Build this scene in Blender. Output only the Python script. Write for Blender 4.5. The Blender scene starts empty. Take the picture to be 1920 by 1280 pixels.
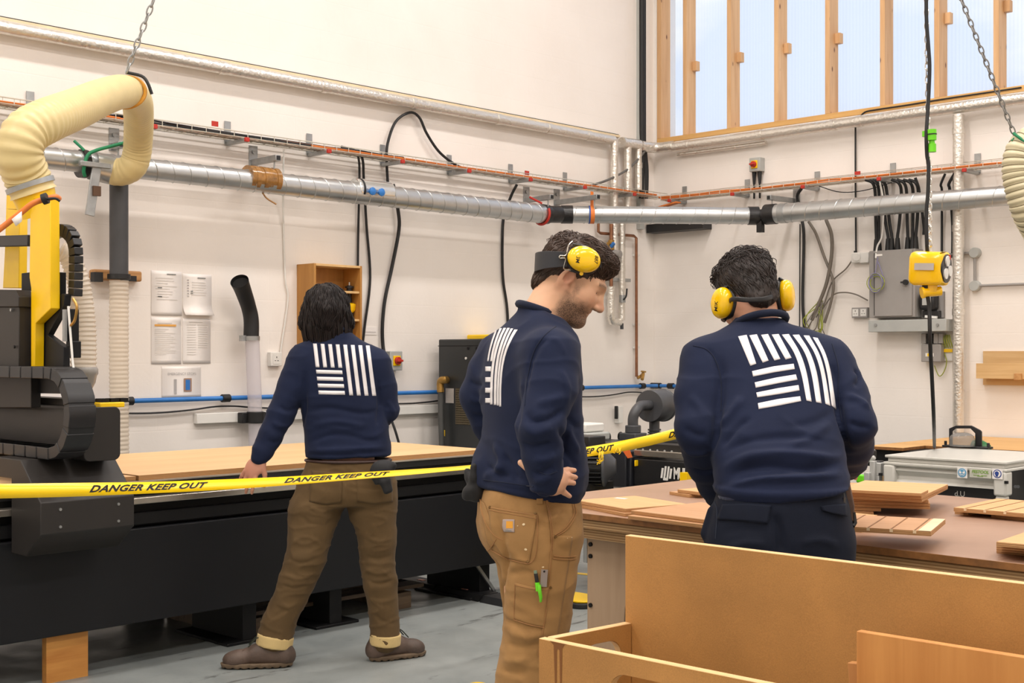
import bpy, bmesh, math, random
import numpy as np
from mathutils import Vector, Matrix, noise as mnoise
random.seed(7)
C = bpy.context.scene.collection
# ---------------------------------------------------------------- camera, world, lights, exposure
# room axes: x = distance from the long left wall, y = 0 at the window wall (negative towards the camera), z up
FPX, HY = 2400.0, 662.0
CAM = np.array([7.68, -9.85, 1.42])
CR = np.array([.7160, .6981, 0.0]); CF = np.array([-.6981, .7160, 0.0]); UP = np.array([0, 0, 1.0])
cam_d = bpy.data.cameras.new('camera'); cam = bpy.data.objects.new('camera', cam_d); C.objects.link(cam)
cam.location = CAM; cam.rotation_euler = (math.pi/2, 0, math.atan2(.6981, .7160))
cam_d.sensor_width = 36; cam_d.lens = FPX/1920*36; cam_d.shift_y = (HY-640)/1920
cam_d.clip_start = .05; cam_d.clip_end = 300
bpy.context.scene.camera = cam
vs = bpy.context.scene.view_settings
vs.view_transform = 'Standard'; vs.look = 'None'; vs.gamma = 1; vs.use_curve_mapping = False; vs.exposure = 0.0
bpy.context.scene.display_settings.display_device = 'sRGB'

def lin(c):
    return tuple(((v/255)/12.92 if v/255 <= .04045 else ((v/255+.055)/1.055)**2.4) for v in c)

world = bpy.data.worlds.new('world'); bpy.context.scene.world = world; world.use_nodes = True
def build_world():
    nt = world.node_tree; nt.nodes.clear()
    out = nt.nodes.new('ShaderNodeOutputWorld'); bg = nt.nodes.new('ShaderNodeBackground')
    tc = nt.nodes.new('ShaderNodeTexCoord'); mp = nt.nodes.new('ShaderNodeMapping')
    mp.inputs['Scale'].default_value = (1, 1, 1.9)
    nz = nt.nodes.new('ShaderNodeTexNoise'); nz.inputs['Scale'].default_value = 4.2; nz.inputs['Detail'].default_value = 7
    nz.inputs['Roughness'].default_value = .55
    rp = nt.nodes.new('ShaderNodeValToRGB')
    rp.color_ramp.elements[0].position = .44; rp.color_ramp.elements[0].color = (.70, .80, 1.0, 1)
    rp.color_ramp.elements[1].position = .60; rp.color_ramp.elements[1].color = (1.05, 1.05, 1.05, 1)
    nt.links.new(tc.outputs['Generated'], mp.inputs['Vector']); nt.links.new(mp.outputs[0], nz.inputs['Vector'])
    nt.links.new(nz.outputs['Fac'], rp.inputs['Fac']); nt.links.new(rp.outputs['Color'], bg.inputs['Color'])
    bg.inputs['Strength'].default_value = 1.16
    nt.links.new(bg.outputs[0], out.inputs['Surface'])
build_world()

CEIL = 7.0
def area_lamp(x, y, w, l, power, col=(1.0, .935, .895)):
    d = bpy.data.lights.new('ceiling_light', 'AREA'); d.shape = 'RECTANGLE'; d.size = w; d.size_y = l
    d.energy = power; d.color = col
    o = bpy.data.objects.new('ceiling_light', d); C.objects.link(o); o.location = (x, y, CEIL-.25)
LP = .91
for lx in (2.6, 6.4, 10.2):
    for ly in (-2.6, -6.2, -9.8, -13.4):
        area_lamp(lx, ly, .35, 2.2, 118*LP)

# ---------------------------------------------------------------- pixel rays (photograph frame 1920 x 1280) onto planes of the room
def ray(px, py):
    return CF + (px-960)/FPX*CR + (HY-py)/FPX*UP
def onX(px, py, x): d = ray(px, py); return CAM + d*((x-CAM[0])/d[0])
def onY(px, py, y): d = ray(px, py); return CAM + d*((y-CAM[1])/d[1])
def onZ(px, py, z): d = ray(px, py); return CAM + d*((z-CAM[2])/d[2])
def dep(px, py, Y): return CAM + ray(px, py)*Y
def Lw(px, py, off=0.0): return onX(px, py, off)          # a point off the left wall
def Rw(px, py, off=0.0): return onY(px, py, -off)         # a point off the window wall
V = lambda *a: np.array(a, float)

# ---------------------------------------------------------------- mesh helpers
class MB:
    """collects shapes, then links them as ONE mesh object"""
    def __init__(s): s.v = []; s.f = []; s.m = []; s.n = 0
    def add(s, verts, faces, mat=0):
        verts = np.asarray(verts, float).reshape(-1, 3)
        s.v.append(verts)
        for f in faces: s.f.append(tuple(int(i)+s.n for i in f)); s.m.append(mat)
        s.n += len(verts); return s
    def box(s, c, size, mat=0, rz=0, R=None):
        c = np.asarray(c, float); h = np.asarray(size, float)/2
        p = np.array([[i, j, k] for i in (-1, 1) for j in (-1, 1) for k in (-1, 1)], float)*h
        if rz: ca, sa = math.cos(rz), math.sin(rz); R = np.array([[ca, -sa, 0], [sa, ca, 0], [0, 0, 1]])
        if R is not None: p = p @ np.asarray(R).T
        return s.add(p+c, [(0, 1, 3, 2), (4, 6, 7, 5), (0, 4, 5, 1), (2, 3, 7, 6), (0, 2, 6, 4), (1, 5, 7, 3)], mat)
    def box2(s, a, b, mat=0):
        a = np.asarray(a, float); b = np.asarray(b, float); return s.box((a+b)/2, np.abs(b-a), mat)
    def beam(s, a, b, w, h, mat=0, up=(0, 0, 1)):
        a = np.asarray(a, float); b = np.asarray(b, float); d = b-a; L = np.linalg.norm(d); d = d/L
        r = np.cross(d, up); r /= np.linalg.norm(r); u = np.cross(r, d)
        return s.box((a+b)/2, (L, w, h), mat, R=np.stack([d, r, u], 1))
    def tube(s, pts, r, n=10, mat=0, smooth=0, caps=True, closed=False, flat=1.0):
        pts = np.asarray(pts, float)
        if smooth: pts = spline(pts, smooth, closed)
        N = len(pts); r = np.broadcast_to(np.asarray(r, float), (N,)) if np.ndim(r) == 0 or len(r) == N else np.interp(np.linspace(0, 1, N), np.linspace(0, 1, len(r)), r)
        T = np.gradient(pts, axis=0) if not closed else np.roll(pts, -1, 0)-np.roll(pts, 1, 0)
        T /= np.linalg.norm(T, axis=1)[:, None]+1e-12
        ref = V(0, 0, 1) if abs(T[0][2]) < .9 else V(1, 0, 0)
        nrm = np.cross(T[0], ref); nrm /= np.linalg.norm(nrm)
        vs_ = []
        ang = np.linspace(0, 2*math.pi, n, endpoint=False)
        for i in range(N):
            nrm = nrm-T[i]*np.dot(nrm, T[i]); nrm /= np.linalg.norm(nrm)+1e-12
            bn = np.cross(T[i], nrm)
            vs_.append(pts[i]+r[i]*(np.cos(ang)[:, None]*nrm+flat*np.sin(ang)[:, None]*bn))
        fs = []
        M = N if closed else N-1
        for i in range(M):
            j = (i+1) % N
            for k in range(n):
                fs.append((i*n+k, i*n+(k+1) % n, j*n+(k+1) % n, j*n+k))
        if caps and not closed:
            fs.append(tuple(range(n))[::-1]); fs.append(tuple((N-1)*n+k for k in range(n)))
        return s.add(np.concatenate(vs_), fs, mat)
    def cyl(s, a, b, r, r2=None, n=20, mat=0):
        return s.tube([a, b], [r, r if r2 is None else r2], n=n, mat=mat)
    def lathe(s, o, axis, prof, n=28, mat=0):
        """prof: (distance along axis, radius) pairs"""
        o = np.asarray(o, float); ax = np.asarray(axis, float); ax /= np.linalg.norm(ax)
        ref = V(0, 0, 1) if abs(ax[2]) < .9 else V(1, 0, 0)
        u = np.cross(ax, ref); u /= np.linalg.norm(u); w = np.cross(ax, u)
        ang = np.linspace(0, 2*math.pi, n, endpoint=False); ring = np.cos(ang)[:, None]*u+np.sin(ang)[:, None]*w
        vv = np.concatenate([o+ax*t+ring*max(r, 1e-4) for t, r in prof]); fs = []
        for i in range(len(prof)-1):
            for k in range(n): fs.append((i*n+k, i*n+(k+1) % n, (i+1)*n+(k+1) % n, (i+1)*n+k))
        fs.append(tuple(range(n))[::-1]); fs.append(tuple((len(prof)-1)*n+k for k in range(n)))
        return s.add(vv, fs, mat)
    def prism(s, outline, a, b, o, u, w, mat=0, holes=None):
        """outline in (u, w) coordinates at origin o, extruded from a to b along u x w"""
        o = np.asarray(o, float); u = np.asarray(u, float); w = np.asarray(w, float); nn = np.cross(u, w)
        ol = [o+u*p[0]+w*p[1] for p in outline]; k = len(ol)
        if not holes:
            vv = [p+nn*a for p in ol]+[p+nn*b for p in ol]
            fs = [tuple(range(k))[::-1], tuple(range(k, 2*k))]+[(i, (i+1) % k, k+(i+1) % k, k+i) for i in range(k)]
            return s.add(vv, fs, mat)
        bm = bmesh.new(); edges = []
        for loop in [outline]+holes:
            vv = [bm.verts.new(o+u*p[0]+w*p[1]) for p in loop]
            edges += [bm.edges.new((vv[i], vv[(i+1) % len(vv)])) for i in range(len(vv))]
        bmesh.ops.triangle_fill(bm, use_beauty=True, use_dissolve=False, edges=edges)
        bm.verts.index_update(); base = np.array([v.co[:] for v in bm.verts]); tri = [tuple(v.index for v in f.verts) for f in bm.faces]
        bm.free(); m = len(base)
        fs = []
        for t in tri:
            nrm = np.cross(base[t[1]]-base[t[0]], base[t[2]]-base[t[0]])
            t2 = t if np.dot(nrm, nn) > 0 else t[::-1]
            fs.append(tuple(i+m for i in t2)); fs.append(t2[::-1])
        st = 0
        for li, loop in enumerate([outline]+holes):
            q = len(loop); ar = sum(loop[i][0]*loop[(i+1) % q][1]-loop[(i+1) % q][0]*loop[i][1] for i in range(q))
            fwd = (ar > 0) == (li == 0)
            for i in range(q):
                a0, a1 = st+i, st+(i+1) % q
                fs.append((a0, a1, m+a1, m+a0) if fwd else (a1, a0, m+a0, m+a1))
            st += q
        return s.add(np.concatenate([base+nn*a, base+nn*b]), fs, mat)
    def ball(s, c, r, mat=0, n=14, R=None):
        r = np.broadcast_to(np.asarray(r, float), (3,)); vv = []; fs = []; m = n//2
        for i in range(m+1):
            th = math.pi*i/m
            for k in range(n):
                ph = 2*math.pi*k/n; vv.append((math.sin(th)*math.cos(ph), math.sin(th)*math.sin(ph), math.cos(th)))
        vv = np.array(vv)*r
        if R is not None: vv = vv @ np.asarray(R).T
        for i in range(m):
            for k in range(n): fs.append((i*n+k, (i+1)*n+k, (i+1)*n+(k+1) % n, i*n+(k+1) % n))
        return s.add(vv+np.asarray(c, float), fs, mat)

def spline(p, per=6, closed=False):
    p = np.asarray(p, float); n = len(p); out = []
    if n < 3 and not closed: return p
    rng = range(n if closed else n-1)
    for i in rng:
        if closed: p0, p1, p2, p3 = p[i-1], p[i], p[(i+1) % n], p[(i+2) % n]
        else: p0 = p[i-1] if i else 2*p[0]-p[1]; p1 = p[i]; p2 = p[i+1]; p3 = p[i+2] if i+2 < n else 2*p[-1]-p[-2]
        for k in range(per):
            t = k/per
            out.append(.5*((2*p1)+(-p0+p2)*t+(2*p0-5*p1+4*p2-p3)*t*t+(-p0+3*p1-3*p2+p3)*t**3))
    if not closed: out.append(p[-1])
    return np.array(out)
def arclen(p): return np.concatenate([[0], np.cumsum(np.linalg.norm(np.diff(p, axis=0), axis=1))])
def resample(p, step):
    s_ = arclen(p); n = max(2, int(s_[-1]/step)); t = np.linspace(0, s_[-1], n+1)
    return np.stack([np.interp(t, s_, p[:, i]) for i in range(3)], 1)

def tag(o, label=None, cat=None, group=None, kind=None):
    if label: o['label'] = label
    if cat: o['category'] = cat
    if group: o['group'] = group
    if kind: o['kind'] = kind
    return o
WM = {}
def root(name, loc, label, cat, group=None, rz=0, kind=None):
    o = bpy.data.objects.new(name, None); C.objects.link(o); o.location = tuple(loc); o.rotation_euler = (0, 0, rz)
    o.empty_display_size = .1
    WM[o] = Matrix.Translation(Vector(loc)) @ Matrix.Rotation(rz, 4, 'Z')
    return tag(o, label, cat, group, kind)
def obj(name, mb, mats, parent=None, bevel=0, label=None, cat=None, group=None, kind=None, sharp=38, bseg=2, local=False, uv=None, attr=None, flat=False):
    mats = mats if isinstance(mats, (list, tuple)) else [mats]
    vv = np.concatenate(mb.v)
    if parent is None:
        org = V((vv[:, 0].min()+vv[:, 0].max())/2, (vv[:, 1].min()+vv[:, 1].max())/2, vv[:, 2].min()); M = Matrix.Translation(Vector(org)); vl = vv-org
    else:
        M = WM[parent]
        if local: vl = vv
        else:
            Mi = np.array(M.inverted()); vl = vv @ Mi[:3, :3].T+Mi[:3, 3]
    me = bpy.data.meshes.new(name); me.from_pydata(vl.tolist(), [], mb.f); me.update()
    for m in mats: me.materials.append(m)
    me.polygons.foreach_set('material_index', mb.m)
    me.polygons.foreach_set('use_smooth', [not flat]*len(mb.f))
    if sharp and sharp < 180: me.set_sharp_from_angle(angle=math.radians(sharp))
    if uv is not None:
        l = me.uv_layers.new(name='UVMap'); idx = np.empty(len(me.loops), np.int32); me.loops.foreach_get('vertex_index', idx)
        l.data.foreach_set('uv', np.asarray(uv)[idx].astype(np.float32).ravel())
    if attr:
        for k, a in attr.items():
            at = me.attributes.new(k, 'FLOAT', 'POINT'); at.data.foreach_set('value', np.asarray(a, np.float32))
    o = bpy.data.objects.new(name, me); C.objects.link(o)
    if parent is None: o.location = tuple(org)
    else: o.parent = parent
    WM[o] = M
    if bevel:
        b = o.modifiers.new('edge', 'BEVEL'); b.width = bevel; b.segments = bseg; b.limit_method = 'ANGLE'; b.angle_limit = math.radians(40)
        b.harden_normals = False
    return tag(o, label, cat, group, kind)
def text_shape(s, size=1.0, shear=0.0, bold=0.0, extrude=0.0, align='LEFT', space=1.0):
    cu = bpy.data.curves.new('t', 'FONT'); cu.body = s; cu.size = size; cu.shear = shear; cu.offset = bold; cu.extrude = extrude
    cu.align_x = align; cu.align_y = 'CENTER'; cu.resolution_u = 3; cu.space_character = space
    o = bpy.data.objects.new('t', cu); C.objects.link(o)
    dg = bpy.context.evaluated_depsgraph_get(); dg.update()
    me = bpy.data.meshes.new_from_object(o.evaluated_get(dg))
    vv = np.array([v.co[:] for v in me.vertices]).reshape(-1, 3); ff = [tuple(p.vertices) for p in me.polygons]
    bpy.data.objects.remove(o); bpy.data.meshes.remove(me); bpy.data.curves.remove(cu)
    return vv, ff
def put_text(mb, s, o, u, w, size, mat=0, lift=.001, xs=1.0, **k):
    """flat lettering lying in the plane (u, w) at o"""
    vv, ff = text_shape(s, size, **k); vv[:, 0] *= xs
    u = np.asarray(u, float); w = np.asarray(w, float); n = np.cross(u, w)
    if len(vv): mb.add(np.asarray(o, float)+vv[:, :1]*u+vv[:, 1:2]*w+n*lift, ff, mat)

# ---------------------------------------------------------------- materials
def _n(nt, t, **k):
    n = nt.nodes.new(t)
    for a, b in k.items(): setattr(n, a, b)
    return n
def base_mat(name):
    m = bpy.data.materials.new(name); m.use_nodes = True; nt = m.node_tree; nt.nodes.clear()
    out = _n(nt, 'ShaderNodeOutputMaterial'); b = _n(nt, 'ShaderNodeBsdfPrincipled'); nt.links.new(b.outputs[0], out.inputs['Surface'])
    return m, nt, b, out
def mix(nt, fac, a, b, mode='MIX'):
    m = _n(nt, 'ShaderNodeMix', data_type='RGBA', blend_type=mode)
    for sock, val in ((m.inputs[0], fac), (m.inputs[6], a), (m.inputs[7], b)):
        if hasattr(val, 'links') or hasattr(val, 'is_linked'): nt.links.new(val, sock)
        elif isinstance(val, (int, float)): sock.default_value = val
        else: sock.default_value = (*val[:3], 1)
    return m.outputs[2]
def math_n(nt, op, a, b=None, c=None):
    m = _n(nt, 'ShaderNodeMath', operation=op)
    for i, val in enumerate((a, b, c)):
        if val is None: continue
        if hasattr(val, 'is_linked'): nt.links.new(val, m.inputs[i])
        else: m.inputs[i].default_value = val
    return m.outputs[0]
def coords(nt, scale=(1, 1, 1), kind='Object', loc=(0, 0, 0)):
    tc = _n(nt, 'ShaderNodeTexCoord'); mp = _n(nt, 'ShaderNodeMapping'); mp.inputs['Scale'].default_value = scale; mp.inputs['Location'].default_value = loc
    nt.links.new(tc.outputs[kind], mp.inputs['Vector']); return mp.outputs[0]
def noise_n(nt, vec, scale, detail=4, rough=.55, dist=0):
    n = _n(nt, 'ShaderNodeTexNoise'); n.inputs['Scale'].default_value = scale; n.inputs['Detail'].default_value = detail
    n.inputs['Roughness'].default_value = rough; n.inputs['Distortion'].default_value = dist
    nt.links.new(vec, n.inputs['Vector']); return n.outputs['Fac']
def ramp(nt, fac, lo, hi, a=(0, 0, 0), b=(1, 1, 1)):
    r = _n(nt, 'ShaderNodeValToRGB'); r.color_ramp.elements[0].position = lo; r.color_ramp.elements[1].position = hi
    r.color_ramp.elements[0].color = (*a, 1); r.color_ramp.elements[1].color = (*b, 1); nt.links.new(fac, r.inputs['Fac']); return r.outputs['Color']
def bump_n(nt, b, height, strength=.3, dist=.01):
    n = _n(nt, 'ShaderNodeBump'); n.inputs['Strength'].default_value = strength; n.inputs['Distance'].default_value = dist
    nt.links.new(height, n.inputs['Height']); nt.links.new(n.outputs[0], b.inputs['Normal'])
_mats = {}
def mat(name, col, rough=.5, metal=0.0, var=.12, vs=6, bump=0.0, bs=60, coat=0.0, spec=.5, scale=(1, 1, 1), sheen=0.0, trans=0.0, alpha=1.0):
    """plain painted / plastic / metal surface with a little tonal unevenness; col is sRGB 0-255"""
    if name in _mats: return _mats[name]
    m, nt, b, out = base_mat(name); c = lin(col)
    vec = coords(nt, scale)
    f = noise_n(nt, vec, vs, 5)
    lo = tuple(v*(1-var) for v in c); hi = tuple(min(1, v*(1+var)) for v in c)
    nt.links.new(ramp(nt, f, .3, .7, lo, hi), b.inputs['Base Color'])
    b.inputs['Roughness'].default_value = rough; b.inputs['Metallic'].default_value = metal
    b.inputs['Specular IOR Level'].default_value = spec
    b.inputs['Coat Weight'].default_value = coat; b.inputs['Sheen Weight'].default_value = sheen
    b.inputs['Transmission Weight'].default_value = trans; b.inputs['Alpha'].default_value = alpha
    if bump: bump_n(nt, b, noise_n(nt, vec, bs, 4), bump, .004)
    _mats[name] = m; return m
def wood(name, a, b_, axis=0, scale=8, stretch=.07, rough=.55, knots=False, mix2=None):
    if name in _mats: return _mats[name]
    m, nt, b, out = base_mat(name); sc = [1, 1, 1]; sc[axis] = stretch
    vec = coords(nt, tuple(sc))
    f1 = noise_n(nt, vec, scale*4, 6, .6, .6); f2 = noise_n(nt, vec, scale, 3, .5, 1.2)
    f = math_n(nt, 'MULTIPLY_ADD', f1, .5, math_n(nt, 'MULTIPLY', f2, .5))
    col = ramp(nt, f, .35, .65, lin(b_), lin(a))
    if knots:
        sc2 = [1, 1, 1]; sc2[axis] = .45
        vo = _n(nt, 'ShaderNodeTexVoronoi'); vo.inputs['Scale'].default_value = 9; nt.links.new(coords(nt, tuple(sc2), loc=(.3, .7, .2)), vo.inputs['Vector'])
        k = ramp(nt, vo.outputs['Distance'], .05, .12, (1, 1, 1), (0, 0, 0))
        col = mix(nt, k, col, lin((110, 66, 34)))
    nt.links.new(col, b.inputs['Base Color']); b.inputs['Roughness'].default_value = rough
    bump_n(nt, b, f1, .12, .002)
    _mats[name] = m; return m
def foil_mat():
    m, nt, b, out = base_mat('foil'); vec = coords(nt)
    b.inputs['Base Color'].default_value = (*lin((226, 222, 214)), 1); b.inputs['Metallic'].default_value = .92
    nt.links.new(ramp(nt, noise_n(nt, vec, 30, 4), .3, .7, (.26,)*3, (.42,)*3), b.inputs['Roughness'])
    vo = _n(nt, 'ShaderNodeTexVoronoi'); vo.inputs['Scale'].default_value = 45; nt.links.new(vec, vo.inputs['Vector'])
    h = math_n(nt, 'ADD', vo.outputs['Distance'], noise_n(nt, vec, 70, 5))
    bump_n(nt, b, h, .26, .010); return m
def mdf_mat(name, col, drip=False):
    if name in _mats: return _mats[name]
    m, nt, b, out = base_mat(name); vec = coords(nt); c = lin(col)
    f = math_n(nt, 'MULTIPLY_ADD', noise_n(nt, vec, 420, 2, .7), .45, math_n(nt, 'MULTIPLY', noise_n(nt, vec, 5, 5), .6))
    nt.links.new(ramp(nt, f, .32, .74, tuple(v*.74 for v in c), tuple(min(1, v*1.22) for v in c)), b.inputs['Base Color'])
    b.inputs['Roughness'].default_value = .62; bump_n(nt, b, noise_n(nt, vec, 300, 2), .08, .002)
    _mats[name] = m; return m
def wall_mat(name, axis):
    """white painted blockwork: faint courses, roller texture, a few scuffs"""
    m, nt, b, out = base_mat(name)
    tc = _n(nt, 'ShaderNodeTexCoord'); sp = _n(nt, 'ShaderNodeSeparateXYZ'); cb = _n(nt, 'ShaderNodeCombineXYZ')
    nt.links.new(tc.outputs['Object'], sp.inputs[0]); nt.links.new(sp.outputs[axis], cb.inputs[0]); nt.links.new(sp.outputs[2], cb.inputs[1])
    br = _n(nt, 'ShaderNodeTexBrick'); br.inputs['Scale'].default_value = 1; br.inputs['Brick Width'].default_value = .45
    br.inputs['Row Height'].default_value = .225; br.inputs['Mortar Size'].default_value = .006; br.inputs['Mortar Smooth'].default_value = 1
    br.inputs['Color1'].default_value = (1, 1, 1, 1); br.inputs['Color2'].default_value = (.9, .9, .9, 1); br.inputs['Mortar'].default_value = (0, 0, 0, 1)
    nt.links.new(cb.outputs[0], br.inputs['Vector'])
    vec = tc.outputs['Object']
    n1 = noise_n(nt, vec, 26, 6, .65); n2 = noise_n(nt, vec, 1.3, 5)
    col = ramp(nt, n2, .3, .75, lin((236, 229, 221)), lin((243, 237, 230)))
    sc = ramp(nt, noise_n(nt, vec, 9, 8, .72), .71, .78)
    col = mix(nt, math_n(nt, 'MULTIPLY', sc, .18), col, lin((190, 178, 160)))
    nt.links.new(col, b.inputs['Base Color']); b.inputs['Roughness'].default_value = .55
    h = math_n(nt, 'MULTIPLY_ADD', br.outputs['Color'], .35, math_n(nt, 'MULTIPLY', n1, .6))
    bump_n(nt, b, h, .13, .012); return m
def floor_mat():
    m, nt, b, out = base_mat('painted_concrete'); vec = coords(nt)
    n2 = noise_n(nt, vec, 1.1, 6, .6)
    col = ramp(nt, n2, .3, .7, lin((126, 132, 131)), lin((149, 153, 150)))
    st = coords(nt, (1.0, .16, 1))                      # scuffs run along the room
    s1 = ramp(nt, noise_n(nt, st, 17, 9, .72, .5), .585, .64)
    s2 = ramp(nt, noise_n(nt, vec, 1.9, 4), .36, .56)
    col = mix(nt, math_n(nt, 'MULTIPLY', math_n(nt, 'MULTIPLY', s1, s2), .78), col, lin((58, 56, 52)))
    dust = ramp(nt, noise_n(nt, vec, 90, 3, .7), .70, .76)
    col = mix(nt, math_n(nt, 'MULTIPLY', dust, .5), col, lin((205, 196, 178)))
    nt.links.new(col, b.inputs['Base Color'])
    nt.links.new(ramp(nt, noise_n(nt, vec, 6, 5), .3, .7, (.28,)*3, (.5,)*3), b.inputs['Roughness'])
    bump_n(nt, b, noise_n(nt, vec, 40, 6), .08, .004); return m
def ply_edge(name, axis=2, a=(206, 160, 104), b_=(134, 92, 52), pitch=.0042):
    """face veneer on the broad sides, laminations on the edges"""
    if name in _mats: return _mats[name]
    m, nt, b, out = base_mat(name); tc = _n(nt, 'ShaderNodeTexCoord'); sp = _n(nt, 'ShaderNodeSeparateXYZ'); nt.links.new(tc.outputs['Object'], sp.inputs[0])
    w = math_n(nt, 'FRACT', math_n(nt, 'DIVIDE', sp.outputs[axis], pitch))
    w = math_n(nt, 'GREATER_THAN', w, .5)
    nz = noise_n(nt, tc.outputs['Object'], 30, 4)
    col = mix(nt, w, lin(a), lin(b_)); col = mix(nt, math_n(nt, 'MULTIPLY', nz, .5), col, lin((160, 112, 66)))
    nt.links.new(col, b.inputs['Base Color']); b.inputs['Roughness'].default_value = .7; _mats[name] = m; return m

M_steel = mat('galvanised_steel', (196, 198, 198), .34, .9, .10, 5)
M_steel2 = mat('zinc_bracket', (168, 170, 170), .42, .8, .12, 20)
M_wire = mat('zinc_wire', (206, 200, 186), .4, .6, .1, 20)
M_red = mat('red_plastic', (184, 44, 30), .45)
M_black = mat('black_rubber', (22, 22, 23), .55, var=.2)
M_blackp = mat('black_plastic', (26, 26, 28), .42, var=.2)
M_dgrey = mat('dark_grey_pvc', (66, 67, 70), .42, var=.12)
M_greybox = mat('grey_enamel', (150, 146, 142), .45, var=.05)
M_grey2 = mat('pale_grey_enamel', (172, 174, 170), .45, var=.05)
M_white = mat('white_plastic', (228, 226, 220), .45, var=.03)
M_orange = mat('orange_cable', (222, 122, 48), .5)
M_yellow = mat('yellow_enamel', (246, 200, 4), .36, var=.05, spec=.5)
M_yellowp = mat('yellow_gloss_plastic', (250, 200, 10), .2, var=.04, coat=.3)
M_green = mat('green_plastic', (110, 214, 32), .4)
M_dkgreen = mat('green_cord', (24, 128, 84), .6)
M_blue = mat('blue_pipe', (44, 116, 190), .38)
M_bluecord = mat('blue_cord', (50, 82, 150), .7)
M_copper = mat('copper', (150, 106, 80), .42, .8, .2, 20)
M_brass = mat('brass', (176, 138, 74), .38, .8, .2, 30)
M_blackm = mat('black_enamel', (30, 30, 31), .38, var=.12, vs=3)
M_blackc = mat('charcoal_enamel', (44, 41, 39), .5, var=.08, vs=4, bump=.05, bs=200, spec=.35)
M_green_w = mat('earth_wire', (150, 160, 50), .5)
M_foil = foil_mat()
# ================================================================ room shell
X1, Y0 = 14.0, -16.0
MW_L = wall_mat('white_blockwork_long', 1); MW_R = wall_mat('white_blockwork_end', 0)
M_ceil = mat('ceiling_paint', (226, 222, 214), .8, var=.03)
m = MB(); m.box2((-.3, Y0-.3, -.2), (X1+.3, .3, 0)); obj('floor', m, floor_mat(), kind='structure')
m = MB(); m.box2((-.3, Y0-.3, CEIL), (X1+.3, .3, CEIL+.2)); obj('ceiling', m, M_ceil, kind='structure')
m = MB(); m.box2((-.3, Y0, 0), (0, .3, CEIL)); obj('wall_left', m, MW_L, kind='structure')
m = MB(); m.box2((X1, Y0, 0), (X1+.3, .3, CEIL)); obj('wall_right', m, MW_L, kind='structure')
m = MB(); m.box2((-.3, Y0-.3, 0), (X1+.3, Y0, CEIL)); obj('wall_front', m, MW_R, kind='structure')
# window wall: masonry below a long glazed timber screen
ZS = Rw(1280, 263)[2]                       # underside of the timber sill
XW0 = Rw(1232, 200)[0]; XW1 = 9.6; ZW1 = 6.6
m = MB()
m.box2((0, 0, 0), (X1, .3, ZS)); m.box2((0, 0, ZS), (XW0-.004, .3, CEIL)); m.box2((XW1, 0, ZS), (X1, .3, CEIL)); m.box2((XW0-.004, 0, ZW1), (XW1, .3, CEIL))
obj('wall_back', m, MW_R, kind='structure')
M_pine = wood('pine_stud', (222, 182, 136), (194, 148, 100), axis=2, scale=6, knots=True)
M_pine_h = wood('pine_sill', (222, 178, 112), (198, 150, 86), axis=0, scale=6)
def glazing_mat():
    m, nt, b, out = base_mat('polycarbonate'); tc = _n(nt, 'ShaderNodeTexCoord'); sp = _n(nt, 'ShaderNodeSeparateXYZ'); nt.links.new(tc.outputs['Object'], sp.inputs[0])
    w = math_n(nt, 'FRACT', math_n(nt, 'DIVIDE', sp.outputs[0], .032)); w = math_n(nt, 'GREATER_THAN', w, .9)
    tr = _n(nt, 'ShaderNodeBsdfTransparent'); tl = _n(nt, 'ShaderNodeBsdfTranslucent'); tl.inputs['Color'].default_value = (.9, .93, .96, 1)
    nt.links.new(mix(nt, w, (.97, .975, .98), (.88, .9, .92)), tr.inputs['Color'])
    mx = _n(nt, 'ShaderNodeMixShader'); mx.inputs[0].default_value = .22
    nt.links.new(tr.outputs[0], mx.inputs[1]); nt.links.new(tl.outputs[0], mx.inputs[2])
    gl = _n(nt, 'ShaderNodeBsdfGlossy'); gl.inputs['Roughness'].default_value = .15
    mx2 = _n(nt, 'ShaderNodeMixShader'); mx2.inputs[0].default_value = .03
    nt.links.new(mx.outputs[0], mx2.inputs[1]); nt.links.new(gl.outputs[0], mx2.inputs[2]); nt.links.new(mx2.outputs[0], out.inputs['Surface']); return m
M_glaz = glazing_mat()
win = root('window_1', (XW0, 0, ZS), None, None, kind='structure')
sill_h = Rw(1307, 255)[2]-ZS+.012
m = MB(); m.box2((XW0, -.004, ZS), (XW1, .2, ZS+max(.05, sill_h))); obj('sill', m, M_pine_h, win, bevel=.004)
m = MB(); m.box2((XW0, .0, ZW1-.06), (XW1, .2, ZW1)); obj('head_rail', m, M_pine_h, win)
stud_px = [1232, 1280.5, 1363, 1451.5, 1547, 1650, 1751.5, 1862.5]
sx = [Rw(p, 130)[0] for p in stud_px]
pitch_ = (sx[-1]-sx[1])/6
sx += [sx[-1]+pitch_*k for k in range(1, 10) if sx[-1]+pitch_*k < XW1-.1]
clip_px = {1: (1308, 127), 2: (1395, 112), 3: (1482, 95), 4: (1576, 76), 6: (1781, 39), 7: (1895, 18)}
for i, x in enumerate(sx):
    w = .045 if i else .05
    m = MB(); m.box2((x, -.002, ZS+max(.05, sill_h)), (x+w, .145, ZW1-.06)); st = obj('stud', m, M_pine, win, bevel=.002)
    if i in clip_px:
        z = onX(*clip_px[i], x+w)[2]
        m = MB(); m.box2((x+w, .085, z-.045), (x+w+.05, .14, z+.045)); obj('packer', m, M_pine, win, bevel=.002)
m = MB(); m.box2((XW0+.01, .15, ZS+.01), (XW1-.01, .166, ZW1-.01)); obj('glazing', m, M_glaz, win)
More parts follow.
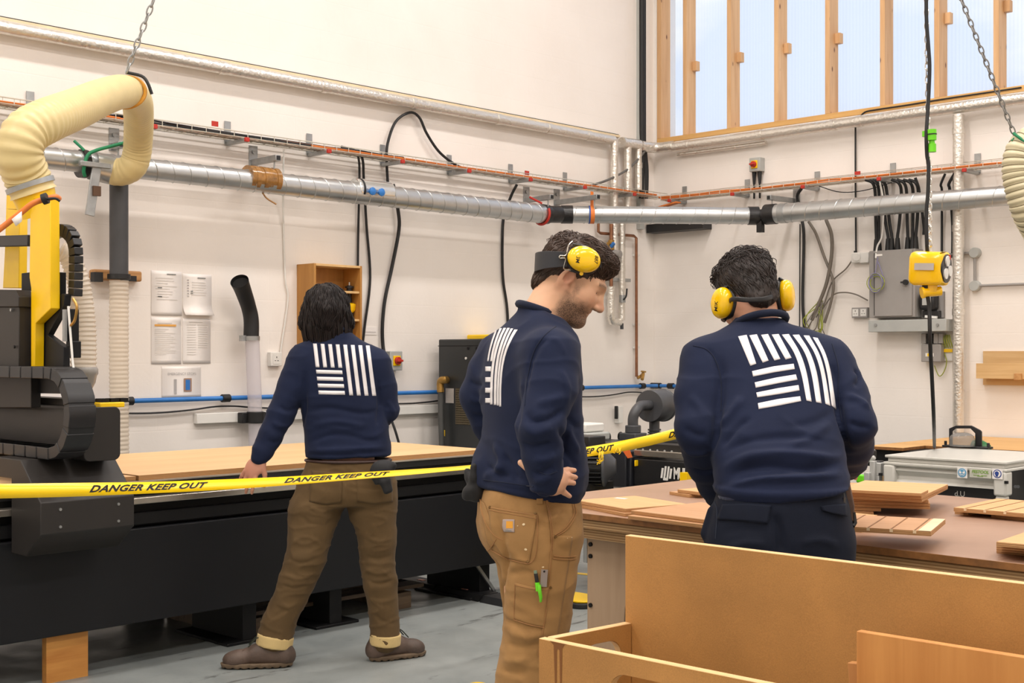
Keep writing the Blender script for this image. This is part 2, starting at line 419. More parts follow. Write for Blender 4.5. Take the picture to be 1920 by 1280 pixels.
# painted batten above the long lagged pipe
zp = 1.42+(662-50)/2400*((onX(0, 50, .07)-CAM)@CF)
m = MB(); m.box2((0, -9.5, zp+.052), (.028, -.55, zp+.072)); obj('trim_1', m, mat('batten_paint', (224, 204, 168), .6), kind='structure')
m = MB(); m.box2((0, -9.5, zp+.072), (.012, -.55, zp+.082)); obj('batten_shadow', m, M_blackp, kind='structure')  # black strip put in as the dark shadow line along the batten top

# ================================================================ services on the long left wall
def foil_pipe(name, pts, r, label, joints=(), smooth=0):
    p = np.asarray(pts, float)
    if smooth: p = spline(p, smooth)
    p = resample(p, .035); s_ = arclen(p)
    rr = np.array([r*(1+.018*mnoise.noise(Vector((t*9, r*40, 1.7)))) for t in s_])
    m = MB(); m.tube(p, rr, n=18)
    o = obj(name, m, M_foil, label=label, cat='pipe')
    for j in joints:                                            # taped joints
        i = int(j*(len(p)-2)); d = p[i+1]-p[i]; d /= np.linalg.norm(d)
        mj = MB(); mj.cyl(p[i], p[i]+d*.05, r*1.1, n=18); obj('taped_joint', mj, M_foil, o)
    return o
zpL = zp
foil_pipe('insulated_pipe', [(.07, -9.5, zpL), (.07, onX(1150, 268, .07)[1], zpL)], .043,
          'long foil-lagged pipe high on the left wall above the cable tray', joints=(.32, .52, .62, .72, .83, .9, .96))
yA = onX(1152, 268, .07)[1]
def wall_drop(px, y0, y1, r, label, off=.08):
    a = Lw(px, y0, off); b = V(a[0], a[1], Lw(px, y1, off)[2]); foil_pipe('insulated_pipe', [a, b], r, label, joints=(.45,))
wall_drop(1152, 266, 470, .036, 'left of the three foil-lagged drop pipes near the corner', .085)
wall_drop(1177, 268, 412, .036, 'middle of the three foil-lagged drop pipes near the corner', .085)
wall_drop(1197, 276, 356, .034, 'short right one of three foil-lagged drop pipes near the corner', .085)
zc_ = Rw(1260, 274, .09)[2]
foil_pipe('insulated_pipe', [Lw(1166, 267, .085), Lw(1200, 272, .085), (.085, -.35, zc_), (.11, -.13, zc_), (.3, -.09, zc_)], .05,
          'short fat foil-lagged pipe bending around the room corner', smooth=6)
zr = Rw(1500, 243, .09)[2]
foil_pipe('insulated_pipe', [(.3, -.09, zr), (8.5, -.09, zr)], .045, 'foil-lagged pipe running along under the timber window screen', joints=(.02, .12, .21, .24, .31, .39, .45))
foil_pipe('insulated_pipe', [(.32, -.045, zr-.066), (1.3, -.045, zr-.066)], .02, 'thin foil-lagged pipe close beneath the pipe under the windows')
a = Rw(1797, 215, .09); foil_pipe('insulated_pipe', [(a[0], -.09, a[2]), (a[0], -.09, .79)], .044, 'vertical foil-lagged pipe on the window wall beside the fuse cabinet', joints=(.05, .36, .62))
# lagged loop low in the corner
foil_pipe('insulated_pipe', [Lw(1166, 412, .09), Lw(1166, 600, .09)], .032, 'lower vertical foil-lagged pipe of the small loop near the corner', joints=(.5,))
foil_pipe('insulated_pipe', [Lw(1146, 537, .09), Lw(1146, 596, .09), Lw(1150, 602, .09), Lw(1162, 604, .09)], .035, 'bottom foil-lagged elbow of the pipe loop behind the standing man', smooth=4)

t = root('pipe_valve', Lw(1146, 480, .05), 'brass and black valve stack on the pipe beside the standing man', 'valve')
m = MB(); m.cyl(Lw(1146, 420, .09), Lw(1146, 540, .09), .017); obj('riser', m, M_copper, t)
m = MB(); m.cyl(Lw(1146, 450, .09), Lw(1146, 468, .09), .028); m.cyl(Lw(1140, 457, .09), Lw(1151, 457, .09), .018); obj('valve_body', m, M_brass, t)
m = MB(); m.cyl(Lw(1146, 470, .09), Lw(1146, 499, .09), .034); obj('strainer', m, M_black, t)
m = MB(); m.lathe(Lw(1146, 477, .09), (1, .15, 0), [(0, .03), (.04, .042), (.055, .042), (.10, .034), (.105, .0)]); obj('actuator', m, M_greybox, t)
m = MB(); m.beam(Lw(1147, 457, .12), Lw(1150, 461, .14), .02, .05); obj('handle', m, M_blue, t)
m = MB(); m.box(Lw(1152, 524, .05), (.05, .42, .03)); obj('clamp_rail', m, M_steel2, t)
t = root('shutoff_valve', Lw(1167, 560, .09), 'lever valve on the lower lagged pipe near the corner', 'valve')
m = MB(); m.cyl(Lw(1167, 553, .12), Lw(1167, 567, .12), .03); obj('valve_body', m, M_steel2, t)
m = MB(); m.tube([Lw(1169, 562, .15), Lw(1174, 555, .17), Lw(1175.5, 541, .17)], .008, smooth=4); obj('lever', m, M_black, t)
m = MB(); m.cyl(Lw(1166, 606, .09), Lw(1166, 617, .09), .016); obj('drain_cock', m, M_dgrey, t)
t = root('copper_pipe', Lw(1194, 700, .03), 'bare copper pipe dropping to the brass tap in the corner', 'pipe')
m = MB(); m.tube([Lw(1122, 415, .05), Lw(1122, 434, .05), Lw(1126, 437, .05), Lw(1188, 442, .05), Lw(1193, 446, .05), Lw(1193.5, 706, .05)], .014, n=10); obj('pipe_run', m, M_copper, t)
for q in (478, 608, 651):
    m = MB(); m.box(Lw(1193, q, .033), (.05, .045, .02)); obj('pipe_clip', m, M_white, t)
t = root('tap', Lw(1202, 705, .03), 'small brass garden tap at the foot of the copper pipe', 'tap')
m = MB(); m.tube([Lw(1195, 708, .05), Lw(1202, 705, .07), Lw(1206, 700, .12), Lw(1204, 711, .15)], .016, smooth=4); obj('spout', m, M_brass, t)
m = MB(); m.beam(Lw(1203, 696, .12), Lw(1210, 697, .12), .02, .014); m.cyl(Lw(1206, 697, .12), Lw(1205, 703, .11), .01); obj('handle', m, M_brass, t)

# vertical conduit and cables in the corner
m = MB(); y_ = Lw(1197, 200)[1]; m.box2((0, y_-.03, Lw(1197, 430)[2]), (.05, y_+.03, CEIL)); t = obj('cable_trunking', m, M_grey2, label='grey vertical cable trunking running up the corner', cat='trunking')
for k, (pa, pb, off) in enumerate([(1203.5, 1203.5, .05), (1206, 1210, .04), (1208, 1213, .05)]):
    m = MB(); a = Lw(pa, 100, off); m.tube([V(a[0], a[1], CEIL-.02), V(a[0], a[1], Lw(pa, 200, off)[2]), Lw(pa+1, 270, off), Lw(pb, 320, off), Lw(pb-1, 372, off)], .026-.004*k, smooth=5)
    obj('power_cable', m, M_black, label=['thick black cable beside the grey corner trunking', 'middle black cable dropping down the room corner', 'black cable nearest the corner edge'][k], cat='cable', group='black cables dropping down the corner')

# wire cable trays with cantilever arms
def cable_tray(name, P, length_pts, inward, label, arms, group):
    """P(s, off, z): a point at s along the wall"""
    t = root(name, P(length_pts[0], 0, ZT0), label, 'cable tray')
    m = MB(); s0, s1 = length_pts
    for off, dz in ((.045, .0), (.045, .035), (.045, .07), (.085, 0), (.125, 0), (.165, 0), (.205, .0), (.205, .035)):
        m.tube([P(s0, off, ZT0+dz), P(s1, off, ZT0+dz)], .0032, n=5)
    n = int(abs(s1-s0)/.11)
    for i in range(n+1):
        s_ = s0+(s1-s0)*i/n
        m.tube([P(s_, .045, ZT0+.072), P(s_, .045, ZT0-.003), P(s_, .205, ZT0-.003), P(s_, .205, ZT0+.038)], .0028, n=4)
    obj('wire_basket', m, M_wire, t)
    for s_ in arms:
        b = MB(); b.beam(P(s_, 0.004, ZT0-.022), P(s_, .235, ZT0-.022), .032, .026); ar = obj('support_arm', b, M_steel2, t, bevel=.003)
        c = MB(); c.beam(P(s_, .234, ZT0-.02), P(s_, .256, ZT0-.02), .034, .030); obj('end_cap', c, M_red, ar, bevel=.004)
        c = MB(); h = P(s_, .008, ZT0+.06)
        c.beam(h-V(0, 0, .085), h+V(0, 0, .075), .05, .006, up=inward); obj('wall_plate', c, M_steel2, ar)
    return t
ZT0 = Lw(617, 283, .15)[2]
capsL = [Lw(p, q, .245)[1] for p, q in ((90, 202), (290, 230), (463, 258), (617, 281), (755, 302), (880, 320), (995, 337), (1097, 352), (1190, 367))]
print('tray z', ZT0, [round(Lw(p, q, .245)[2], 2) for p, q in ((90, 202), (463, 258), (880, 320), (1190, 367))], [round(Rw(p, q, .245)[2], 2) for p, q in ((1373, 362), (1505, 348), (1648, 333), (1808, 316))])
cable_tray('cable_tray', lambda s_, o, z: V(o, s_, z), (-9.2, -.06), (1, 0, 0), 'wire basket cable tray along the long left wall', capsL, None)
ZTL = ZT0
ZT0 = Rw(1648, 333, .245)[2]+.01
capsR = [Rw(p, q, .245)[0] for p, q in ((1255, 372), (1373, 362), (1505, 348), (1648, 333), (1808, 316))]
cable_tray('cable_tray', lambda s_, o, z: V(s_, -o, z), (.24, 6.5), (0, -1, 0), 'wire basket cable tray under the windows on the end wall', capsR, None)
ZTR = ZT0
def tray_cable(col, off, dz, r, label, left=True, wob=.012, s0=None, s1=None, grp=None):
    a, b = ((-9.2, -.2) if left else (.2, 6.5)); a = a if s0 is None else s0; b = b if s1 is None else s1
    pts = []
    n = int(abs(b-a)/.22)
    for i in range(n+1):
        s_ = a+(b-a)*i/n; w1 = wob*mnoise.noise(Vector((s_*1.3, off*60, 3))); w2 = abs(wob*.8*mnoise.noise(Vector((s_*1.7, off*90, 8))))
        pts.append(V(off+w1, s_, ZTL+dz+w2) if left else V(s_, -(off+w1), ZTR+dz+w2))
    m = MB(); m.tube(pts, r, n=7, smooth=3); obj('tray_cable', m, col, label=label, cat='cable', group=grp)
g1 = 'cables lying in the left wall tray'; g2 = 'cables lying in the end wall tray'
tray_cable(M_black, .07, .012, .010, 'black cable at the back of the left wall tray', grp=g1)
tray_cable(M_black, .10, .012, .009, 'second black cable from the wall in the left tray', grp=g1)
tray_cable(M_orange, .135, .014, .009, 'orange cable in the middle of the left wall tray', grp=g1)
tray_cable(M_orange, .16, .013, .008, 'orange cable towards the front of the left tray', grp=g1)
tray_cable(M_orange, .186, .011, .0085, 'orange cable along the front lip of the left tray behind the hose', s0=-9.2, s1=-5.75, grp=g1)
tray_cable(M_black, .188, .011, .008, 'black cable along the front lip of the left tray above the brown tape', s0=-5.7, s1=-4.25, grp=g1)
tray_cable(M_orange, .186, .012, .0085, 'orange cable along the front lip of the left tray towards the corner', s0=-4.3, s1=-.2, grp=g1)
tray_cable(M_black, .08, .03, .008, 'loose black cable rising above the left tray edge', wob=.035, s0=-6.1, s1=-3.9, grp=g1)
tray_cable(M_black, .11, .036, .007, 'second loose black cable lying over the left tray', wob=.04, s0=-6.1, s1=-3.3, grp=g1)
tray_cable(M_orange, .09, .012, .009, 'orange cable at the back of the end wall tray', False, grp=g2)
tray_cable(M_orange, .13, .014, .009, 'orange cable in the middle of the end wall tray', False, .02, grp=g2)
tray_cable(M_orange, .17, .016, .008, 'orange cable at the front of the end wall tray', False, .03, grp=g2)
tray_cable(M_black, .11, .01, .007, 'thin black cable under the orange ones on the end wall', False, grp=g2)
for p, q in ((403, 232), (988, 324)):
    m = MB(); c = Lw(p, q, .2); m.box(c, (.006, .05, .034)); obj('cable_tag', m, M_red, label='small red tag flag on the left tray, %s' % ('near the cream hose' if p < 500 else 'towards the corner'), cat='tag')
m = MB(); m.box(Rw(1608, 325, .2), (.05, .006, .034)); obj('cable_tag', m, M_red, label='small red tag flag on the end wall cable tray', cat='tag')

# spiral ducts
def spiral_duct(pts, rads, label, pitch=.125, handed=1):
    p = resample(np.asarray(pts, float), .03); s_ = arclen(p)
    r = np.interp(s_/s_[-1], np.linspace(0, 1, len(rads)), rads)
    t = root('spiral_duct', p[len(p)//2]-V(0, 0, r[0]), label, 'duct')
    m = MB(); m.tube(p, r, n=36, caps=True)
    d = (p[-1]-p[0])/s_[-1]; u = np.cross(d, UP); u /= np.linalg.norm(u); w = np.cross(u, d)
    nn = int(s_[-1]/pitch*26); k = np.linspace(0, 1, nn); ang = 2*math.pi*handed*k*s_[-1]/pitch
    rr = np.interp(k, np.linspace(0, 1, len(rads)), rads)+.0012
    h = p[0]+np.outer(k*s_[-1], d)+rr[:, None]*(np.cos(ang)[:, None]*u+np.sin(ang)[:, None]*w)
    m.tube(h, .0028, n=5, mat=0)
    obj('duct_wall', m, M_steel, t); return t, p, d
def ring(m, c, d, r, w, mat=0, n=36):
    d = np.asarray(d, float); d = d/np.linalg.norm(d); m.cyl(np.asarray(c)-d*w/2, np.asarray(c)+d*w/2, r, n=n, mat=mat)
M_tape_br = mat('brown_parcel_tape', (150, 106, 52), .22, .0, .35, 30, coat=.4)
M_ductape = mat('black_duct_tape', (28, 27, 28), .32, var=.3, vs=40, bump=.5, bs=60)
dz0 = Lw(290, 319, .24)[2]; dA = Lw(75, 297, .24); dB = Lw(1012, 400.5, .24); dA = V(.24, dA[1], dz0); dB[2] = Lw(1000, 399, .24)[2]
t, p, d = spiral_duct([dA, dB], [.066, .07, .08, .08, .08], 'long galvanised spiral duct along the left wall', handed=-1)
c = Lw(490, 336, .24); m = MB()
for k in range(7): ring(m, c+d*(k-3)*.034, d, .086+.003*math.sin(k*2.3), .036)
m.tube([c-V(0, 0, .08), c+V(.02, .03, -.13), c+V(.05, .09, -.17)], .006, smooth=4); obj('parcel_tape', m, M_tape_br, t)
# clear inspection hatch with two blue knobs
c = Lw(697, 359, .24); m = MB(); ring(m, c, d, .086, .34); hp = obj('inspection_hatch', m, mat('clear_hatch', (214, 216, 214), .18, .75), t, bevel=.012)
for q in ((694, 361), (711, 363)):
    b = onX(q[0], q[1]-2, .24+.09); m = MB(); m.cyl(b-V(.03, 0, 0), b+V(.02, 0, 0), .012); m.lathe(b+V(.012, 0, 0), (1, 0, 0), [(0, .014), (.01, .03), (.022, .03), (.03, .012)], n=8); obj('knob', m, M_blue, hp)
m = MB(); ring(m, Lw(671, 356, .24), d, .088, .018); obj('hatch_strap', m, M_black, t)
m = MB(); c = Lw(1016, 401, .24); a_ = np.linspace(-.5, 3.6, 18); u = np.cross(d, UP); u /= np.linalg.norm(u); w = np.cross(u, d)
m.tube([c+.09*(math.cos(x)*u*-1+math.sin(x)*w*-1) for x in a_], .011); m.tube([c+V(0, 0, .09), c+V(-.05, -.1, .14)], .009); obj('red_strap', m, M_red, t)
m = MB(); ring(m, dB+d*.06, d, .083, .07); ring(m, dB+d*.02, d, .078, .09, 1); obj('end_collar', m, [M_ductape, M_steel], t)
# elbow and the duct that crosses the corner
e0 = Lw(1052, 402, .26); e1 = Rw(1412, 404.5, .42)
t2, p2, d2 = spiral_duct([e0, e1], [.074, .074], 'galvanised spiral duct crossing the room corner', handed=1, pitch=.115)
m = MB(); m.tube([dB+d*.08, (dB+d*.1+e0)/2+V(.01, 0, 0), e0], .073, n=30, smooth=5); obj('flexible_joint', m, M_ductape, t2)
m = MB(); ring(m, e0+d2*.05, d2, .079, .1); obj('taped_collar', m, M_ductape, t2)
for q, mm, w_ in ((1108, M_orange, .035), (1103, M_bluecord, .012)):
    k = (q-1052)/(1412-1052); m = MB(); c = e0+(e1-e0)*(k*1.03); ring(m, c, d2, .0785, w_)
    if mm is M_orange: m.beam(c+V(0, 0, .07), c+V(0, 0, .2), .035, .004, up=(1, 0, 0))
    obj('hanging_strap' if mm is M_orange else 'cord', m, mm, t2)
m = MB(); ring(m, e1, d2, .08, .09); obj('taped_collar', m, M_ductape, t2)
f0 = Rw(1440, 402, .38); f1 = Rw(1890, 366.5, .2); f1[2] = f1[2]
t3, p3, d3 = spiral_duct([f0, f0+(f1-f0)*1.7], [.082, .078, .072], 'galvanised spiral duct along the end wall under the cables', handed=1, pitch=.13)
m = MB(); m.tube([e1, (e1+f0)/2-V(0, 0, .0), f0], [.06, .05, .06], n=24); m.box((e1+f0)/2-V(0, 0, .1), (.05, .05, .1)); obj('taped_joint', m, M_ductape, t3)
m = MB(); ring(m, f0+d3*.03, d3, .088, .1); obj('taped_collar', m, M_ductape, t3)
m = MB(); ring(m, f0+d3*.15, d3, .086, .06); obj('hanger_ring', m, M_steel2, t3)
# hanger arms for the ducts
def duct_arm(a, b, label, group='steel hanger arms holding the ducts'):
    a = np.asarray(a, float); b = np.asarray(b, float); b = V(b[0], b[1], a[2])
    t = root('duct_bracket', a, label, 'bracket', group)
    m = MB(); m.beam(a, b, .042, .042); obj('arm', m, M_steel2, t, bevel=.003)
    n = (b-a)/np.linalg.norm(b-a); m = MB(); m.beam(a+n*.004-V(0, 0, .03), a+n*.004+V(0, 0, .12), .07, .008, up=n); m.cyl(a+n*.008+V(0, 0, .075), a+n*.02+V(0, 0, .075), .014); obj('wall_plate', m, M_steel2, t)
    m = MB(); m.beam(b-n*.002, b+n*.003, .03, .03); obj('open_end', m, M_blackp, t)
    m = MB(); m.cyl(b-n*.05, b-n*.05-V(0, 0, .12), .006, n=8); obj('hanger_rod', m, M_steel2, t)
duct_arm(Lw(474, 305, 0), onX(522, 300, .32), 'steel hanger arm above the brown-taped stretch of duct')
duct_arm(Lw(986, 376, 0), onX(1035, 374, .34), 'steel hanger arm above the red strap on the duct')
duct_arm(Lw(1043, 380, 0), onX(1122, 376, .55), 'steel hanger arm beside the orange strap near the corner')
duct_arm(Lw(213, 275, 0), onX(228, 272, .12), 'steel hanger arm behind the green cord on the left')
duct_arm(Rw(1494, 377, 0), onY(1441, 375, -.4), 'steel hanger arm at the taped joint on the end wall')
m = MB(); m.beam(Rw(1212, 396, .18), Rw(1272, 379, .2), .07, .012); obj('ratchet_strap', m, M_orange, label='loose orange strap lying on the duct in the corner', cat='strap')
m = MB(); m.box2(Rw(1229, 423, .0), Rw(1318, 428, .14)); t = obj('cable_shelf', m, M_blackm, label='black cable shelf in the corner under the duct', cat='shelf')
m = MB(); m.tube([Rw(1205, 420, .05), Rw(1215, 425, .1), Rw(1240, 422, .12), Rw(1228, 426, .1), Rw(1212, 424, .08)], .012, smooth=5); obj('earth_cable', m, M_green_w, label='yellow and green earth cable coiled in the corner', cat='cable')

# cables hanging on the left wall
def cable(pts, r, label, mt=None, group=None, name='power_cable', sm=6):
    m = MB(); m.tube(pts, r, n=8, smooth=sm); return obj(name, m, mt or M_black, label=label, cat='cable', group=group)
cable([Lw(727, 343, .03), Lw(725, 300, .05), Lw(727, 268, .05), Lw(742, 228, .05), Lw(768, 211, .05), Lw(786, 220, .05), Lw(800, 250, .05), Lw(822, 283, .05), Lw(848, 305, .06), Lw(869, 316, .1)], .011, 'black cable looping high above the left wall tray')
cable([Lw(737, 345, .04), Lw(746, 392, .04), Lw(748, 430, .04), Lw(735, 500, .03), Lw(722, 560, .03), Lw(717, 610, .03), Lw(718, 648, .03), Lw(722, 668, .05)], .014, 'thick black cable dropping to the red isolator switch')
cable([Lw(640, 278, .1), Lw(663, 283, .12), Lw(672, 296, .1), Lw(674, 330, .04), Lw(672, 420, .02), Lw(671, 505, .02), Lw(671, 640, .02)], .009, 'thin black cable hanging behind the wooden tool box')
cable([Lw(640, 275, .1), Lw(670, 284, .12), Lw(680, 300, .1), Lw(682, 335, .04), Lw(687, 420, .02), Lw(694, 520, .02), Lw(684, 610, .02), Lw(678, 660, .02)], .010, 'black cable curving past the right edge of the tool box')
cable([Lw(969, 346, .12), Lw(958, 368, .06), Lw(945, 405, .02), Lw(942, 450, .02), Lw(943, 520, .02), Lw(951, 580, .02), Lw(954, 660, .02)], .012, 'single black cable falling behind the standing man')
cable([Lw(1222, 268, .1), Lw(1212, 280, .1), Lw(1180, 315, .1), Lw(1140, 337, .1), Lw(1100, 350, .12)], .011, 'grey cable slung across the three lagged drop pipes', mat('grey_cable', (100, 98, 94), .5))
cable([Lw(532, 278, .12), Lw(531, 400, .02), Lw(535, 520, .015), Lw(540, 560, .015), Lw(529, 640, .015), Lw(526, 665, .015)], .007, 'thin cream cable running down to the white socket', M_white)
cable([Lw(735, 790, .05), Lw(742, 810, .08), Lw(750, 838, .1)], .010, 'black cable hanging below waist height behind the walking man')
for p, q in ((746, 396), (731, 604), (735, 637)):
    pass
# sockets, switches
def isolator(o, u, nn, label, w=.12, h=.135, glands=0):
    o = np.asarray(o, float); u = np.asarray(u, float); nn = np.asarray(nn, float)
    t = root('isolator_switch', o, label, 'switch')
    R = np.stack([u, UP, nn], 1)
    m = MB(); m.box(o+nn*.04, (w, h, .08), R=R); obj('housing', m, M_grey2, t, bevel=.006)
    m = MB(); m.box(o+nn*.084, (w*.56, w*.62, .012), R=R); obj('plate', m, M_yellow, t, bevel=.003)
    m = MB(); m.cyl(o+nn*.088, o+nn*.11, w*.24, n=24); m.box(o+nn*.118, (w*.42, w*.13, .03), R=R); obj('knob', m, M_red, t, bevel=.002)
    for g in range(glands):
        x = u*(.03*(2*g-1)); m = MB(); m.cyl(o+nn*.04+x-UP*h/2, o+nn*.04+x-UP*(h/2+.11), .02, .012); m.cyl(o+nn*.04+x-UP*(h/2+.11), o+nn*.04+x-UP*(h/2+.24), .009); obj('cable_gland', m, M_black, t)
isolator(Lw(731, 676, 0), (0, 1, 0), (1, 0, 0), 'red and yellow isolator switch beside the walking man', .125, .15)
isolator(Rw(1424, 310, 0), (1, 0, 0), (0, -1, 0), 'red and yellow isolator switch above the end wall tray', .115, .125, 2)
def socket(o, u, nn, label, w=.147, h=.087, mt=None, outlets=2):
    o = np.asarray(o, float); u = np.asarray(u, float); nn = np.asarray(nn, float); R = np.stack([u, UP, nn], 1)
    t = root('wall_socket', o, label, 'socket')
    m = MB(); m.box(o+nn*.021, (w, h, .042), R=R); obj('back_box', m, mt or M_grey2, t, bevel=.004)
    for k in range(outlets):
        x = u*(w*.25*(2*k-1) if outlets == 2 else 0); m = MB()
        m.box(o+nn*.0425+x, (w*.36 if outlets == 2 else w*.6, h*.7, .004), R=R); oo = obj('faceplate', m, M_white, t)
        m = MB()
        for dx, dz, a, b in ((0, .014, .005, .01), (-.011, -.01, .009, .004), (.011, -.01, .009, .004)): m.box(o+nn*.0455+x+u*dx+UP*dz, (a, b, .003), R=R)
        obj('pin_hole', m, M_blackp, oo)
    return t
socket(Lw(512, 673, 0), (0, 1, 0), (1, 0, 0), 'white socket box on the left wall beside the clear pipe', .1, .1, M_white, 1)
socket(Rw(1616, 586, 0), (1, 0, 0), (0, -1, 0), 'grey double socket left of the fuse cabinet', .147, .087, M_greybox)
t = root('wall_switch', Rw(1612, 483, 0), 'white spur switch box left of the cabinet top', 'switch')
m = MB(); m.box(Rw(1607, 483, .03), (.08, .06, .085)); m.box(Rw(1622, 483, .025), (.09, .05, .09)); obj('switch_box', m, M_white, t, bevel=.006)
m = MB(); m.cyl(Rw(1606, 482, .06), Rw(1606, 482, .075), .03); obj('rotary_knob', m, M_white, t)
m = MB(); m.cyl(Rw(1604, 474, .03), Rw(1604, 470, .03), .014); obj('cable_gland', m, M_black, t)
t = root('thermostat', Lw(1160, 777, 0), 'small white controller with black lever on the left wall', 'controller')
m = MB(); m.box(Lw(1160, 777, .03), (.06, .06, .16)); obj('housing', m, M_white, t, bevel=.006)
m = MB(); m.box(Lw(1155.5, 773, .05), (.03, .02, .12)); obj('lever', m, M_black, t, bevel=.004)

# blue compressed-air pipe
zb = Lw(740, 737, .05)[2]
t = root('air_pipe', (.05, -5.2, zb), 'blue compressed-air pipe running low along the left wall', 'pipe')
m = MB(); m.tube([(.05, -9.5, zb), (.05, -.12, zb), (.12, -.05, zb), (Rw(1440, 723)[0], -.05, zb)], .0165, n=12); obj('pipe_run', m, M_blue, t)
for q in (241, 423, 1088, 1204, 1226, 1234, 1258):
    p_ = Lw(q, 740, .05) if q < 1210 else Rw(q, 723, .05); ax = V(0, 1, 0) if q < 1210 else V(1, 0, 0)
    m = MB(); m.cyl(V(p_[0], p_[1], zb)-ax*.03, V(p_[0], p_[1], zb)+ax*.03, .028, n=12); obj('coupling', m, M_black, t)
sag = []
for i in range(40):
    y_ = -6.0+i*.15; sag.append((.035, y_, zb-.05-.035*abs(math.sin(i*.42))))
cable(sag, .006, 'thin black cable sagging just below the blue air pipe', name='thin_cable')
m = MB(); m.box2((0, -5.1, zb-.17), (.05, -2.2, zb-.1)); obj('wall_trunking', m, M_white, label='white dado trunking on the wall below the blue pipe', cat='trunking', bevel=.004)

# papers
M_paper = mat('paper', (243, 238, 233), .4, var=.01)
M_ink = mat('grey_ink', (176, 172, 170), .6); M_ink2 = mat('dark_ink', (120, 124, 122), .6); M_inko = mat('orange_ink', (232, 170, 80), .6); M_inkg = mat('faint_ink', (212, 207, 202), .6)
def paper(x0, y0, x1, y1, label, lines, style):
    a = Lw(x0, y0, .006); b = Lw(x1, y1, .006); ya, yb = a[1], b[1]; zt = Lw((x0+x1)/2, y0, .006)[2]; zb_ = Lw((x0+x1)/2, y1, .006)[2]
    t = root('notice_paper', (.004, (ya+yb)/2, zb_), label, 'paper', 'notices taped on the left wall')
    m = MB(); nx = 12
    vv = []; ff = []
    for j in range(nx+1):
        for i in range(2):
            f = j/nx; lift = .004+(.035*max(0, (f-.72)/.28)**2 if style == 'curl' else .001*f*f)
            vv.append((lift, ya+(yb-ya)*i, zt+(zb_-zt)*f))
    for j in range(nx): ff.append((2*j, 2*j+2, 2*j+3, 2*j+1))
    m.add(vv, ff); sh = obj('sheet', m, M_paper, t, flat=True)
    so = sh.modifiers.new('thickness', 'SOLIDIFY'); so.thickness = .0006; so.offset = -1
    m = MB(); W = yb-ya; H = zt-zb_
    for (u0, u1, v, th, mi) in lines:
        m.box2((.0072 if style != 'curl' else .0078, ya+W*u0, zt-H*v-th/2), (.0078 if style != 'curl' else .0084, ya+W*u1, zt-H*v+th/2), mi)
    if lines: obj('printed_lines', m, [M_ink, M_ink2, M_inko, M_inkg], t)
    return t, ya, yb, zt, zb_
rl = random.Random(3)
l1 = [(.5, .8, .07, .006, 1)]+[(.1+.1*rl.random(), .5+.4*rl.random(), .16+.06*k, .003, 3) for k in range(9)]+[(.2, .34, .38, .006, 1), (.2, .34, .58, .006, 1)]
paper(284, 508, 341, 591, 'top left notice sheet on the left wall', l1, 'flat')
l2 = [(.5, .78, .09, .006, 1)]+[(.14, .2, .15+.065*k, .006, 0) for k in range(7)]+[(.3, .7+.15*rl.random(), .2+.06*k, .003, 3) for k in range(6)]+[(.26, .34, .42, .006, 1), (.26, .34, .47, .006, 1)]
paper(343, 514, 397, 591, 'top right notice sheet with a curling shiny lower edge', l2, 'curl')
l3 = [(.1, .82, .17, .013, 2), (.2, .68, .12, .004, 3)]+[(.1, .45+.4*rl.random(), .25+.042*k, .0025, 3) for k in range(14)]
paper(284, 595, 340, 682, 'lower left notice with an orange heading bar', l3, 'flat')
l4 = [(.2, .7, .08, .003, 3)]+[(.14, .46, .14+.055*k, .003, 3) for k in range(13)]+[(.54, .88, .14+.05*k, .003, 3) for k in range(11)]
paper(343, 597, 395, 681, 'lower right notice with two columns of text', l4, 'flat')
t, ya, yb, zt, zb_ = paper(304, 687, 377, 744, 'lowest notice about emergency stops with two small pictures', [], 'flat')
m = MB(); put_text(m, 'EMERGENCY STOPS', (.0078, (ya+yb)/2, zt-.05), (0, 1, 0), (0, 0, 1), .025, align='CENTER'); obj('heading', m, M_ink, t)
m = MB(); m.box((.008, ya+(yb-ya)*.33, zt-.135), (.001, .02, .1), 0); obj('small_picture', m, M_ink, t)
m = MB(); m.box((.008, ya+(yb-ya)*.65, zt-.125), (.001, .06, .09), 0); m.box((.0085, ya+(yb-ya)*.65, zt-.125), (.001, .035, .07), 1); obj('small_picture', m, [mat('picture_brown', (160, 128, 106), .6), M_blue], t)
t = root('wall_label', Lw(694, 622, .002), 'small white printed label left of the red isolator', 'label')
m = MB(); c = Lw(694, 620, .003); m.box(c, (.004, .13, .06)); obj('strip', m, M_paper, t)
m = MB(); put_text(m, 'COMPRESSOR', c+V(.003, 0, -.012), (0, 1, 0), (0, 0, 1), .017, align='CENTER'); obj('printing', m, M_ink, t)

# dark drop pipe, wooden clamp and clear ribbed hose
def ribbed(m, pts, r, pitch, amp, n=24, mat_=0, res=5, caps=True):
    p = resample(np.asarray(pts, float), pitch/res); s_ = arclen(p); rr = r+amp*np.clip(np.cos(2*math.pi*s_/pitch)*1.6, -1, 1)
    m.tube(p, rr, n=n, mat=mat_, caps=caps)
def clear_mat(name, col, rough, tr, ribs=None):
    m, nt, b, out = base_mat(name); b.inputs['Base Color'].default_value = (*lin(col), 1); b.inputs['Roughness'].default_value = rough
    t_ = _n(nt, 'ShaderNodeBsdfTransparent'); t_.inputs['Color'].default_value = (*[.5+.5*v for v in lin(col)], 1)
    mx = _n(nt, 'ShaderNodeMixShader'); mx.inputs[0].default_value = tr; nt.links.new(b.outputs[0], mx.inputs[1]); nt.links.new(t_.outputs[0], mx.inputs[2]); nt.links.new(mx.outputs[0], out.inputs['Surface']); return m
M_clearrib = clear_mat('clear_ribbed_hose', (236, 226, 210), .25, .5)
M_clear = clear_mat('clear_tube', (232, 228, 232), .08, .6)
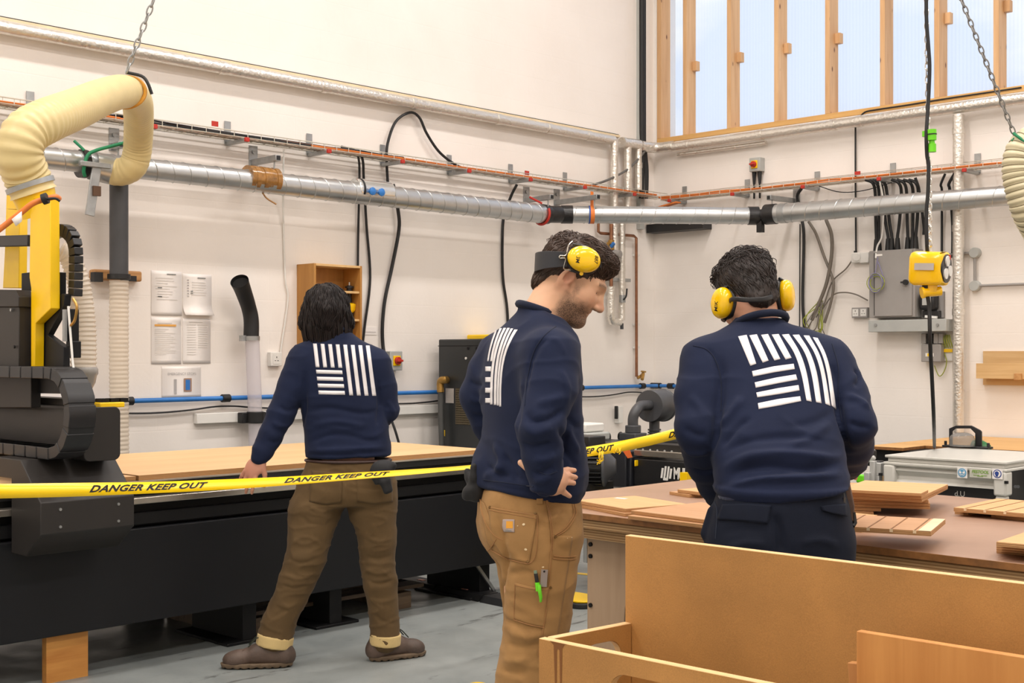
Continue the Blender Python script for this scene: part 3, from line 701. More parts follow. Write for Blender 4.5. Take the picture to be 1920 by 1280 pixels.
M_hose = mat('cream_flex_hose', (216, 196, 140), .42, var=.05)
M_rib = mat('cream_hose_rib', (206, 186, 134), .4)
dp = .2
tp = Lw(223, 340, dp); bp = Lw(223, 520, dp); bt = Lw(223, 850, dp); ex = tp[0], tp[1]
m = MB(); m.cyl((dp, bp[1], tp[2]+.06), (dp, bp[1], bp[2]), .0585, n=28); obj('dust_pipe', m, M_dgrey, label='dark grey vertical dust pipe below the long duct', cat='pipe')
t = root('pipe_clamp', V(0, bp[1], bp[2]), 'wooden wall block with black clamp holding the dust pipe', 'clamp')
m = MB(); m.box2(Lw(166, 505, .0)+V(0, 0, 0), Lw(267, 528, .07)); obj('block', m, wood('oak_block', (200, 152, 96), (168, 120, 70), axis=1), t, bevel=.012)
m = MB(); ring(m, V(dp, bp[1], bp[2]+.005), UP, .072, .03); m.box(V(.14, bp[1]+.1, bp[2]), (.03, .1, .035)); m.box(V(.14, bp[1]-.12, bp[2]), (.05, .06, .06)); obj('clamp_band', m, M_black, t)
m = MB(); ribbed(m, [(dp, bp[1], bp[2]-.02), (dp, bp[1], bp[2]-.5), (dp, bp[1]+.004, bt[2]-.35)], .0595, .028, .002); obj('ribbed_hose', m, M_clearrib, label='clear ribbed hose hanging from the dark dust pipe', cat='hose')
# black suction elbow on clear pipe
t = root('suction_pipe', Lw(478, 850, .12), 'clear suction pipe with black bent mouthpiece on the left wall', 'pipe')
o_ = .12
pe = [Lw(449, 527, o_+.1), Lw(456, 545, o_+.06), Lw(466, 575, o_+.01), Lw(471, 600, o_), Lw(471, 635, o_)]
m = MB(); pp = spline(pe, 7); m.tube(pp, np.interp(np.linspace(0, 1, len(pp)), [0, .1, .5, 1], [.064, .06, .052, .054]), n=26, caps=False); obj('mouthpiece', m, M_black, t)
m.v and None
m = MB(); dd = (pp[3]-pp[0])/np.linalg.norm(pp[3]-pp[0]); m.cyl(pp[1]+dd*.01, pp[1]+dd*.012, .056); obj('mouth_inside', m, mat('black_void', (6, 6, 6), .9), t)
m = MB(); c = Lw(471, 634, o_); ring(m, c, UP, .06, .03); m.box(c+V(0, -.07, 0), (.03, .04, .04)); obj('hose_clip', m, M_steel2, t)
m = MB(); a = Lw(473, 636, o_); b = Lw(482, 860, o_-.0); m.tube([a, (a+b)/2, b-V(0, 0, .25)], .05, n=26); obj('clear_pipe', m, M_clear, t)
m = MB(); c = Lw(479, 782, .08); ring(m, Lw(479, 782, o_), UP, .062, .08); m.box(c+V(0, -.03, 0), (.06, .2, .075)); obj('wall_clip', m, M_black, t, bevel=.006)
# open wooden tool box with a drill
t = root('tool_box', Lw(620, 640, 0), 'open wooden box of shelves screwed to the left wall', 'shelf box')
M_oakv = wood('oak_veneer_box', (190, 138, 70), (164, 112, 50), axis=2, scale=7); M_oake = wood('pale_box_edge', (222, 184, 128), (206, 164, 106), axis=2)
D = .21; ya = onX(589, 500, D)[1]; yb = onX(679, 500, D)[1]; zt = onX(589, 493, D)[2]; zb2 = zt-1.0
th = .018
for nm, lo, hi in (('side_panel', (0, ya, zb2), (D, ya+th, zt)), ('side_panel', (0, yb-th, zb2), (D, yb, zt)), ('top_panel', (0, ya+th, zt-th), (D, yb-th, zt)), ('back_panel', (.0, ya+th, zb2), (.008, yb-th, zt-th)), ('bottom_panel', (0, ya+th, zb2), (D, yb-th, zb2+th))):
    m = MB(); m.box2(lo, hi); obj(nm, m, M_oakv if nm != 'top_panel' else M_oake, t, bevel=.002)
for q in (548, 600):
    z = onX(672, q, D)[2]; m = MB(); m.box2((.008, ya+th, z-.008), (D-.01, yb-th, z+.008)); obj('shelf', m, M_oake, t)
z0 = onX(652, 600, .12)[2]; yd = onX(655, 560, .12)[1]
t = root('cordless_drill', V(.12, yd, z0-.1), 'yellow and black drill standing in the wooden tool box', 'drill')
zz = lambda q: onX(655, q, .12)[2]
m = MB(); m.lathe((.12, yd, zz(586)), (0, 0, 1), [(0, .03), (.02, .046), (zz(568)-zz(586)-.01, .05), (zz(568)-zz(586), .034)], n=20); obj('motor_body', m, M_yellowp, t)
m = MB(); m.lathe((.12, yd, zz(568)), (0, 0, 1), [(0, .018), (.03, .02), (.05, .014), (.09, .022), (.12, .022), (.125, .034), (zz(540)-zz(568), .034), (zz(540)-zz(568)+.02, .016)], n=18); obj('chuck', m, M_blackp, t)
m = MB(); m.lathe((.12, yd, zz(618)), (0, 0, 1), [(0, .014), (.03, .024), (.06, .018), (.1, .03), (zz(586)-zz(618), .034)], n=18); obj('handle', m, M_blackp, t)
m = MB(); m.cyl((.12, yd, zz(540)), (.12, yd, zz(529)), .006); obj('drill_bit', m, M_steel, t)

# ================================================================ services on the end wall
t = root('fuse_cabinet', Rw(1677, 597, 0), 'grey steel fuse cabinet with a hinged door on the end wall', 'cabinet')
o0 = Rw(1727, 596, .0); D = .16
xa = onY(1628, 530, -D)[0]; xb = onY(1714, 530, -D)[0]; zt = onY(1670, 468, -D)[2]; zb2 = onY(1670, 595, -D)[2]
m = MB(); m.box2((xa, -D+.014, zb2), (xb, 0, zt)); obj('body', m, M_greybox, t, bevel=.004)
m = MB(); m.box2((xa+.055, -D, zb2+.01), (xb-.02, -D+.012, zt-.01)); dr = obj('door', m, M_greybox, t, bevel=.004)
m = MB(); c = onY(1699, 529, -D-.01); m.cyl(c, c-V(0, .02, 0), .022); m.box(c-V(.02, .015, 0), (.04, .012, .014)); obj('lock', m, M_blackp, dr)
m = MB(); m.box2((xa+.052, -D-.001, zb2+.02), (xa+.055, -D+.013, zt-.02)); obj('hinge_gap', m, M_blackp, t)
m = MB(); c = onY(1648, 478, -D-.001); m.box(c, (.06, .002, .014)); obj('sticker', m, M_paper, dr)
cabx0, cabx1, cabzt = xa, xb, zt
t = root('meter', Rw(1742, 590, 0), 'black electricity meter on a board right of the cabinet', 'meter')
D = .1
m = MB(); a = onY(1723, 596, -.03); b = onY(1769, 546, -.03); m.box2((a[0], -.03, a[2]), (b[0], 0, b[2])); obj('backboard', m, M_greybox, t)
m = MB(); a = onY(1722, 581, -.12); b = onY(1752, 548, -.12); m.box2((a[0], -.12, a[2]), (b[0], -.03, b[2])); mm = obj('meter_case', m, M_blackp, t, bevel=.02)
m = MB(); a = onY(1729, 572, -.122); b = onY(1745, 549, -.122); m.box2((a[0], -.123, a[2]), (b[0], -.119, b[2])); obj('dial_face', m, M_grey2, mm)
m = MB(); a = onY(1729, 595, -.08); b = onY(1760, 582, -.08); m.box2((a[0], -.08, a[2]), (b[0], -.03, b[2])); obj('terminal_cover', m, M_blackm, t, bevel=.004)
m = MB(); m.beam(onY(1735, 593, -.1), onY(1757, 595, -.1), .02, .02); obj('seal_tag', m, M_white, t)
t = root('cable_trough', Rw(1706, 622, 0), 'pale grey steel cable trough below the fuse cabinet', 'trunking')
D = .16; a = onY(1628, 622.5, -D); b = onY(1774, 597.5, -D)
m = MB(); m.box2((a[0], -D, a[2]), (b[0], 0, b[2])); obj('trough', m, M_grey2, t, bevel=.004)
for q in (1642, 1758):
    m = MB(); c = onY(q, 609, -D-.001); m.cyl(c, c-V(0, .008, 0), .012); obj('screw', m, M_steel2, t)
t = root('junction_box', Rw(1745, 680, 0), 'small grey fuse box with warning label under the trough', 'fuse box')
D = .09; a = onY(1727, 678, -D); b = onY(1764, 645, -D); m = MB(); m.box2((a[0], -D, a[2]), (b[0], 0, b[2])); obj('body', m, M_greybox, t, bevel=.006)
m = MB(); c = onY(1743, 665, -D-.001); m.box(c, (.07, .003, .028)); lb = obj('warning_label', m, M_white, t)
m = MB(); m.box(c-V(.0, .0025, 0), (.036, .003, .022)); obj('yellow_patch', m, M_yellow, lb)
for k, q in enumerate((1727, 1738, 1750, 1759)):
    a = onY(q, 644, -.07); b = onY(q+8.5, 625, -.07); m = MB(); m.box2((a[0], -.07, a[2]), (b[0], 0, b[2])); obj('fuse_holder', m, M_greybox if k != 1 else M_blackp, t, bevel=.004)
m = MB(); m.box2(onY(1767, 676, -.02), onY(1790, 652, 0)); obj('earth_plate', m, M_white, t)
m = MB(); m.box2(onY(1769, 660, -.035), onY(1787, 654, -.02)); obj('earth_bar', m, M_yellow, t)
m = MB()
for k in range(5): m.tube([onY(1768+3*k, 628, -.03), onY(1766+4*k, 637, -.06), onY(1770+4*k, 652, -.03)], .005, n=6, smooth=4)
m.tube([onY(1771, 662, -.03), onY(1775, 680, -.03), onY(1768, 700, -.03), onY(1760, 704, -.03), onY(1752, 685, -.03)], .004, n=6, smooth=4)
obj('earth_wires', m, M_green_w, t)
# cables entering the cabinet top
ce = [(1641, 345, 1643), (1648, 340, 1648), (1655, 340, 1665), (1663, 350, 1672), (1690, 345, 1683), (1700, 340, 1702), (1712, 330, 1711), (1722, 330, 1717)]
for k, (p0, q0, p1) in enumerate(ce):
    zt_ = onY(p1, 466, -.08)[2]; b = V(onY(p1, 466, -.08)[0], -.08, cabzt)
    m = MB(); m.tube([Rw(p0-18, 337, .12), Rw(p0-5, 343, .12), Rw(p0, 362, .08), Rw((p0+p1)/2, 415, .06), V(b[0], -.08, cabzt+.12), b+V(0, 0, .07)], .013, smooth=5, n=8)
    m.cyl(b+V(0, 0, .1), b+V(0, 0, .0), .017, .025); obj('supply_cable', m, M_black, label='black cable %s entering the cabinet top' % ['furthest left', 'second from left', 'third from left', 'fourth from left', 'fifth from left', 'third from right', 'second from right', 'furthest right'][k], cat='cable', group='black cables entering the fuse cabinet')
cable([Rw(1650, 340, .13), Rw(1656, 380, .1), Rw(1654, 440, .1), Rw(1645, 462, .13), Rw(1642, 484, .17)], .008, 'white cable draped over the left of the fuse cabinet', M_white)
cable([Rw(1604, 237, .03), Rw(1604, 330, .03), Rw(1605, 472, .03)], .008, 'thin black cable dropping straight to the spur switch')
cable([Rw(1503, 353, .1), Rw(1495, 368, .06), Rw(1500, 400, .03), Rw(1507, 440, .03), Rw(1505, 560, .03), Rw(1508, 630, .03), Rw(1508, 820, .03)], .014, 'thick black cable dropping behind the stooping man')
cable([Rw(1500, 420, .02), Rw(1499, 640, .02), Rw(1498, 800, .02)], .005, 'thin dark conduit line beside the thick dropping cable')
M_gcab = mat('grey_sheath', (112, 104, 94), .5)
cable([Rw(1549, 412, .06), Rw(1559, 440, .06), Rw(1559, 480, .06), Rw(1550, 530, .06), Rw(1535, 570, .06), Rw(1522, 600, .06)], .016, 'thick grey cable bowing down the end wall', M_gcab)
cable([Rw(1516, 415, .05), Rw(1530, 438, .05), Rw(1545, 480, .05), Rw(1557, 510, .05), Rw(1563, 535, .05), Rw(1557, 570, .05), Rw(1546, 605, .05)], .013, 'second grey cable crossing behind the thick one', M_gcab)
cable([Rw(1597, 489, .03), Rw(1585, 505, .03), Rw(1565, 522, .03), Rw(1555, 540, .03), Rw(1545, 570, .04), Rw(1530, 595, .05)], .006, 'thin grey wire sloping down from the spur switch', M_gcab)
cable([Rw(1627, 563, .05), Rw(1605, 552, .05), Rw(1582, 548, .05), Rw(1562, 553, .05), Rw(1545, 575, .05), Rw(1535, 590, .05)], .006, 'grey wire arching from the cabinet side', M_gcab)
m = MB(); rw_ = random.Random(5)
for k in range(12):
    a = (1535+rw_.uniform(-6, 12), 570+rw_.uniform(-8, 8)); b = (1518+rw_.uniform(-12, 25), 605+rw_.uniform(-12, 12)); c = (1530+rw_.uniform(-20, 18), 622+rw_.uniform(-6, 8))
    m.tube([Rw(*a, .05), Rw(*b, .05+rw_.uniform(0, .08)), Rw(*c, .05)], .0042, n=6, smooth=5, mat=k % 2)
obj('loose_wires', m, [M_green_w, M_gcab], label='tangle of bare-ended loose wires above the stooping man', cat='wires')
m = MB(); c = onY(1643, 530, -.18)
for k in range(4): m.tube([c+V(.055*math.cos(x)*(1+.25*k*math.sin(k)), -.005*k, .055*math.sin(x)*(1+.15*k)) for x in np.linspace(0, 6.2, 20)], .0035, n=6, mat=k % 2)
m.tube([onY(1646, 482, -.18), onY(1641, 510, -.18), c+V(-.04, 0, .03)], .004, smooth=4, mat=1); m.tube([onY(1646, 490, -.18), onY(1655, 515, -.18), c+V(.06, 0, .02)], .004, smooth=4, mat=1)
obj('wire_coil', m, [M_green_w, mat('violet_wire', (130, 126, 160), .5)], label='coil of thin coloured wire hanging on the cabinet door', cat='wires')
for k, (p, q, p2, q2) in enumerate([(1716, 333, 1724, 362), (1772, 326, 1766, 358), (1790, 325, 1781, 357)]):
    lab = ['black cable dropping from the tray left of the hanging outlet', 'black cable dropping from the tray just right of the chain', 'black cable dropping from the tray beside the lagged pipe'][k]
    e = (1732, 400) if k == 0 else ((1766, 472) if k == 1 else (1786, 483))
    cable([Rw(p, q, .12), Rw(p2-2, q2-12, .1), Rw(p2, q2, .06), Rw(e[0], 420, .03), Rw(e[0], e[1]+(40 if k == 0 else 0), .03)], .012 if k != 1 else .010, lab)
cable([Rw(1536, 349, .1), Rw(1575, 360, .06), Rw(1620, 357, .06), Rw(1672, 342, .1)], .004, 'thin wire sagging below the end wall tray')
cable([Rw(1612, 219, .02), Rw(1622, 210, .01), Rw(1640, 206, .01), Rw(1700, 197, .01), Rw(1780, 184, .01), Rw(1915, 164, .01)], .006, 'thin black cable lying along the timber sill')
# steel conduit with round boxes
t = root('steel_conduit', Rw(1830, 540, 0), 'grey steel conduit with two round boxes on the end wall', 'conduit')
A = Rw(1828, 474, .03); B = Rw(1828, 536, .03); zA, zB = A[2], B[2]
m = MB(); m.tube([V(Rw(1765, 474)[0], -.03, zA), A], .012); m.tube([A, V(A[0], -.03, zB)], .012); m.tube([V(A[0], -.03, zB), V(6.5, -.03, zB)], .012); obj('tube_run', m, M_greybox, t)
for z in (zA, zB):
    m = MB(); m.lathe((A[0], -.001, z), (0, -1, 0), [(0, .042), (.045, .042), (.052, .038)]); obj('round_box', m, M_grey2, t)
t = root('tool_rack', Rw(1880, 715, 0), 'small pale wooden rack screwed to the end wall', 'rack')
M_plyp = wood('pale_ply', (220, 186, 134), (200, 160, 106), axis=0)
xa = Rw(1843, 690)[0]
m = MB(); a = onY(1844, 658, -.01); m.box2((a[0], -.018, onY(1870, 712, -.01)[2]-.04), (a[0]+1.2, 0, a[2])); obj('back_board', m, M_plyp, t)
m = MB(); a = onY(1831, 681, -.12); b = onY(1880, 710, -.12); m.box2((a[0], -.13, b[2]), (a[0]+1.2, -.112, a[2])); obj('front_board', m, M_plyp, t, bevel=.002)
m = MB(); m.box2((a[0]+.03, -.112, b[2]), (a[0]+1.17, -.018, b[2]+.018)); obj('bottom_board', m, M_plyp, t)
m = MB(); c = onY(1909, 706, -.14); m.box(c, (.055, .03, .05)); obj('block', m, wood('oak_block', (200, 152, 96), (168, 120, 70), axis=1), t, bevel=.002)
# ================================================================ extraction hose over the router
h_pts = [dep(63, 363, 5.58), dep(50, 330, 5.56), dep(36, 290, 5.50), dep(48, 250, 5.52), dep(88, 226, 5.65), dep(140, 205, 6.0), dep(195, 181, 6.6), dep(232, 172, 7.05), dep(255, 186, 7.45), dep(260, 220, 7.75), dep(259, 262, 7.93), dep(256, 292, 7.99), dep(248, 312, 8.0), dep(233, 321, 8.02), dep(218, 322, 8.03), dep(204, 319, 8.03)]
t = root('flex_hose', dep(256, 340, 8.0), 'cream flexible extraction hose arching from the yellow router tube to the duct', 'hose')
m = MB(); pth = resample(spline(h_pts, 8), .0065); s_ = arclen(pth)
m.tube(pth, .098-.012*np.clip(s_/s_[-1], 0, 1)+(.0010+.0026*np.exp(-(s_/.42)**4))*np.cos(2*math.pi*s_/.034), n=40, caps=False); obj('ribbed_skin', m, M_hose, t)
m = MB(); q = pth[6]; dd = pth[7]-pth[2]; ring(m, q, dd, .106, .022); obj('hose_clamp', m, M_steel2, t)
i = int(len(pth)*.635); M_strap = mat('orange_strap', (206, 142, 30), .6)
def loop_ring(m, c, d, r, rr, n=36):
    d = np.asarray(d, float); d /= np.linalg.norm(d); u = np.cross(d, UP); u /= np.linalg.norm(u); w = np.cross(u, d)
    m.tube([c+r*(math.cos(a)*u+math.sin(a)*w) for a in np.linspace(0, 2*math.pi, n, endpoint=False)], rr, n=8, closed=True)
ih = int(np.argmin([abs((p-CAM)@CR/((p-CAM)@CF)*FPX+960-250) if 8 < k/len(pth)*15 < 10 else 9e9 for k, p in enumerate(pth)])) if False else int(len(pth)*.62)
m = MB(); d_ = pth[ih+4]-pth[ih-4]; loop_ring(m, pth[ih], d_+V(0, 0, -.6)*np.linalg.norm(d_), .103, .011); obj('hanging_strap', m, M_strap, t)
m = MB(); tp_ = pth[ih]+V(0, 0, .11); m.tube([tp_, tp_+V(.06, .06, -.02), tp_+V(.09, .08, -.06), tp_+V(.1, .1, -.12)], .009, smooth=4); obj('strap_hook', m, M_black, t)
# chain helper
def chain(name, a, b, label, link=.075, wr=.0065, mt=None, wid=.42):
    a = np.asarray(a, float); b = np.asarray(b, float); L = np.linalg.norm(b-a); d = (b-a)/L; n = int(L/(link*.74)); u = np.cross(d, UP)
    u = u/np.linalg.norm(u) if np.linalg.norm(u) > .05 else V(*CR); w = np.cross(u, d); m = MB()
    for k in range(n):
        c = a+d*(L*(k+.5)/n); s1 = (u+w)/1.414 if k % 2 else (u-w)/1.414
        pts = []
        for q in np.linspace(0, 2*math.pi, 12, endpoint=False):
            y = math.cos(q)*link*.5; x = math.sin(q)*link*wid*.5*1.1; pts.append(c+d*y+s1*x)
        m.tube(pts, wr, n=5, closed=True)
    return obj(name, m, mt or M_steel2, label=label, cat='chain')
ta = pth[ih]+V(0, 0, .11); tb_ = dep(288, 0, 7.1); chain('chain', ta, ta+(tb_-ta)*1.6, 'steel chain holding up the arched cream hose on the left', link=.062, wr=.0048)
# blast gate where the hose meets the duct
t = root('blast_gate', Lw(178, 335, .3), 'galvanised blast gate with slide plate and green cord', 'gate')
c = Lw(190, 307, .25); m = MB(); dL = V(0, 1, 0)
m.cyl(Lw(207, 319, .27), Lw(172, 310, .27), .09, n=30); obj('collar', m, M_steel, t)
m = MB(); m.box(Lw(178, 309, .37), (.03, .2, .03)); m.beam(Lw(182, 308, .36), Lw(168, 404, .36), .06, .012, up=(1, 0, 0)); obj('slide_plate', m, M_steel2, t, bevel=.003)
m = MB(); m.box(Lw(181, 358, .37), (.02, .05, .06)); obj('stop_block', m, mat('rusty_iron', (90, 64, 44), .6), t)
m = MB(); m.tube([Lw(139, 264, .3), Lw(152, 276, .33), Lw(158, 282, .34)], .009); m.tube([Lw(232, 268, .33), Lw(205, 275, .35), Lw(180, 282, .36), Lw(164, 292, .36), Lw(157, 318, .36), Lw(159, 330, .34)], .011, smooth=5); obj('green_cord', m, M_dkgreen, t)
m = MB(); ring(m, Lw(155, 307, .24), dL, .088, .04); obj('black_band', m, M_ductape, t)

# ================================================================ the router by the long wall
XS = 2.45
ZPT, ZPB, ZBOT = .864, .838, .206
yR = onX(937, 1050, XS)[1]; yPR = onX(915, 838, 2.40)[1]; yLm = -9.3
M_bed = mat('router_black', (23, 24, 27), .5, var=.08, vs=2.5, spec=.3); M_bedd = mat('router_dark', (14, 14, 15), .55, var=.1, spec=.3)
t = cnc = root('router_machine', (1.8, -6.5, 0), 'long black computer-controlled router table with a yellow head by the left wall', 'machine')
m = MB(); m.box2((1.0, yLm, ZBOT), (XS, yR, .632)); obj('side_body', m, M_bed, t, bevel=.006)
m = MB(); m.box2((1.02, yLm, .632), (2.40, yR-.02, .80)); m.box2((2.40, yLm, .645), (2.44, yR-.01, .70)); obj('upper_frame', m, M_bedd, t, bevel=.004)
m = MB(); m.box2((2.405, yLm, .742), (2.475, yR-.01, .772)); obj('guide_rail', m, mat('polished_rail', (188, 180, 168), .25, .85), t, bevel=.004)
m = MB(); m.box2((1.02, yLm, .80), (2.425, yR-.05, ZPB)); obj('bed', m, M_blackm, t, bevel=.003)
m = MB(); m.box2((2.39, yLm, ZPB-.004), (2.432, yR-.05, ZPB+.002)); obj('bed_edge_strip', m, mat('dull_alu', (186, 178, 164), .4, .6), t)
for y in (onX(600, 1150, 2.2)[1], onX(440, 1150, 2.2)[1], onX(900, 1090, 2.3)[1], -8.9):
    m = MB(); m.box2((1.9, y-.06, .013), (2.36, y+.02, ZBOT)); m.box2((1.9, y-.16, 0), (2.38, y+.12, .015)); obj('foot', m, M_bedd, t, bevel=.003); m = MB(); m.box2((1.2, y-.06, 0), (1.5, y+.02, ZBOT)); obj('foot', m, M_bedd, t, bevel=.003)
m = MB()
y = onX(900, 1090, 2.4)[1]; m.beam((2.39, y-.02, ZBOT), (2.39, y+.13, .03), .012, .018); m.beam((2.39, y+.12, .03), (2.39, y+.32, .03), .04, .03); obj('foot_brace', m, M_steel2, t)
y0b = onX(85, 1200, 2.4)[1]; y1b = onX(163, 1200, 2.4)[1]
m = MB(); m.box2((2.37, y0b, 0), (2.41, y1b, ZBOT)); obj('wood_support', m, wood('orange_ply', (208, 148, 74), (180, 118, 52), axis=1), t)
# gantry
x1 = 2.75; ya = onX(76, 943, x1)[1]; yb = onX(252, 936, x1)[1]
z943 = onX(76, 943, x1)[2]; z1003 = onX(78, 1003, x1)[2]; z1045 = onX(80, 1045, x1)[2]+.01; pt = onY(38, 862, ya)
prof = [(pt[0]-.25, pt[2]), (pt[0], pt[2]), (x1, z943), (x1, z1003), (x1-.13, z1045-.02), (2.485, z1045-.02), (2.485, .90), (pt[0]-.25, .90)]
g = MB(); g.prism(prof, -ya, -yb, (0, 0, 0), V(1, 0, 0), V(0, 0, 1)); gh = obj('gantry_foot', g, M_blackc, t, bevel=.004)
for f, zz_ in ((.12, .35), (.12, .75), (.83, .3), (.83, .72)):
    m = MB(); p = V(x1, ya+(yb-ya)*(.2 if f < .5 else .82), z943+(z1003-z943)*(.25 if zz_ < .5 else .8)); m.cyl(p, p+V(.005, 0, 0), .006, n=10); obj('bolt', m, M_steel2, gh)
xe = 2.70; yb0 = onX(157, 815, xe)[1]; yb1 = onX(226, 815, xe)[1]; zbt = onX(157, 764, xe)[2]; zbb = onX(157, 866, xe)[2]
def rrect(a, b, c, d, r, n=5):
    o = []
    for (cx, cy, s) in ((c-r, b+r, -90), (c-r, d-r, 0), (a+r, d-r, 90), (a+r, b+r, 180)):
        for k in range(n+1): q = math.radians(s+90*k/n); o.append((cx+r*math.cos(q), cy+r*math.sin(q)))
    return o
m = MB(); m.prism(rrect(yb0, zbb, yb1, zbt, .028), .55, xe, (0, 0, 0), V(0, 1, 0), V(0, 0, 1)); bm_ = obj('gantry_beam', m, M_blackc, t, bevel=.003)
m = MB(); m.box2((.7, yb0+.03, zbt), (xe-.12, yb1-.05, zbt+.03)); obj('beam_rail', m, M_bedd, bm_)
m = MB(); a = onX(186, 763, xe-.02); b = onX(232, 756, xe-.02); m.box2((xe-.16, a[1], zbt-.004), (xe-.01, b[1], zbt+.018)); yc_ = obj('cover', m, M_yellow, t, bevel=.004)
m = MB(); [m.box((xe-.05, a[1]+.03+.045*k, zbt+.025), (.05, .036, .018)) for k in range(3)]; obj('clip', m, M_bedd, yc_)
# energy chain loop on the front of the beam
yc0 = yb0-.14; yc1 = yb0-.03
pr = onY(121, 770, yc0)[0]; zt_ = onY(60, 709, yc0)[2]; zb_ = onY(60, 836, yc0)[2]; R_ = (zt_-zb_)/2; th_ = .05
def belt(m, path, y0, y1, th, mat=0):
    path = np.asarray(path); T = np.gradient(path, axis=0); T /= np.linalg.norm(T, axis=1)[:, None]; Nn = np.stack([T[:, 1], -T[:, 0]], 1)
    vv = []; ff = []
    for p, n_ in zip(path, Nn):
        for (o_, y) in ((0, y0), (0, y1), (th, y1), (th, y0)): vv.append((p[0]-n_[0]*o_, y, p[1]-n_[1]*o_))
    for i in range(len(path)-1):
        for k in range(4): ff.append((4*i+k, 4*i+(k+1) % 4, 4*i+4+(k+1) % 4, 4*i+4+k))
    ff += [(3, 2, 1, 0), tuple(4*(len(path)-1)+k for k in range(4))]; m.add(vv, ff, mat)
cx = pr-R_; cz = (zt_+zb_)/2; ec = MB(); links = []
path = [(cx-1.5+.07*k, zt_) for k in range(22)]+[(cx+R_*math.sin(a), cz+R_*math.cos(a)) for a in np.linspace(.0, math.pi, 9)]+[(cx-.07*k, zb_) for k in range(1, 22)]
belt(ec, path, yc0, yc1, th_-.004)
dense = [np.array(path[0])]
for a, b in zip(path[:-1], path[1:]): dense += [np.array(a)+(np.array(b)-np.array(a))*k/6 for k in range(1, 7)]
for k in range(0, len(dense)-9, 9):                            # overlapping link covers, each a little proud of the next
    seg = np.array(dense[k:k+9]); belt(ec, seg+np.outer(np.linspace(1, .2, 9), (0, 0)), yc0-.003, yc1+.003, th_-.001)
obj('energy_chain', ec, M_blackp, t, bevel=.003)
m = MB(); a = onY(0, 865, yc1); b = onY(17, 838, yc1); m.box2((a[0]-.4, yc1-.05, a[2]), (b[0], yc1+.05, b[2])); obj('chain_tray', m, M_blackc, t, bevel=.003)
# head: yellow columns, charcoal spindle casing, black carriage
yh = yb0-.06
def PY(px, py, y=None): p = onY(px, py, yh if y is None else y); return p[0], p[2]
def slab(name, pix, y0, depth, mt, par=None, bevel=.003):
    m = MB(); m.prism([PY(a, b, y0) for a, b in pix], -y0-depth, -y0, (0, 0, 0), V(1, 0, 0), V(0, 0, 1)); return obj(name, m, mt, par or t, bevel=bevel)
col = slab('yellow_column', [(58, 706), (58, 540), (55, 520), (57, 372), (94, 369), (95, 578), (66, 606), (65, 706)], yh, .042, M_yellow)
slab('yellow_column', [(5, 540), (9, 465), (12, 362), (30, 350), (37, 372), (35, 540)], yh+.16, .04, M_yellow)
slab('yellow_top_plate', [(12, 392), (18, 372), (36, 354), (50, 366), (50, 392)], yh+.045, .11, M_yellow)
m = MB(); m.tube([dep(76, 404, 5.60), pth[0]*.5+dep(76, 404, 5.60)*.5, pth[0], pth[8]], [.078, .084, .092, .092], n=30); obj('extraction_neck', m, M_yellow, t)
sc_ = slab('spindle_casing', [(-120, 704), (-120, 575), (36, 575), (35, 704)], yh-.04, .06, M_blackc)
slab('casing_cap', [(-120, 575), (-120, 541), (28, 543), (35, 556), (35, 575)], yh-.05, .07, M_blackc)
for q in ((22, 581), (28, 650)):
    m = MB(); p = onY(*q, yh-.045); m.cyl(p, p-V(0, .006, 0), .007, n=10); obj('bolt', m, M_steel2 if q[1] < 600 else M_bedd, sc_)
cg = slab('carriage_plate', [(66, 706), (66, 618), (82, 596), (116, 550), (122, 552), (120, 572), (89, 628), (119, 650), (119, 738), (66, 737)], yh+.045, .03, M_bed)
slab('motor_fins', [(98, 560), (98, 512), (112, 510), (112, 560)], yh+.06, .03, M_bedd)
slab('motor_fins', [(40, 545), (40, 512), (58, 510), (58, 545)], yh+.03, .08, M_bedd)
slab('carriage_base', [(-120, 764), (-120, 700), (58, 700), (58, 764)], yh+.01, .045, M_blackc)
m = MB()
ch = [onY(*q, yh+.09) for q in ((100, 437), (113, 432), (126, 434), (137, 446), (142, 466), (142.5, 500), (142, 530), (141, 556))]
pp = resample(spline(ch, 6), .032)
for k in range(len(pp)-1): m.beam(pp[k], pp[k]+(pp[k+1]-pp[k])*.93, .055, .04, up=(0, 1, 0))
obj('cable_chain', m, M_blackp, t, bevel=.003)
m = MB(); m.beam(onY(-100, 455, yh+.1), onY(60, 451, yh+.1), .04, .05); obj('cable_chain_arm', m, M_blackp, t, bevel=.004)
m = MB(); hp = [dep(112, 470, 5.62), dep(128, 480, 5.63), dep(145, 520, 5.65), dep(153, 570, 5.66), dep(157, 630, 5.66), dep(156, 690, 5.66)]
pp = resample(spline(hp, 8), .004); s2 = arclen(pp); m.tube(pp, np.interp(s2/s2[-1], [0, .4, 1], [.042, .05, .056])+.003*np.cos(2*math.pi*s2/.02), n=26); obj('dust_hose', m, M_clearrib, t)
m = MB(); c = dep(156, 692, 5.66); m.lathe(c, (0, 0, -1), [(-.01, .058), (.0, .064), (.02, .064), (.03, .058), (.06, .052), (.09, .036), (.11, .012)]); m.box(c+V(-.06, .0, -.05), (.08, .09, .1)); obj('dust_hood', m, mat('smoky_hood', (150, 146, 140), .25), t)
m = MB()
for k, q in enumerate(([(128, 574), (130, 600), (134, 650), (138, 690), (150, 728), (158, 740)], [(122, 580), (122, 620), (122, 640)], [(137, 560), (144, 575), (140, 600), (133, 610)])):
    m.tube([onY(*a, yh+.02) for a in q], (.005, .012, .006)[k], n=7, smooth=4, mat=(0, 1, 2)[k])
obj('air_lines', m, [M_white, M_steel2, M_brass], t)
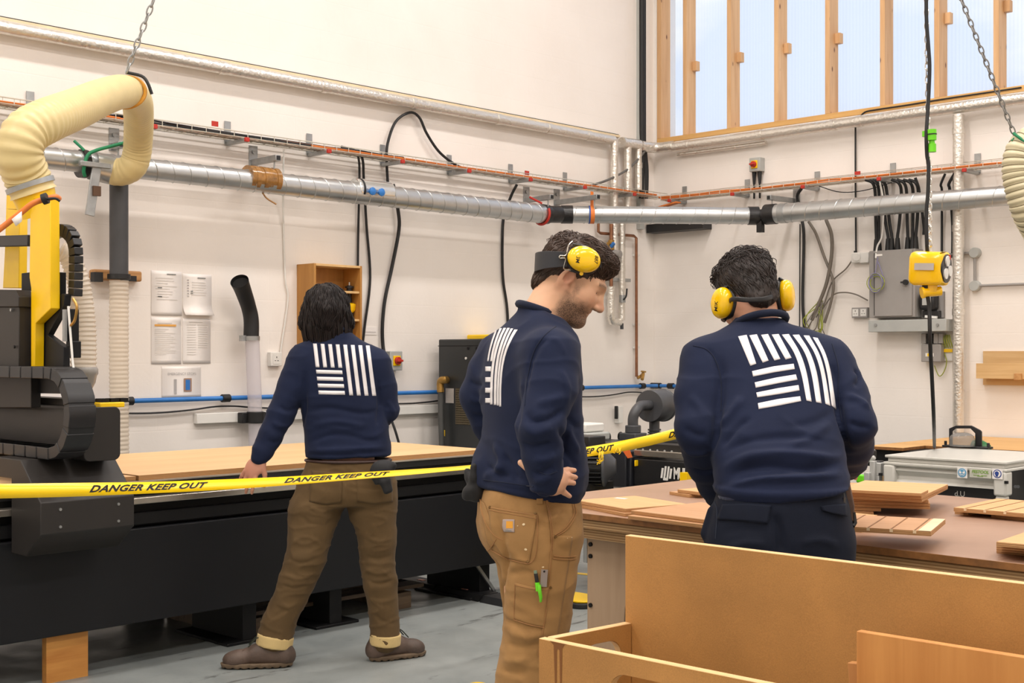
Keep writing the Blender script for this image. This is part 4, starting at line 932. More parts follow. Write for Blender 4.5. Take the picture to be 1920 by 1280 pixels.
m = MB(); m.box(onY(136, 615, yh+.05), (.04, .04, .16)); m.box(onY(141, 655, yh+.05), (.03, .04, .07)); obj('valve_block', m, M_bedd, t, bevel=.004)
m = MB(); m.tube([dep(-30, 452, 5.05), dep(12, 420, 5.08), dep(40, 398, 5.08), dep(62, 381, 5.08), dep(85, 373, 5.1), dep(103, 369, 5.12), dep(110, 372, 5.2)], .012, smooth=6); oc = obj('orange_hose', m, M_orange, t)
m = MB(); m.cyl(dep(80, 374, 5.08), dep(89, 371, 5.08), .022); m.tube([dep(86, 373, 5.07), dep(104, 372, 5.07), dep(112, 377, 5.08)], .005, smooth=4); obj('cable_tie', m, M_black, oc)
m = MB(); a = dep(22, 411, 5.06); b = dep(41, 396, 5.06); m.add([a, b, b-V(0, 0, .04), dep(30, 424, 5.06)], [(0, 1, 2, 3)]); so = obj('cable_flag', m, M_paper, oc); q = so.modifiers.new('thickness', 'SOLIDIFY'); q.thickness = .002

# plywood sheets on the router bed
M_plytop = wood('birch_face', (236, 196, 146), (224, 178, 126), axis=1, scale=4); M_pe = ply_edge('birch_edge', 2, (204, 158, 104), (150, 104, 60))
def sheet(name, a, b, label, cat='board', group=None, mt=None):
    m = MB(); m.box2(a, b, 0); vv = m.v[0]
    m.m = [1, 1, 1, 1, 0, 0]; m.m[4] = 0; m.m[5] = 0
    return obj(name, m, mt or [M_plytop, M_pe], label=label, cat=cat, group=group)
ysp = onX(259, 890, 2.4)[1]
sheet('plywood_sheet', (1.2, ysp+.003, ZPB+.003), (2.40, yPR, ZPT), 'large pale plywood sheet on the router bed behind the walking man')
sheet('plywood_sheet', (1.18, yLm+.1, ZPB+.003), (2.385, ysp-.003, ZPT-.004), 'plywood sheet on the router bed below the gantry')

# clutter under the router, floor cable cover
t = root('pallet', (1.9, onX(560, 1150, 2.1)[1], 0), 'dark wooden pallet pieces lying under the router', 'pallet')
yp = onX(640, 1150, 2.1)[1]; M_pal = wood('dark_pallet', (112, 92, 70), (78, 62, 46), axis=1)
for k in range(3):
    m = MB(); m.box2((1.55, yp-.75+.5*k, 0), (2.28, yp-.65+.5*k, .09)); obj('block', m, M_pal, t)
m = MB()
for x in (1.6, 1.85, 2.1): m.box2((x, yp-.8, .09), (x+.12, yp+.5, .11))
obj('slats', m, M_pal, t)
a = onZ(735, 1092, .0); b = onZ(1000, 1147, 0.0)
t = root('cable_ramp', a, 'black floor cable cover with pale studs beside the router', 'cable cover')
d = (b-a); L_ = np.linalg.norm(d); d /= L_; q = V(-d[1], d[0], 0)
m = MB()
for k in range(3):
    s0 = a+d*(L_*k/3+.008); s1 = a+d*(L_*(k+1)/3-.008); vv = []
    for p in (s0, s1): vv += [p-q*.03+V(0, 0, 0), p+V(0, 0, .035), p+q*.13+V(0, 0, .035), p+q*.16]
    m.add(vv, [(0, 1, 2, 3), (7, 6, 5, 4), (0, 4, 5, 1), (1, 5, 6, 2), (2, 6, 7, 3), (3, 7, 4, 0)])
obj('cover', m, M_black, t)
m = MB(); [m.box(a+d*(L_*f)+q*.06+V(0, 0, .036), (.05, .03, .004)) for f in (.17, .5, .83)]; obj('stud_marks', m, mat('pink_mark', (196, 140, 124), .6), t)

# ================================================================ compressor cabinet
ycf = onX(822, 700, .12)[1]; zct = onX(822, 636, .12)[2]
t = root('compressor', (.6, ycf+.4, 0), 'tall dark grey compressor cabinet against the left wall', 'compressor')
m = MB(); m.box2((.12, ycf, .0), (.90, ycf+.7, zct)); cb_ = obj('cabinet', m, mat('slate_enamel', (38, 41, 42), .4, var=.05), t, bevel=.01)
m = MB(); a = onY(822, 645, ycf); m.box2((.118, ycf-.004, zct-.055), (.902, ycf+.02, zct-.05)); obj('lid_seam', m, M_bedd, cb_)
m = MB(); a = onY(855, 795, ycf); b = onY(912, 729, ycf)
for k in range(16): z = a[2]+(b[2]-a[2])*(k+.5)/16; m.box2((a[0], ycf-.008, z-.005), (b[0], ycf-.002, z+.004))
for k in range(24): x = a[0]+(b[0]-a[0])*(k+.5)/24; m.box2((x-.002, ycf-.009, a[2]), (x+.002, ycf-.003, b[2]), 0)
m.box2((a[0], ycf-.003, a[2]), (b[0], ycf+.001, b[2]), 1); obj('vent_grille', m, [mat('grille_brown', (92, 82, 62), .6), M_bedd], t)
m = MB(); a = onY(836, 755, ycf); b = onY(851, 728, ycf); m.box2((a[0], ycf-.003, a[2]), (b[0], ycf, b[2])); pl = obj('data_plate', m, mat('plate_grey', (176, 170, 164), .5), t)
m = MB(); [m.box2((a[0]+.01, ycf-.0042, b[2]-.02-.016*k), (b[0]-.01-(k % 3)*.012, ycf-.003, b[2]-.015-.016*k), 0) for k in range(5)]; obj('printed_lines', m, M_ink, pl)
m = MB(); a = onY(829, 817, ycf); b = onY(834.5, 806, ycf); m.box2((a[0], ycf-.003, a[2]), (b[0], ycf, b[2])); obj('sticker', m, M_yellow, t)
m = MB(); a = onY(824, 715, ycf-.05); m.tube([onY(838, 712, ycf-.0), onY(833, 712, ycf-.06), onY(826, 715, ycf-.06), onY(826, 735, ycf-.06)], .03, smooth=3); obj('brass_fitting', m, M_brass, t)
m = MB(); m.tube([onY(826, 735, ycf-.06), onY(826.5, 780, ycf-.06), onY(828, 830, ycf-.06), onY(828, 900, ycf-.05)], .022, smooth=4); obj('outlet_hose', m, mat('braided_hose', (74, 74, 72), .6), t)
for q in ((878, 653), (894, 653)):
    m = MB(); p = onY(*q, ycf); m.cyl(p, p-V(0, .004, 0), .012); obj('hole_plug', m, M_bedd, t)
m = MB(); p = onY(874, 671.5, ycf); m.cyl(p, p-V(0, .006, 0), .01); obj('lock_button', m, M_white, t)
m = MB(); a = onY(875, 637, ycf+.4); b = onY(926, 627, ycf+.4); m.box2((a[0], ycf+.4, zct+.001), (b[0], ycf+.66, onY(900, 627, ycf+.4)[2])); obj('tool_case', m, M_yellow, label='flat yellow case lying on top of the dark compressor', cat='case', bevel=.01)

# ================================================================ second machine: pump, filter drum, black gantry beam with lettering
Yb = 7.2; pb = dep(1230, 880, Yb); yB = pb[1]
def QY(px, py, y=None): p = onY(px, py, yB if y is None else y); return p
t = root('router_machine', (3.6, yB, 0), 'second black router with white lettering on its gantry beam', 'machine')
a = QY(1188, 912); b = QY(1420, 860); m = MB(); m.box2((a[0], yB, QY(1230, 914)[2]), (b[0]+.25, yB+.22, QY(1230, 862)[2])); bb = obj('gantry_beam', m, M_blackm, t, bevel=.006)
m = MB(); z = QY(1230, 853)[2]; m.box2((a[0], yB+.0, z-.012), (b[0]+.25, yB+.05, z+.022)); obj('guide_rail', m, mat('polished_rail', (188, 180, 168), .25, .85), t, bevel=.003)
m = MB(); z = QY(1230, 843)[2]; m.box2((a[0]-.02, yB+.04, z-.02), (b[0]+.25, yB+.22, z+.03)); obj('top_cover', m, M_blackc, t, bevel=.004)
m = MB(); [m.cyl(onY(1192+13.5*k, 841.5+.9*k, yB+.04), onY(1192+13.5*k, 841.5+.9*k, yB+.034), .006, n=8) for k in range(6)]; obj('bolt_row', m, M_steel2, t)
m = MB(); zc0 = QY(1230, 828)[2]; m.cyl((a[0]+.02, yB+.2, zc0), (b[0]+.25, yB+.2, zc0), .035); obj('hose_rail', m, M_dgrey, t)
m = MB(); o_ = QY(1263, 888); put_text(m, 'MULTICAM', o_, (1, 0, 0), (0, 0, 1), .088, bold=.003, lift=.002, space=.92, xs=.56)
c = QY(1250, 887); r = .041
for k, (x0_, x1_, s0, s1) in enumerate(((-.9, -.55, -.55, .35), (-.42, -.08, -1, .95), (.1, .42, -.95, 1), (.55, .9, -.35, .55))):
    def edge(x): return x
    hh = math.sqrt(max(.05, 1-((x0_+x1_)/2)**2)); sh = .32
    m.add([c+V(r*(x0_-sh*hh*.5), -.003, -r*hh), c+V(r*(x1_-sh*hh*.5), -.003, -r*hh), c+V(r*(x1_+sh*hh*.5), -.003, r*hh), c+V(r*(x0_+sh*hh*.5), -.003, r*hh)], [(0, 1, 2, 3)])
m.add([c+V(-.45*r, -.0035, -.98*r), c+V(.2*r, -.0035, -.98*r), c+V(.28*r, -.0035, -.62*r), c+V(-.4*r, -.0035, -.62*r)], [(0, 1, 2, 3)])
obj('lettering', m, M_white, bb)
m = MB(); m.box2(QY(1189, 874, yB-.03), QY(1197, 862, yB)); obj('yellow_stop', m, M_yellow, t, bevel=.004)
m = MB(); m.box2(V(QY(1287, 900)[0], yB-.06, QY(1287, 925)[2]-.2), V(QY(1300, 900)[0], yB-.02, QY(1287, 884)[2])); obj('yellow_post', m, M_yellow, t)
m = MB(); a2 = QY(1125, 912); a3 = QY(1060, 912); m.box2((a2[0], yB-.05, .05), (b[0]+.2, yB+.45, QY(1230, 916)[2])); m.box2((a3[0]-.1, yB+.02, QY(1230, 945)[2]), (a2[0], yB+.40, QY(1230, 917)[2])); m.box2((a2[0]+.05, yB+.0, 0), (a2[0]+.2, yB+.4, .05)); m.box2((b[0]-.1, yB, 0), (b[0]+.1, yB+.4, .05)); obj('base_frame', m, mat('navy_black', (32, 34, 40), .5), t, bevel=.006)
m = MB(); a2 = QY(1130, 914, yB-.02); b2 = QY(1177, 846, yB-.02); m.box2((a2[0], yB-.04, a2[2]), (b2[0], yB+.34, b2[2])); m.box2((b2[0], yB-.02, a2[2]), (QY(1187, 850)[0], yB+.2, b2[2]-.03)); bl = obj('end_housing', m, mat('navy_black', (32, 34, 40), .5), t, bevel=.006)
m = MB(); p0, p1, p2, p3 = [QY(*q, yB-.043) for q in ((1166, 843), (1181, 843), (1186, 857), (1177, 859))]; m.add([p0, p3, p2, p1], [(0, 1, 2, 3)]); obj('orange_sticker', m, mat('sticker_orange', (232, 112, 50), .5), bl)
m = MB(); m.box2(QY(1095, 918, yB-.1), QY(1177, 914, yB-.02)); obj('drip_tray', m, mat('dull_alu', (186, 178, 164), .4, .6), t)
# vacuum pump motor
t = root('pump_motor', dep(1105, 912, 7.05), 'black finned electric motor beside the second router', 'motor')
c = dep(1131, 874, 7.0); ax = V(.82, .57, 0); sx_ = V(-.57, .82, 0); r = .098
m = MB(); m.cyl(c-ax*.3, c, r*.9, n=36)
for k in range(26):
    q = 2*math.pi*k/26; n_ = sx_*math.cos(q)+UP*math.sin(q); m.beam(c-ax*.29+n_*r, c-ax*.005+n_*r, .005, .03, up=n_)
obj('finned_body', m, M_blackm, t)
m = MB(); m.lathe(c, ax, [(0, r*1.12), (.012, r*1.12), (.02, r*.9), (.05, r*.6), (.07, r*.4)], n=32); obj('end_bell', m, M_dgrey, t)
m = MB(); m.box(c+V(-.14, -.0, r+.03), (.2, .14, .07)); obj('terminal_box', m, M_blackm, t, bevel=.006)
m = MB(); m.box(c+V(-.14, 0, -r-.02), (.26, .2, .06)); obj('mount', m, M_blackm, t)
t = root('control_box', dep(1105, 826, 7.9), 'off-white box standing behind the standing man near the filter', 'box')
m = MB(); a = dep(1085, 826, 7.9); b = dep(1121, 794, 7.9); m.box2((a[0]-.3, a[1]-.02, a[2]), (b[0], b[1]+.12, b[2]-.055)); obj('lower_case', m, M_grey2, t, bevel=.01)
m = MB(); m.box2((a[0]-.28, a[1]-.0, b[2]-.053), (b[0]-.03, b[1]+.1, b[2])); obj('lid', m, M_white, t, bevel=.01)
m = MB(); m.box2((a[0]-.3, a[1]-.03, .56), (b[0]+.24, b[1]+.2, a[2]-.002)); obj('plinth', m, M_blackm, label='black plinth under the off-white control box', cat='plinth')
# filter drum with elbow pipe
Yd = 8.2; dc = dep(1217, 761, Yd); de = dep(1250, 757, Yd-.0); ax = CF*.80+CR*.60
t = root('filter_drum', dep(1226, 830, Yd), 'round dark grey filter drum with bent inlet pipe behind the danger tape', 'filter')
R_ = .103; m = MB(); m.lathe(dc, ax, [(0, R_*.97), (.004, R_), (.16, R_), (.165, R_*1.04), (.18, R_*1.04), (.185, R_*.97)], n=44); obj('drum', m, M_dgrey, t)
e0 = dc+V(0, -.0, 0); pf = dc-ax*.0
m = MB(); m.tube([pf+ax*.01+V(0, 0, .005), pf-ax*.03+V(0, 0, .005), pf-ax*.075+V(0, 0, .002)-CR*.015, dep(1192, 771, Yd-.12), dep(1187, 784, Yd-.13), dep(1187, 802, Yd-.13)], .033, n=24, smooth=6); obj('inlet_elbow', m, M_dgrey, t)
m = MB(); q = dep(1187, 797, Yd-.13); m.cyl(q, q-V(0, 0, .048), .05, n=24); q2 = q-V(0, 0, .048); m.box(q2-V(0, 0, .022), (.13, .12, .045)); obj('inlet_socket', m, M_dgrey, t, bevel=.005)
m = MB(); q = dep(1227, 785, Yd+.06); m.cyl(q, q-V(0, 0, .1), .034, n=24); [m.cyl(q-V(0, 0, .065+.018*k), q-V(0, 0, .075+.018*k), .043, n=24) for k in range(2)]; m.cyl(q-V(0, 0, .1), q-V(0, 0, .2), .046, n=24); obj('outlet_pipe', m, M_dgrey, t)
m = MB(); m.box(dep(1177, 821.5, Yd-.13), (.035, .02, .022)); obj('orange_tab', m, mat('sticker_orange', (232, 112, 50), .5), t)
m = MB(); a = dep(1120, 826, Yd-.1); b = dep(1205, 826, Yd+.15); zt_ = a[2]; m.box2((min(a[0], b[0]), a[1]-.05, .0), (b[0]+.35, b[1]+.2, zt_)); t2 = obj('pump_housing', m, M_bedd, label='black pump housing beneath the round filter drum', cat='pump', bevel=.01)
for k, q in enumerate((1139.5, 1164)):
    p = dep(q, 826, Yd-.1); m = MB(); m.tube([p+V(.02*math.cos(x), 0, .024+.028*math.sin(x)) for x in np.linspace(-.9, 4.04, 14)], .006, n=8); obj('lifting_eye', m, M_blackm, t2)

# ================================================================ hanging outlet, chains and the right hand hose
Yo = 5.6
t = root('hanging_outlet', dep(1750, 548, Yo), 'yellow hanging power outlet on a chain above the saw', 'outlet')
def orient(nrm, up=UP):
    n = np.asarray(nrm, float); n /= np.linalg.norm(n); u = np.cross(up, n); u /= np.linalg.norm(u); w = np.cross(n, u); return np.stack([u, w, n], 1)
nf = CR*.80-CF*.60-UP*.05; Rm = orient(nf); c0 = dep(1747, 503, Yo)
m = MB(); vv = []; oc_ = [(-.062, -.05), (-.05, -.07), (.05, -.07), (.068, -.05), (.068, .05), (.05, .072), (-.045, .066), (-.062, .05)]
N_ = len(oc_)
for (k, s_) in ((-.085, .9), (-.06, 1.05), (.05, 1.0), (.062, .94)):
    for a_, b_ in oc_: vv.append(c0+Rm@V(a_*s_, b_*s_*1.05, k))
ff = [tuple(range(N_))[::-1], tuple(range(3*N_, 4*N_))]
for r_ in range(3):
    for k in range(N_): ff.append((r_*N_+k, r_*N_+(k+1) % N_, (r_+1)*N_+(k+1) % N_, (r_+1)*N_+k))
m.add(vv, ff); hb = obj('housing', m, M_yellowp, t, bevel=.012, bseg=3)
m = MB(); fc = c0+Rm@V(0.004, 0, .0625); nf_ = Rm[:, 2]; m.cyl(fc-nf_*.004, fc+nf_*.004, .062, n=30); fp = obj('face_plate', m, M_blackp, t)
for k in range(3):
    q = math.radians(90+120*k+15); m = MB(); p = fc+Rm@V(.03*math.cos(q), .033*math.sin(q), .004); m.cyl(p, p+nf_*.006, .0235, n=20); obj('outlet_cover', m, M_white, fp)
m = MB(); p = fc+Rm@V(.012, .05, .008); m.box(p, (.008, .008, .02)); obj('pilot_light', m, M_red, fp)
m = MB(); sd = Rm@V(-.07, .004, -.01); m.box(c0+sd*1.0, (.002, .085, .03), R=np.stack([Rm[:, 0], Rm[:, 2], Rm[:, 1]], 1)); obj('data_label', m, mat('plate_grey', (176, 170, 164), .5), hb)
m = MB(); p = c0+V(0, 0, -.085); m.cyl(c0-UP*.07, c0-UP*.1, .025); m.cyl(p-CR*.035-UP*.02+CF*.0, p+CR*.04-UP*.014, .021, n=20); m.cyl(p-CR*.035-UP*.02, p-CR*.045-UP*.022, .026); obj('cable_grip', m, M_yellowp, t)
ct = dep(1741, 470, Yo); cu = dep(1739, 270, Yo); cT = dep(1737, -40, Yo)
chain('chain', dep(1743, 474, Yo), V(*dep(1737, 130, Yo)[:2], CEIL-.3)*0+dep(1736, -60, Yo), 'thin bright chain carrying the yellow hanging outlet', link=.04, wr=.003, mt=mat('bright_zinc', (228, 226, 220), .25, .9))
chain('chain', dep(1744.5, 474, Yo+.02), dep(1743, 300, Yo+.02), 'second strand of chain just above the yellow outlet', link=.035, wr=.003, mt=mat('bright_zinc', (228, 226, 220), .25, .9))
cable([dep(1737, -60, Yo-.02), dep(1737, 30, Yo-.02), dep(1741, 90, Yo-.02), dep(1743, 130, Yo-.02), dep(1740, 200, Yo-.02), dep(1737, 250, Yo-.03), dep(1738, 290, Yo-.02), dep(1741, 310, Yo-.02), dep(1740, 360, Yo-.02), dep(1737, 400, Yo-.02), dep(1738, 460, Yo-.02), dep(1740, 478, Yo)], .0085, 'black cable tied along the chain of the hanging outlet')
cable([dep(1731, 515, Yo), dep(1735, 535, Yo), dep(1742, 575, Yo), dep(1744, 640, Yo), dep(1748, 720, Yo+.2), dep(1751, 790, Yo+.5), onZ(1752, 838, .895)], .009, 'black cable hanging from the yellow outlet down to the saw table')
m = MB(); m.cyl(dep(1731.5, 512, Yo), dep(1736, 541, Yo), .016, .014, n=14); obj('plug_boot', m, M_black, label='black plug boot at the back of the yellow outlet', cat='plug')
t = root('connector', dep(1746, 287, Yo-.02), 'bright green plug connector clipped to the hanging chain', 'connector')
m = MB(); m.cyl(dep(1746.5, 243, Yo-.03), dep(1747, 263, Yo-.03), .021, .02, n=18); m.cyl(dep(1735, 246, Yo), dep(1735, 256, Yo), .014, n=14); obj('plug_body', m, M_green, t)
m = MB(); m.cyl(dep(1747, 263, Yo-.03), dep(1748, 270, Yo-.03), .012, n=14); m.cyl(dep(1748, 270, Yo-.03), dep(1748, 285, Yo-.03), .0165, n=18); obj('socket_body', m, M_green, t)
m = MB(); m.cyl(dep(1746.5, 251, Yo-.03), dep(1746.6, 253, Yo-.03), .0225); obj('cable_tie', m, M_black, t)
# hose on the right
hp = [dep(1990, 560, 7.3), dep(1960, 455, 7.2), dep(1928, 390, 7.1), dep(1912, 320, 7.1), dep(1924, 275, 7.1), dep(1965, 262, 7.1), dep(2010, 290, 7.1), dep(2040, 360, 7.2)]
t = root('flex_hose', hp[0], 'ribbed cream hose looping at the right edge of the room', 'hose')
pp = resample(spline(hp, 10), .005); s2 = arclen(pp)
m = MB(); m.tube(pp, .092+.004*np.clip(1.5*np.cos(2*math.pi*s2/.033), -1, 1), n=36, caps=False); obj('ribbed_skin', m, mat('cream_flex_hose_pale', (212, 202, 168), .45, var=.05), t)
m = MB(); hx = 2*math.pi*s2/.033; T_ = np.gradient(pp, axis=0); T_ /= np.linalg.norm(T_, axis=1)[:, None]
for k in range(0, int(s2[-1]/.033)):
    i = int(np.argmin(abs(s2-(k+.5)*.033))); loop_ring(m, pp[i], T_[i], .0895, .0032, 30)
obj('wire_helix', m, mat('hose_wire', (150, 140, 112), .5), t)
hk = dep(1901, 250, 7.1); chain('chain', hk, hk+(dep(1803, 0, 7.1)-hk)*1.4, 'steel chain slanting down to the right hand hose', link=.052, wr=.0042, mt=mat('dull_chain', (140, 138, 134), .45, .7))
m = MB(); m.tube([hk+V(0, 0, .0), dep(1906, 254, 7.05), dep(1925, 268, 7.02), dep(1945, 282, 7.0)], .008, smooth=4); m.tube([hk, dep(1903, 258, 7.08), dep(1897, 264, 7.08)], .007, smooth=3); obj('hose_tie', m, M_dkgreen, label='green cord tying the right hand hose to its chain', cat='cord')
# ================================================================ work bench with boards
ZB = .86
def bench_mat():
    m, nt, b, out = base_mat('hardboard_brown'); vec = coords(nt); col = ramp(nt, noise_n(nt, vec, 3, 5), .3, .7, lin((154, 122, 101)), lin((172, 138, 116)))
    st = math_n(nt, 'MULTIPLY', ramp(nt, noise_n(nt, coords(nt, (1, 2.4, 1)), 7, 8, .7), .60, .68), ramp(nt, noise_n(nt, vec, 1.7, 2), .48, .6)); col = mix(nt, math_n(nt, 'MULTIPLY', st, .55), col, lin((104, 86, 84)))
    sc = ramp(nt, noise_n(nt, coords(nt, (.2, 3, 1)), 22, 4), .68, .73); col = mix(nt, math_n(nt, 'MULTIPLY', sc, .35), col, lin((206, 180, 156)))
    nt.links.new(col, b.inputs['Base Color']); b.inputs['Roughness'].default_value = .38; bump_n(nt, b, noise_n(nt, vec, 30, 4), .03, .004); return m
M_benchtop = bench_mat()
M_bede = mat('board_edge_brown', (132, 88, 44), .6, var=.25, vs=30)
M_oldply = ply_edge('old_ply_edge', 2, (178, 150, 108), (128, 100, 64), .009)
M_legply = wood('grey_ply', (176, 150, 122), (156, 128, 100), axis=2, scale=4)
pL = onZ(1076, 961, ZB); pR_ = onZ(1925, 1056, ZB); yF = (pL[1]+pR_[1])/2; xL = pL[0]-.42
dB_ = 1.42
t = root('work_bench', (xL+1.2, yF+.5, 0), 'long plywood work bench with a worn brown top in the foreground', 'bench')
m = MB(); m.box2((xL, yF, ZB-.022), (xL+3.2, yF+dB_, ZB)); m.m[4] = 0
m.m = [1, 1, 1, 1, 1, 0]; obj('brown_top', m, [M_benchtop, M_bede], t, bevel=.002)
m = MB(); m.box2((xL+.02, yF+.012, ZB-.056), (xL+3.2, yF+dB_-.01, ZB-.024)); obj('sub_top', m, M_oldply, t, bevel=.002)
m = MB(); m.box2((xL+.05, yF+.035, ZB-.094), (xL+3.2, yF+dB_-.03, ZB-.059)); obj('under_frame', m, M_oldply, t, bevel=.002)
def legp(x0, x1, y):
    H = ZB-.095; w = x1-x0
    prof = [(x0, 0), (x0, H), (x1, H), (x1, 0), (x1-.12, 0), (x1-.12, .50), (x1-.13, .56), (x1-.16, .59), (x1-.20, .60), (x0+.24, .60), (x0+.20, .58), (x0+.175, .53), (x0+.17, .47), (x0+.165, 0)]
    m = MB(); m.prism(prof[::-1], -y-.024, -y, (0, 0, 0), V(1, 0, 0), V(0, 0, 1)); return obj('leg_panel', m, M_legply, t, bevel=.002)
xg = onY(1101, 1080, yF+.1)[0]
lp_ = legp(xg, xg+1.25, yF+.1); legp(xg+1.5, xg+2.7, yF+.1); legp(xg, xg+1.25, yF+dB_-.2); legp(xg+1.5, xg+2.7, yF+dB_-.2)
for q in (1020, 1042, 1134):
    m = MB(); p = onY(1108, q, yF+.1); m.cyl(p, p-V(0, .006, 0), .008, n=12); obj('bolt', m, M_bedd, lp_)
m = MB(); z1_ = onY(1093, 998, yF+.1)[2]; z0_ = onY(1093, 1054, yF+.1)[2]; x_ = onY(1093, 1010, yF+.1)[0]
m.box2((x_, yF+.1, z0_), (xg-.001, yF+.13, z1_+.012)); m.box2((x_-.02, yF+.08, z1_+.0), (xg+.0, yF+.16, z1_+.012)); obj('corner_bracket', m, M_steel2, t, bevel=.003)
M_face = wood('oak_ply_face', (206, 160, 118), (186, 138, 96), axis=0, scale=5)
M_face2 = wood('beech_ply_face', (222, 178, 126), (204, 156, 104), axis=0, scale=5)
M_be = ply_edge('ply_board_edge', 2, (214, 170, 116), (150, 104, 62), .0046)
M_rab = mat('fresh_cut', (232, 206, 168), .6)
BOARDS = 'plywood parts laid out on the work bench'
def board(pix, z, th, label, face=None, shrink=0, grooves=0, rab=False, name='plywood_board', group=BOARDS):
    """pix: three corners of the top face (near left, near right, far left) in the photograph"""
    p0, p1, p3 = [onZ(x, y, z) for x, y in pix]
    u = p1-p0; Lu = np.linalg.norm(u); u /= Lu; v = np.cross(UP, u); Lv = abs(np.dot(p3-p0, v))
    if np.dot(p3-p0, v) < 0: v = -v
    m = MB(); R = np.stack([u, v, UP], 1); c = p0+u*Lu/2+v*Lv/2-UP*th/2
    m.box(c, (Lu, Lv, th), R=R); m.m = [1, 1, 1, 1, 0, 0]
    vv = np.concatenate(m.v); base = c-UP*th/2
    # own local frame so that the grain follows the board
    o = bpy.data.objects.new(name, bpy.data.meshes.new(name)); C.objects.link(o)
    if np.dot(np.cross(u, v), UP) < 0: R = np.stack([u, -v, UP], 1)
    l = (vv-base) @ R
    o.data.from_pydata(l.tolist(), [], m.f); [o.data.materials.append(q) for q in (face or M_face, M_be)]; o.data.polygons.foreach_set('material_index', m.m)
    Mx = Matrix.Translation(Vector(base)) @ Matrix([list(r) for r in R]).to_4x4(); o.matrix_world = Mx; WM[o] = Mx
    b = o.modifiers.new('edge', 'BEVEL'); b.width = .0012; b.segments = 1
    tag(o, label, 'board', group)
    if grooves:
        g = MB()
        for k in range(grooves): g.box(p0+u*(Lu*(k+.6)/(grooves+.3))+v*Lv/2+UP*.0004, (.004, Lv, .0012), R=R)
        obj('groove', g, M_bede, o)
        g = MB()
        for k in range(grooves): g.box(p0+u*(Lu*(k+.6)/(grooves+.3))+UP*(-.004)-v*.0004, (.009, .0015, .009), R=R)
        obj('groove_end', g, M_rab, o)
    if rab:
        g = MB(); g.box(p0+u*(Lu-.018)+v*Lv/2+UP*.0004, (.034, Lv, .0014), R=R); obj('rebate', g, M_rab, o)
    return o, (p0, u, v, Lu, Lv)
T1 = .0125
# left hand group
board([(1076, 943), (1172, 962), (1168, 928)], ZB+T1, T1, 'lower board of the pair at the left end of the bench')
o, f = board([(1078, 937), (1173, 953.5), (1163, 924.5)], ZB+2*T1+.001, T1, 'upper board with a white sticker at the left bench end', M_face2)
m = MB(); p = onZ(1164, 934, ZB+2*T1+.0018); m.box(p, (.05, .022, .0008)); obj('sticker', m, M_paper, o)
board([(1177, 966), (1336, 985), (1275, 941)], ZB+T1, T1, 'lower of two wide boards beside the stooping man')
board([(1183, 956.5), (1336, 975.5), (1278, 937)], ZB+2*T1+.001, T1, 'upper of two wide boards beside the stooping man')
board([(1255, 921), (1292, 927), (1275, 913)], ZB+T1, T1, 'small board behind the stooping man at the far bench edge')
board([(1270, 917), (1310, 922), (1290, 908)], ZB+2*T1+.001, T1, 'small top board with a pale sticker at the far bench edge', M_face2)
# stack right of the stooping man
s_l = ['lowest', 'second', 'third', 'fourth', 'fifth', 'sixth', 'seventh', 'eighth']
th = .0105; z = ZB
for k, (a, b, c) in enumerate([((1545, 957), (1638, 960), (1600, 926)), ((1540, 950), (1652, 953), (1600, 922)), ((1560, 944), (1744, 949), (1620, 912)), ((1560, 938), (1744, 943), (1620, 908)),
                               ((1560, 932), (1741, 937), (1620, 905)), ((1560, 926.5), (1729, 935.5), (1600, 903)), ((1560, 921), (1728, 930), (1600, 899)), ((1560, 916), (1727, 924.5), (1600, 911))]):
    z += th+.0008
    board([a, b, c], z, th, '%s board from the bottom in the stack right of the stooping man' % s_l[k], M_face2 if k > 4 else M_face)
# raised grooved board
zr_ = ZB+.062
board([(1560, 985), (1746, 996), (1600, 964)], zr_, .014, 'raised grooved board with a pale rebated end near the man', grooves=4, rab=True)
m = MB(); c = onZ(1600, 995, ZB); m.box(c+V(-.04, .03, .023), (.16, .1, .0465)); obj('spacer_block', m, M_be, label='plywood spacer block under the raised grooved board', cat='block')
# right hand group
board([(1858, 962), (1990, 977), (1880, 945)], ZB+.014, .014, 'lower board under the grooved board at the right', M_face2)
m = MB(); c = onZ(1800, 962, ZB); m.box(c+V(.02, .08, .007), (.05, .22, .0135)); obj('spacer_block', m, M_be, label='thin spacer strip under the right hand grooved board', cat='block')
board([(1788, 951), (1990, 968), (1845, 932)], ZB+.030, .014, 'upper grooved board at the far right of the bench', M_face2, grooves=5)
for k in range(4):
    z_ = ZB+.0125*(k+1)+.0004*k; f = (k+1)/4
    board([(1868, 1033-18*f), (2010, 1046-18*f), (1925, 1003-14*f)], z_, .0122, '%s board of the small stack cut off by the right frame edge' % ['bottom', 'second lowest', 'second highest', 'top'][k], M_face2)

# ================================================================ far bench, table saw
zfb = onY(1700, 811, 0)[2]-.0
t = root('wall_bench', (3.2, -.7, 0), 'pale plywood bench running under the fuse cabinet along the end wall', 'bench')
x0_ = onZ(1600, 838, zfb)[0]; yf1 = onZ(1668, 838, zfb)[1]; xs_ = onZ(1706, 838, zfb)[0]
m = MB(); m.box2((x0_, yf1, zfb-.022), (xs_, -.02, zfb)); m.m = [1, 1, 1, 1, 1, 0]; obj('top_board', m, [wood('bench_face', (230, 186, 124), (214, 166, 104), axis=0, scale=4), M_bede], t, bevel=.002)
m = MB(); m.box2((xs_+.004, yf1+.32, zfb-.022), (xs_+3, -.02, zfb)); m.m = [1, 1, 1, 1, 1, 0]; obj('top_board', m, [wood('bench_face', (0, 0, 0), (0, 0, 0)), M_bede], t, bevel=.002)
m = MB(); m.box2((x0_+.05, yf1+.04, zfb-.12), (xs_+2.9, -.1, zfb-.022)); obj('frame', m, M_bedd, t)
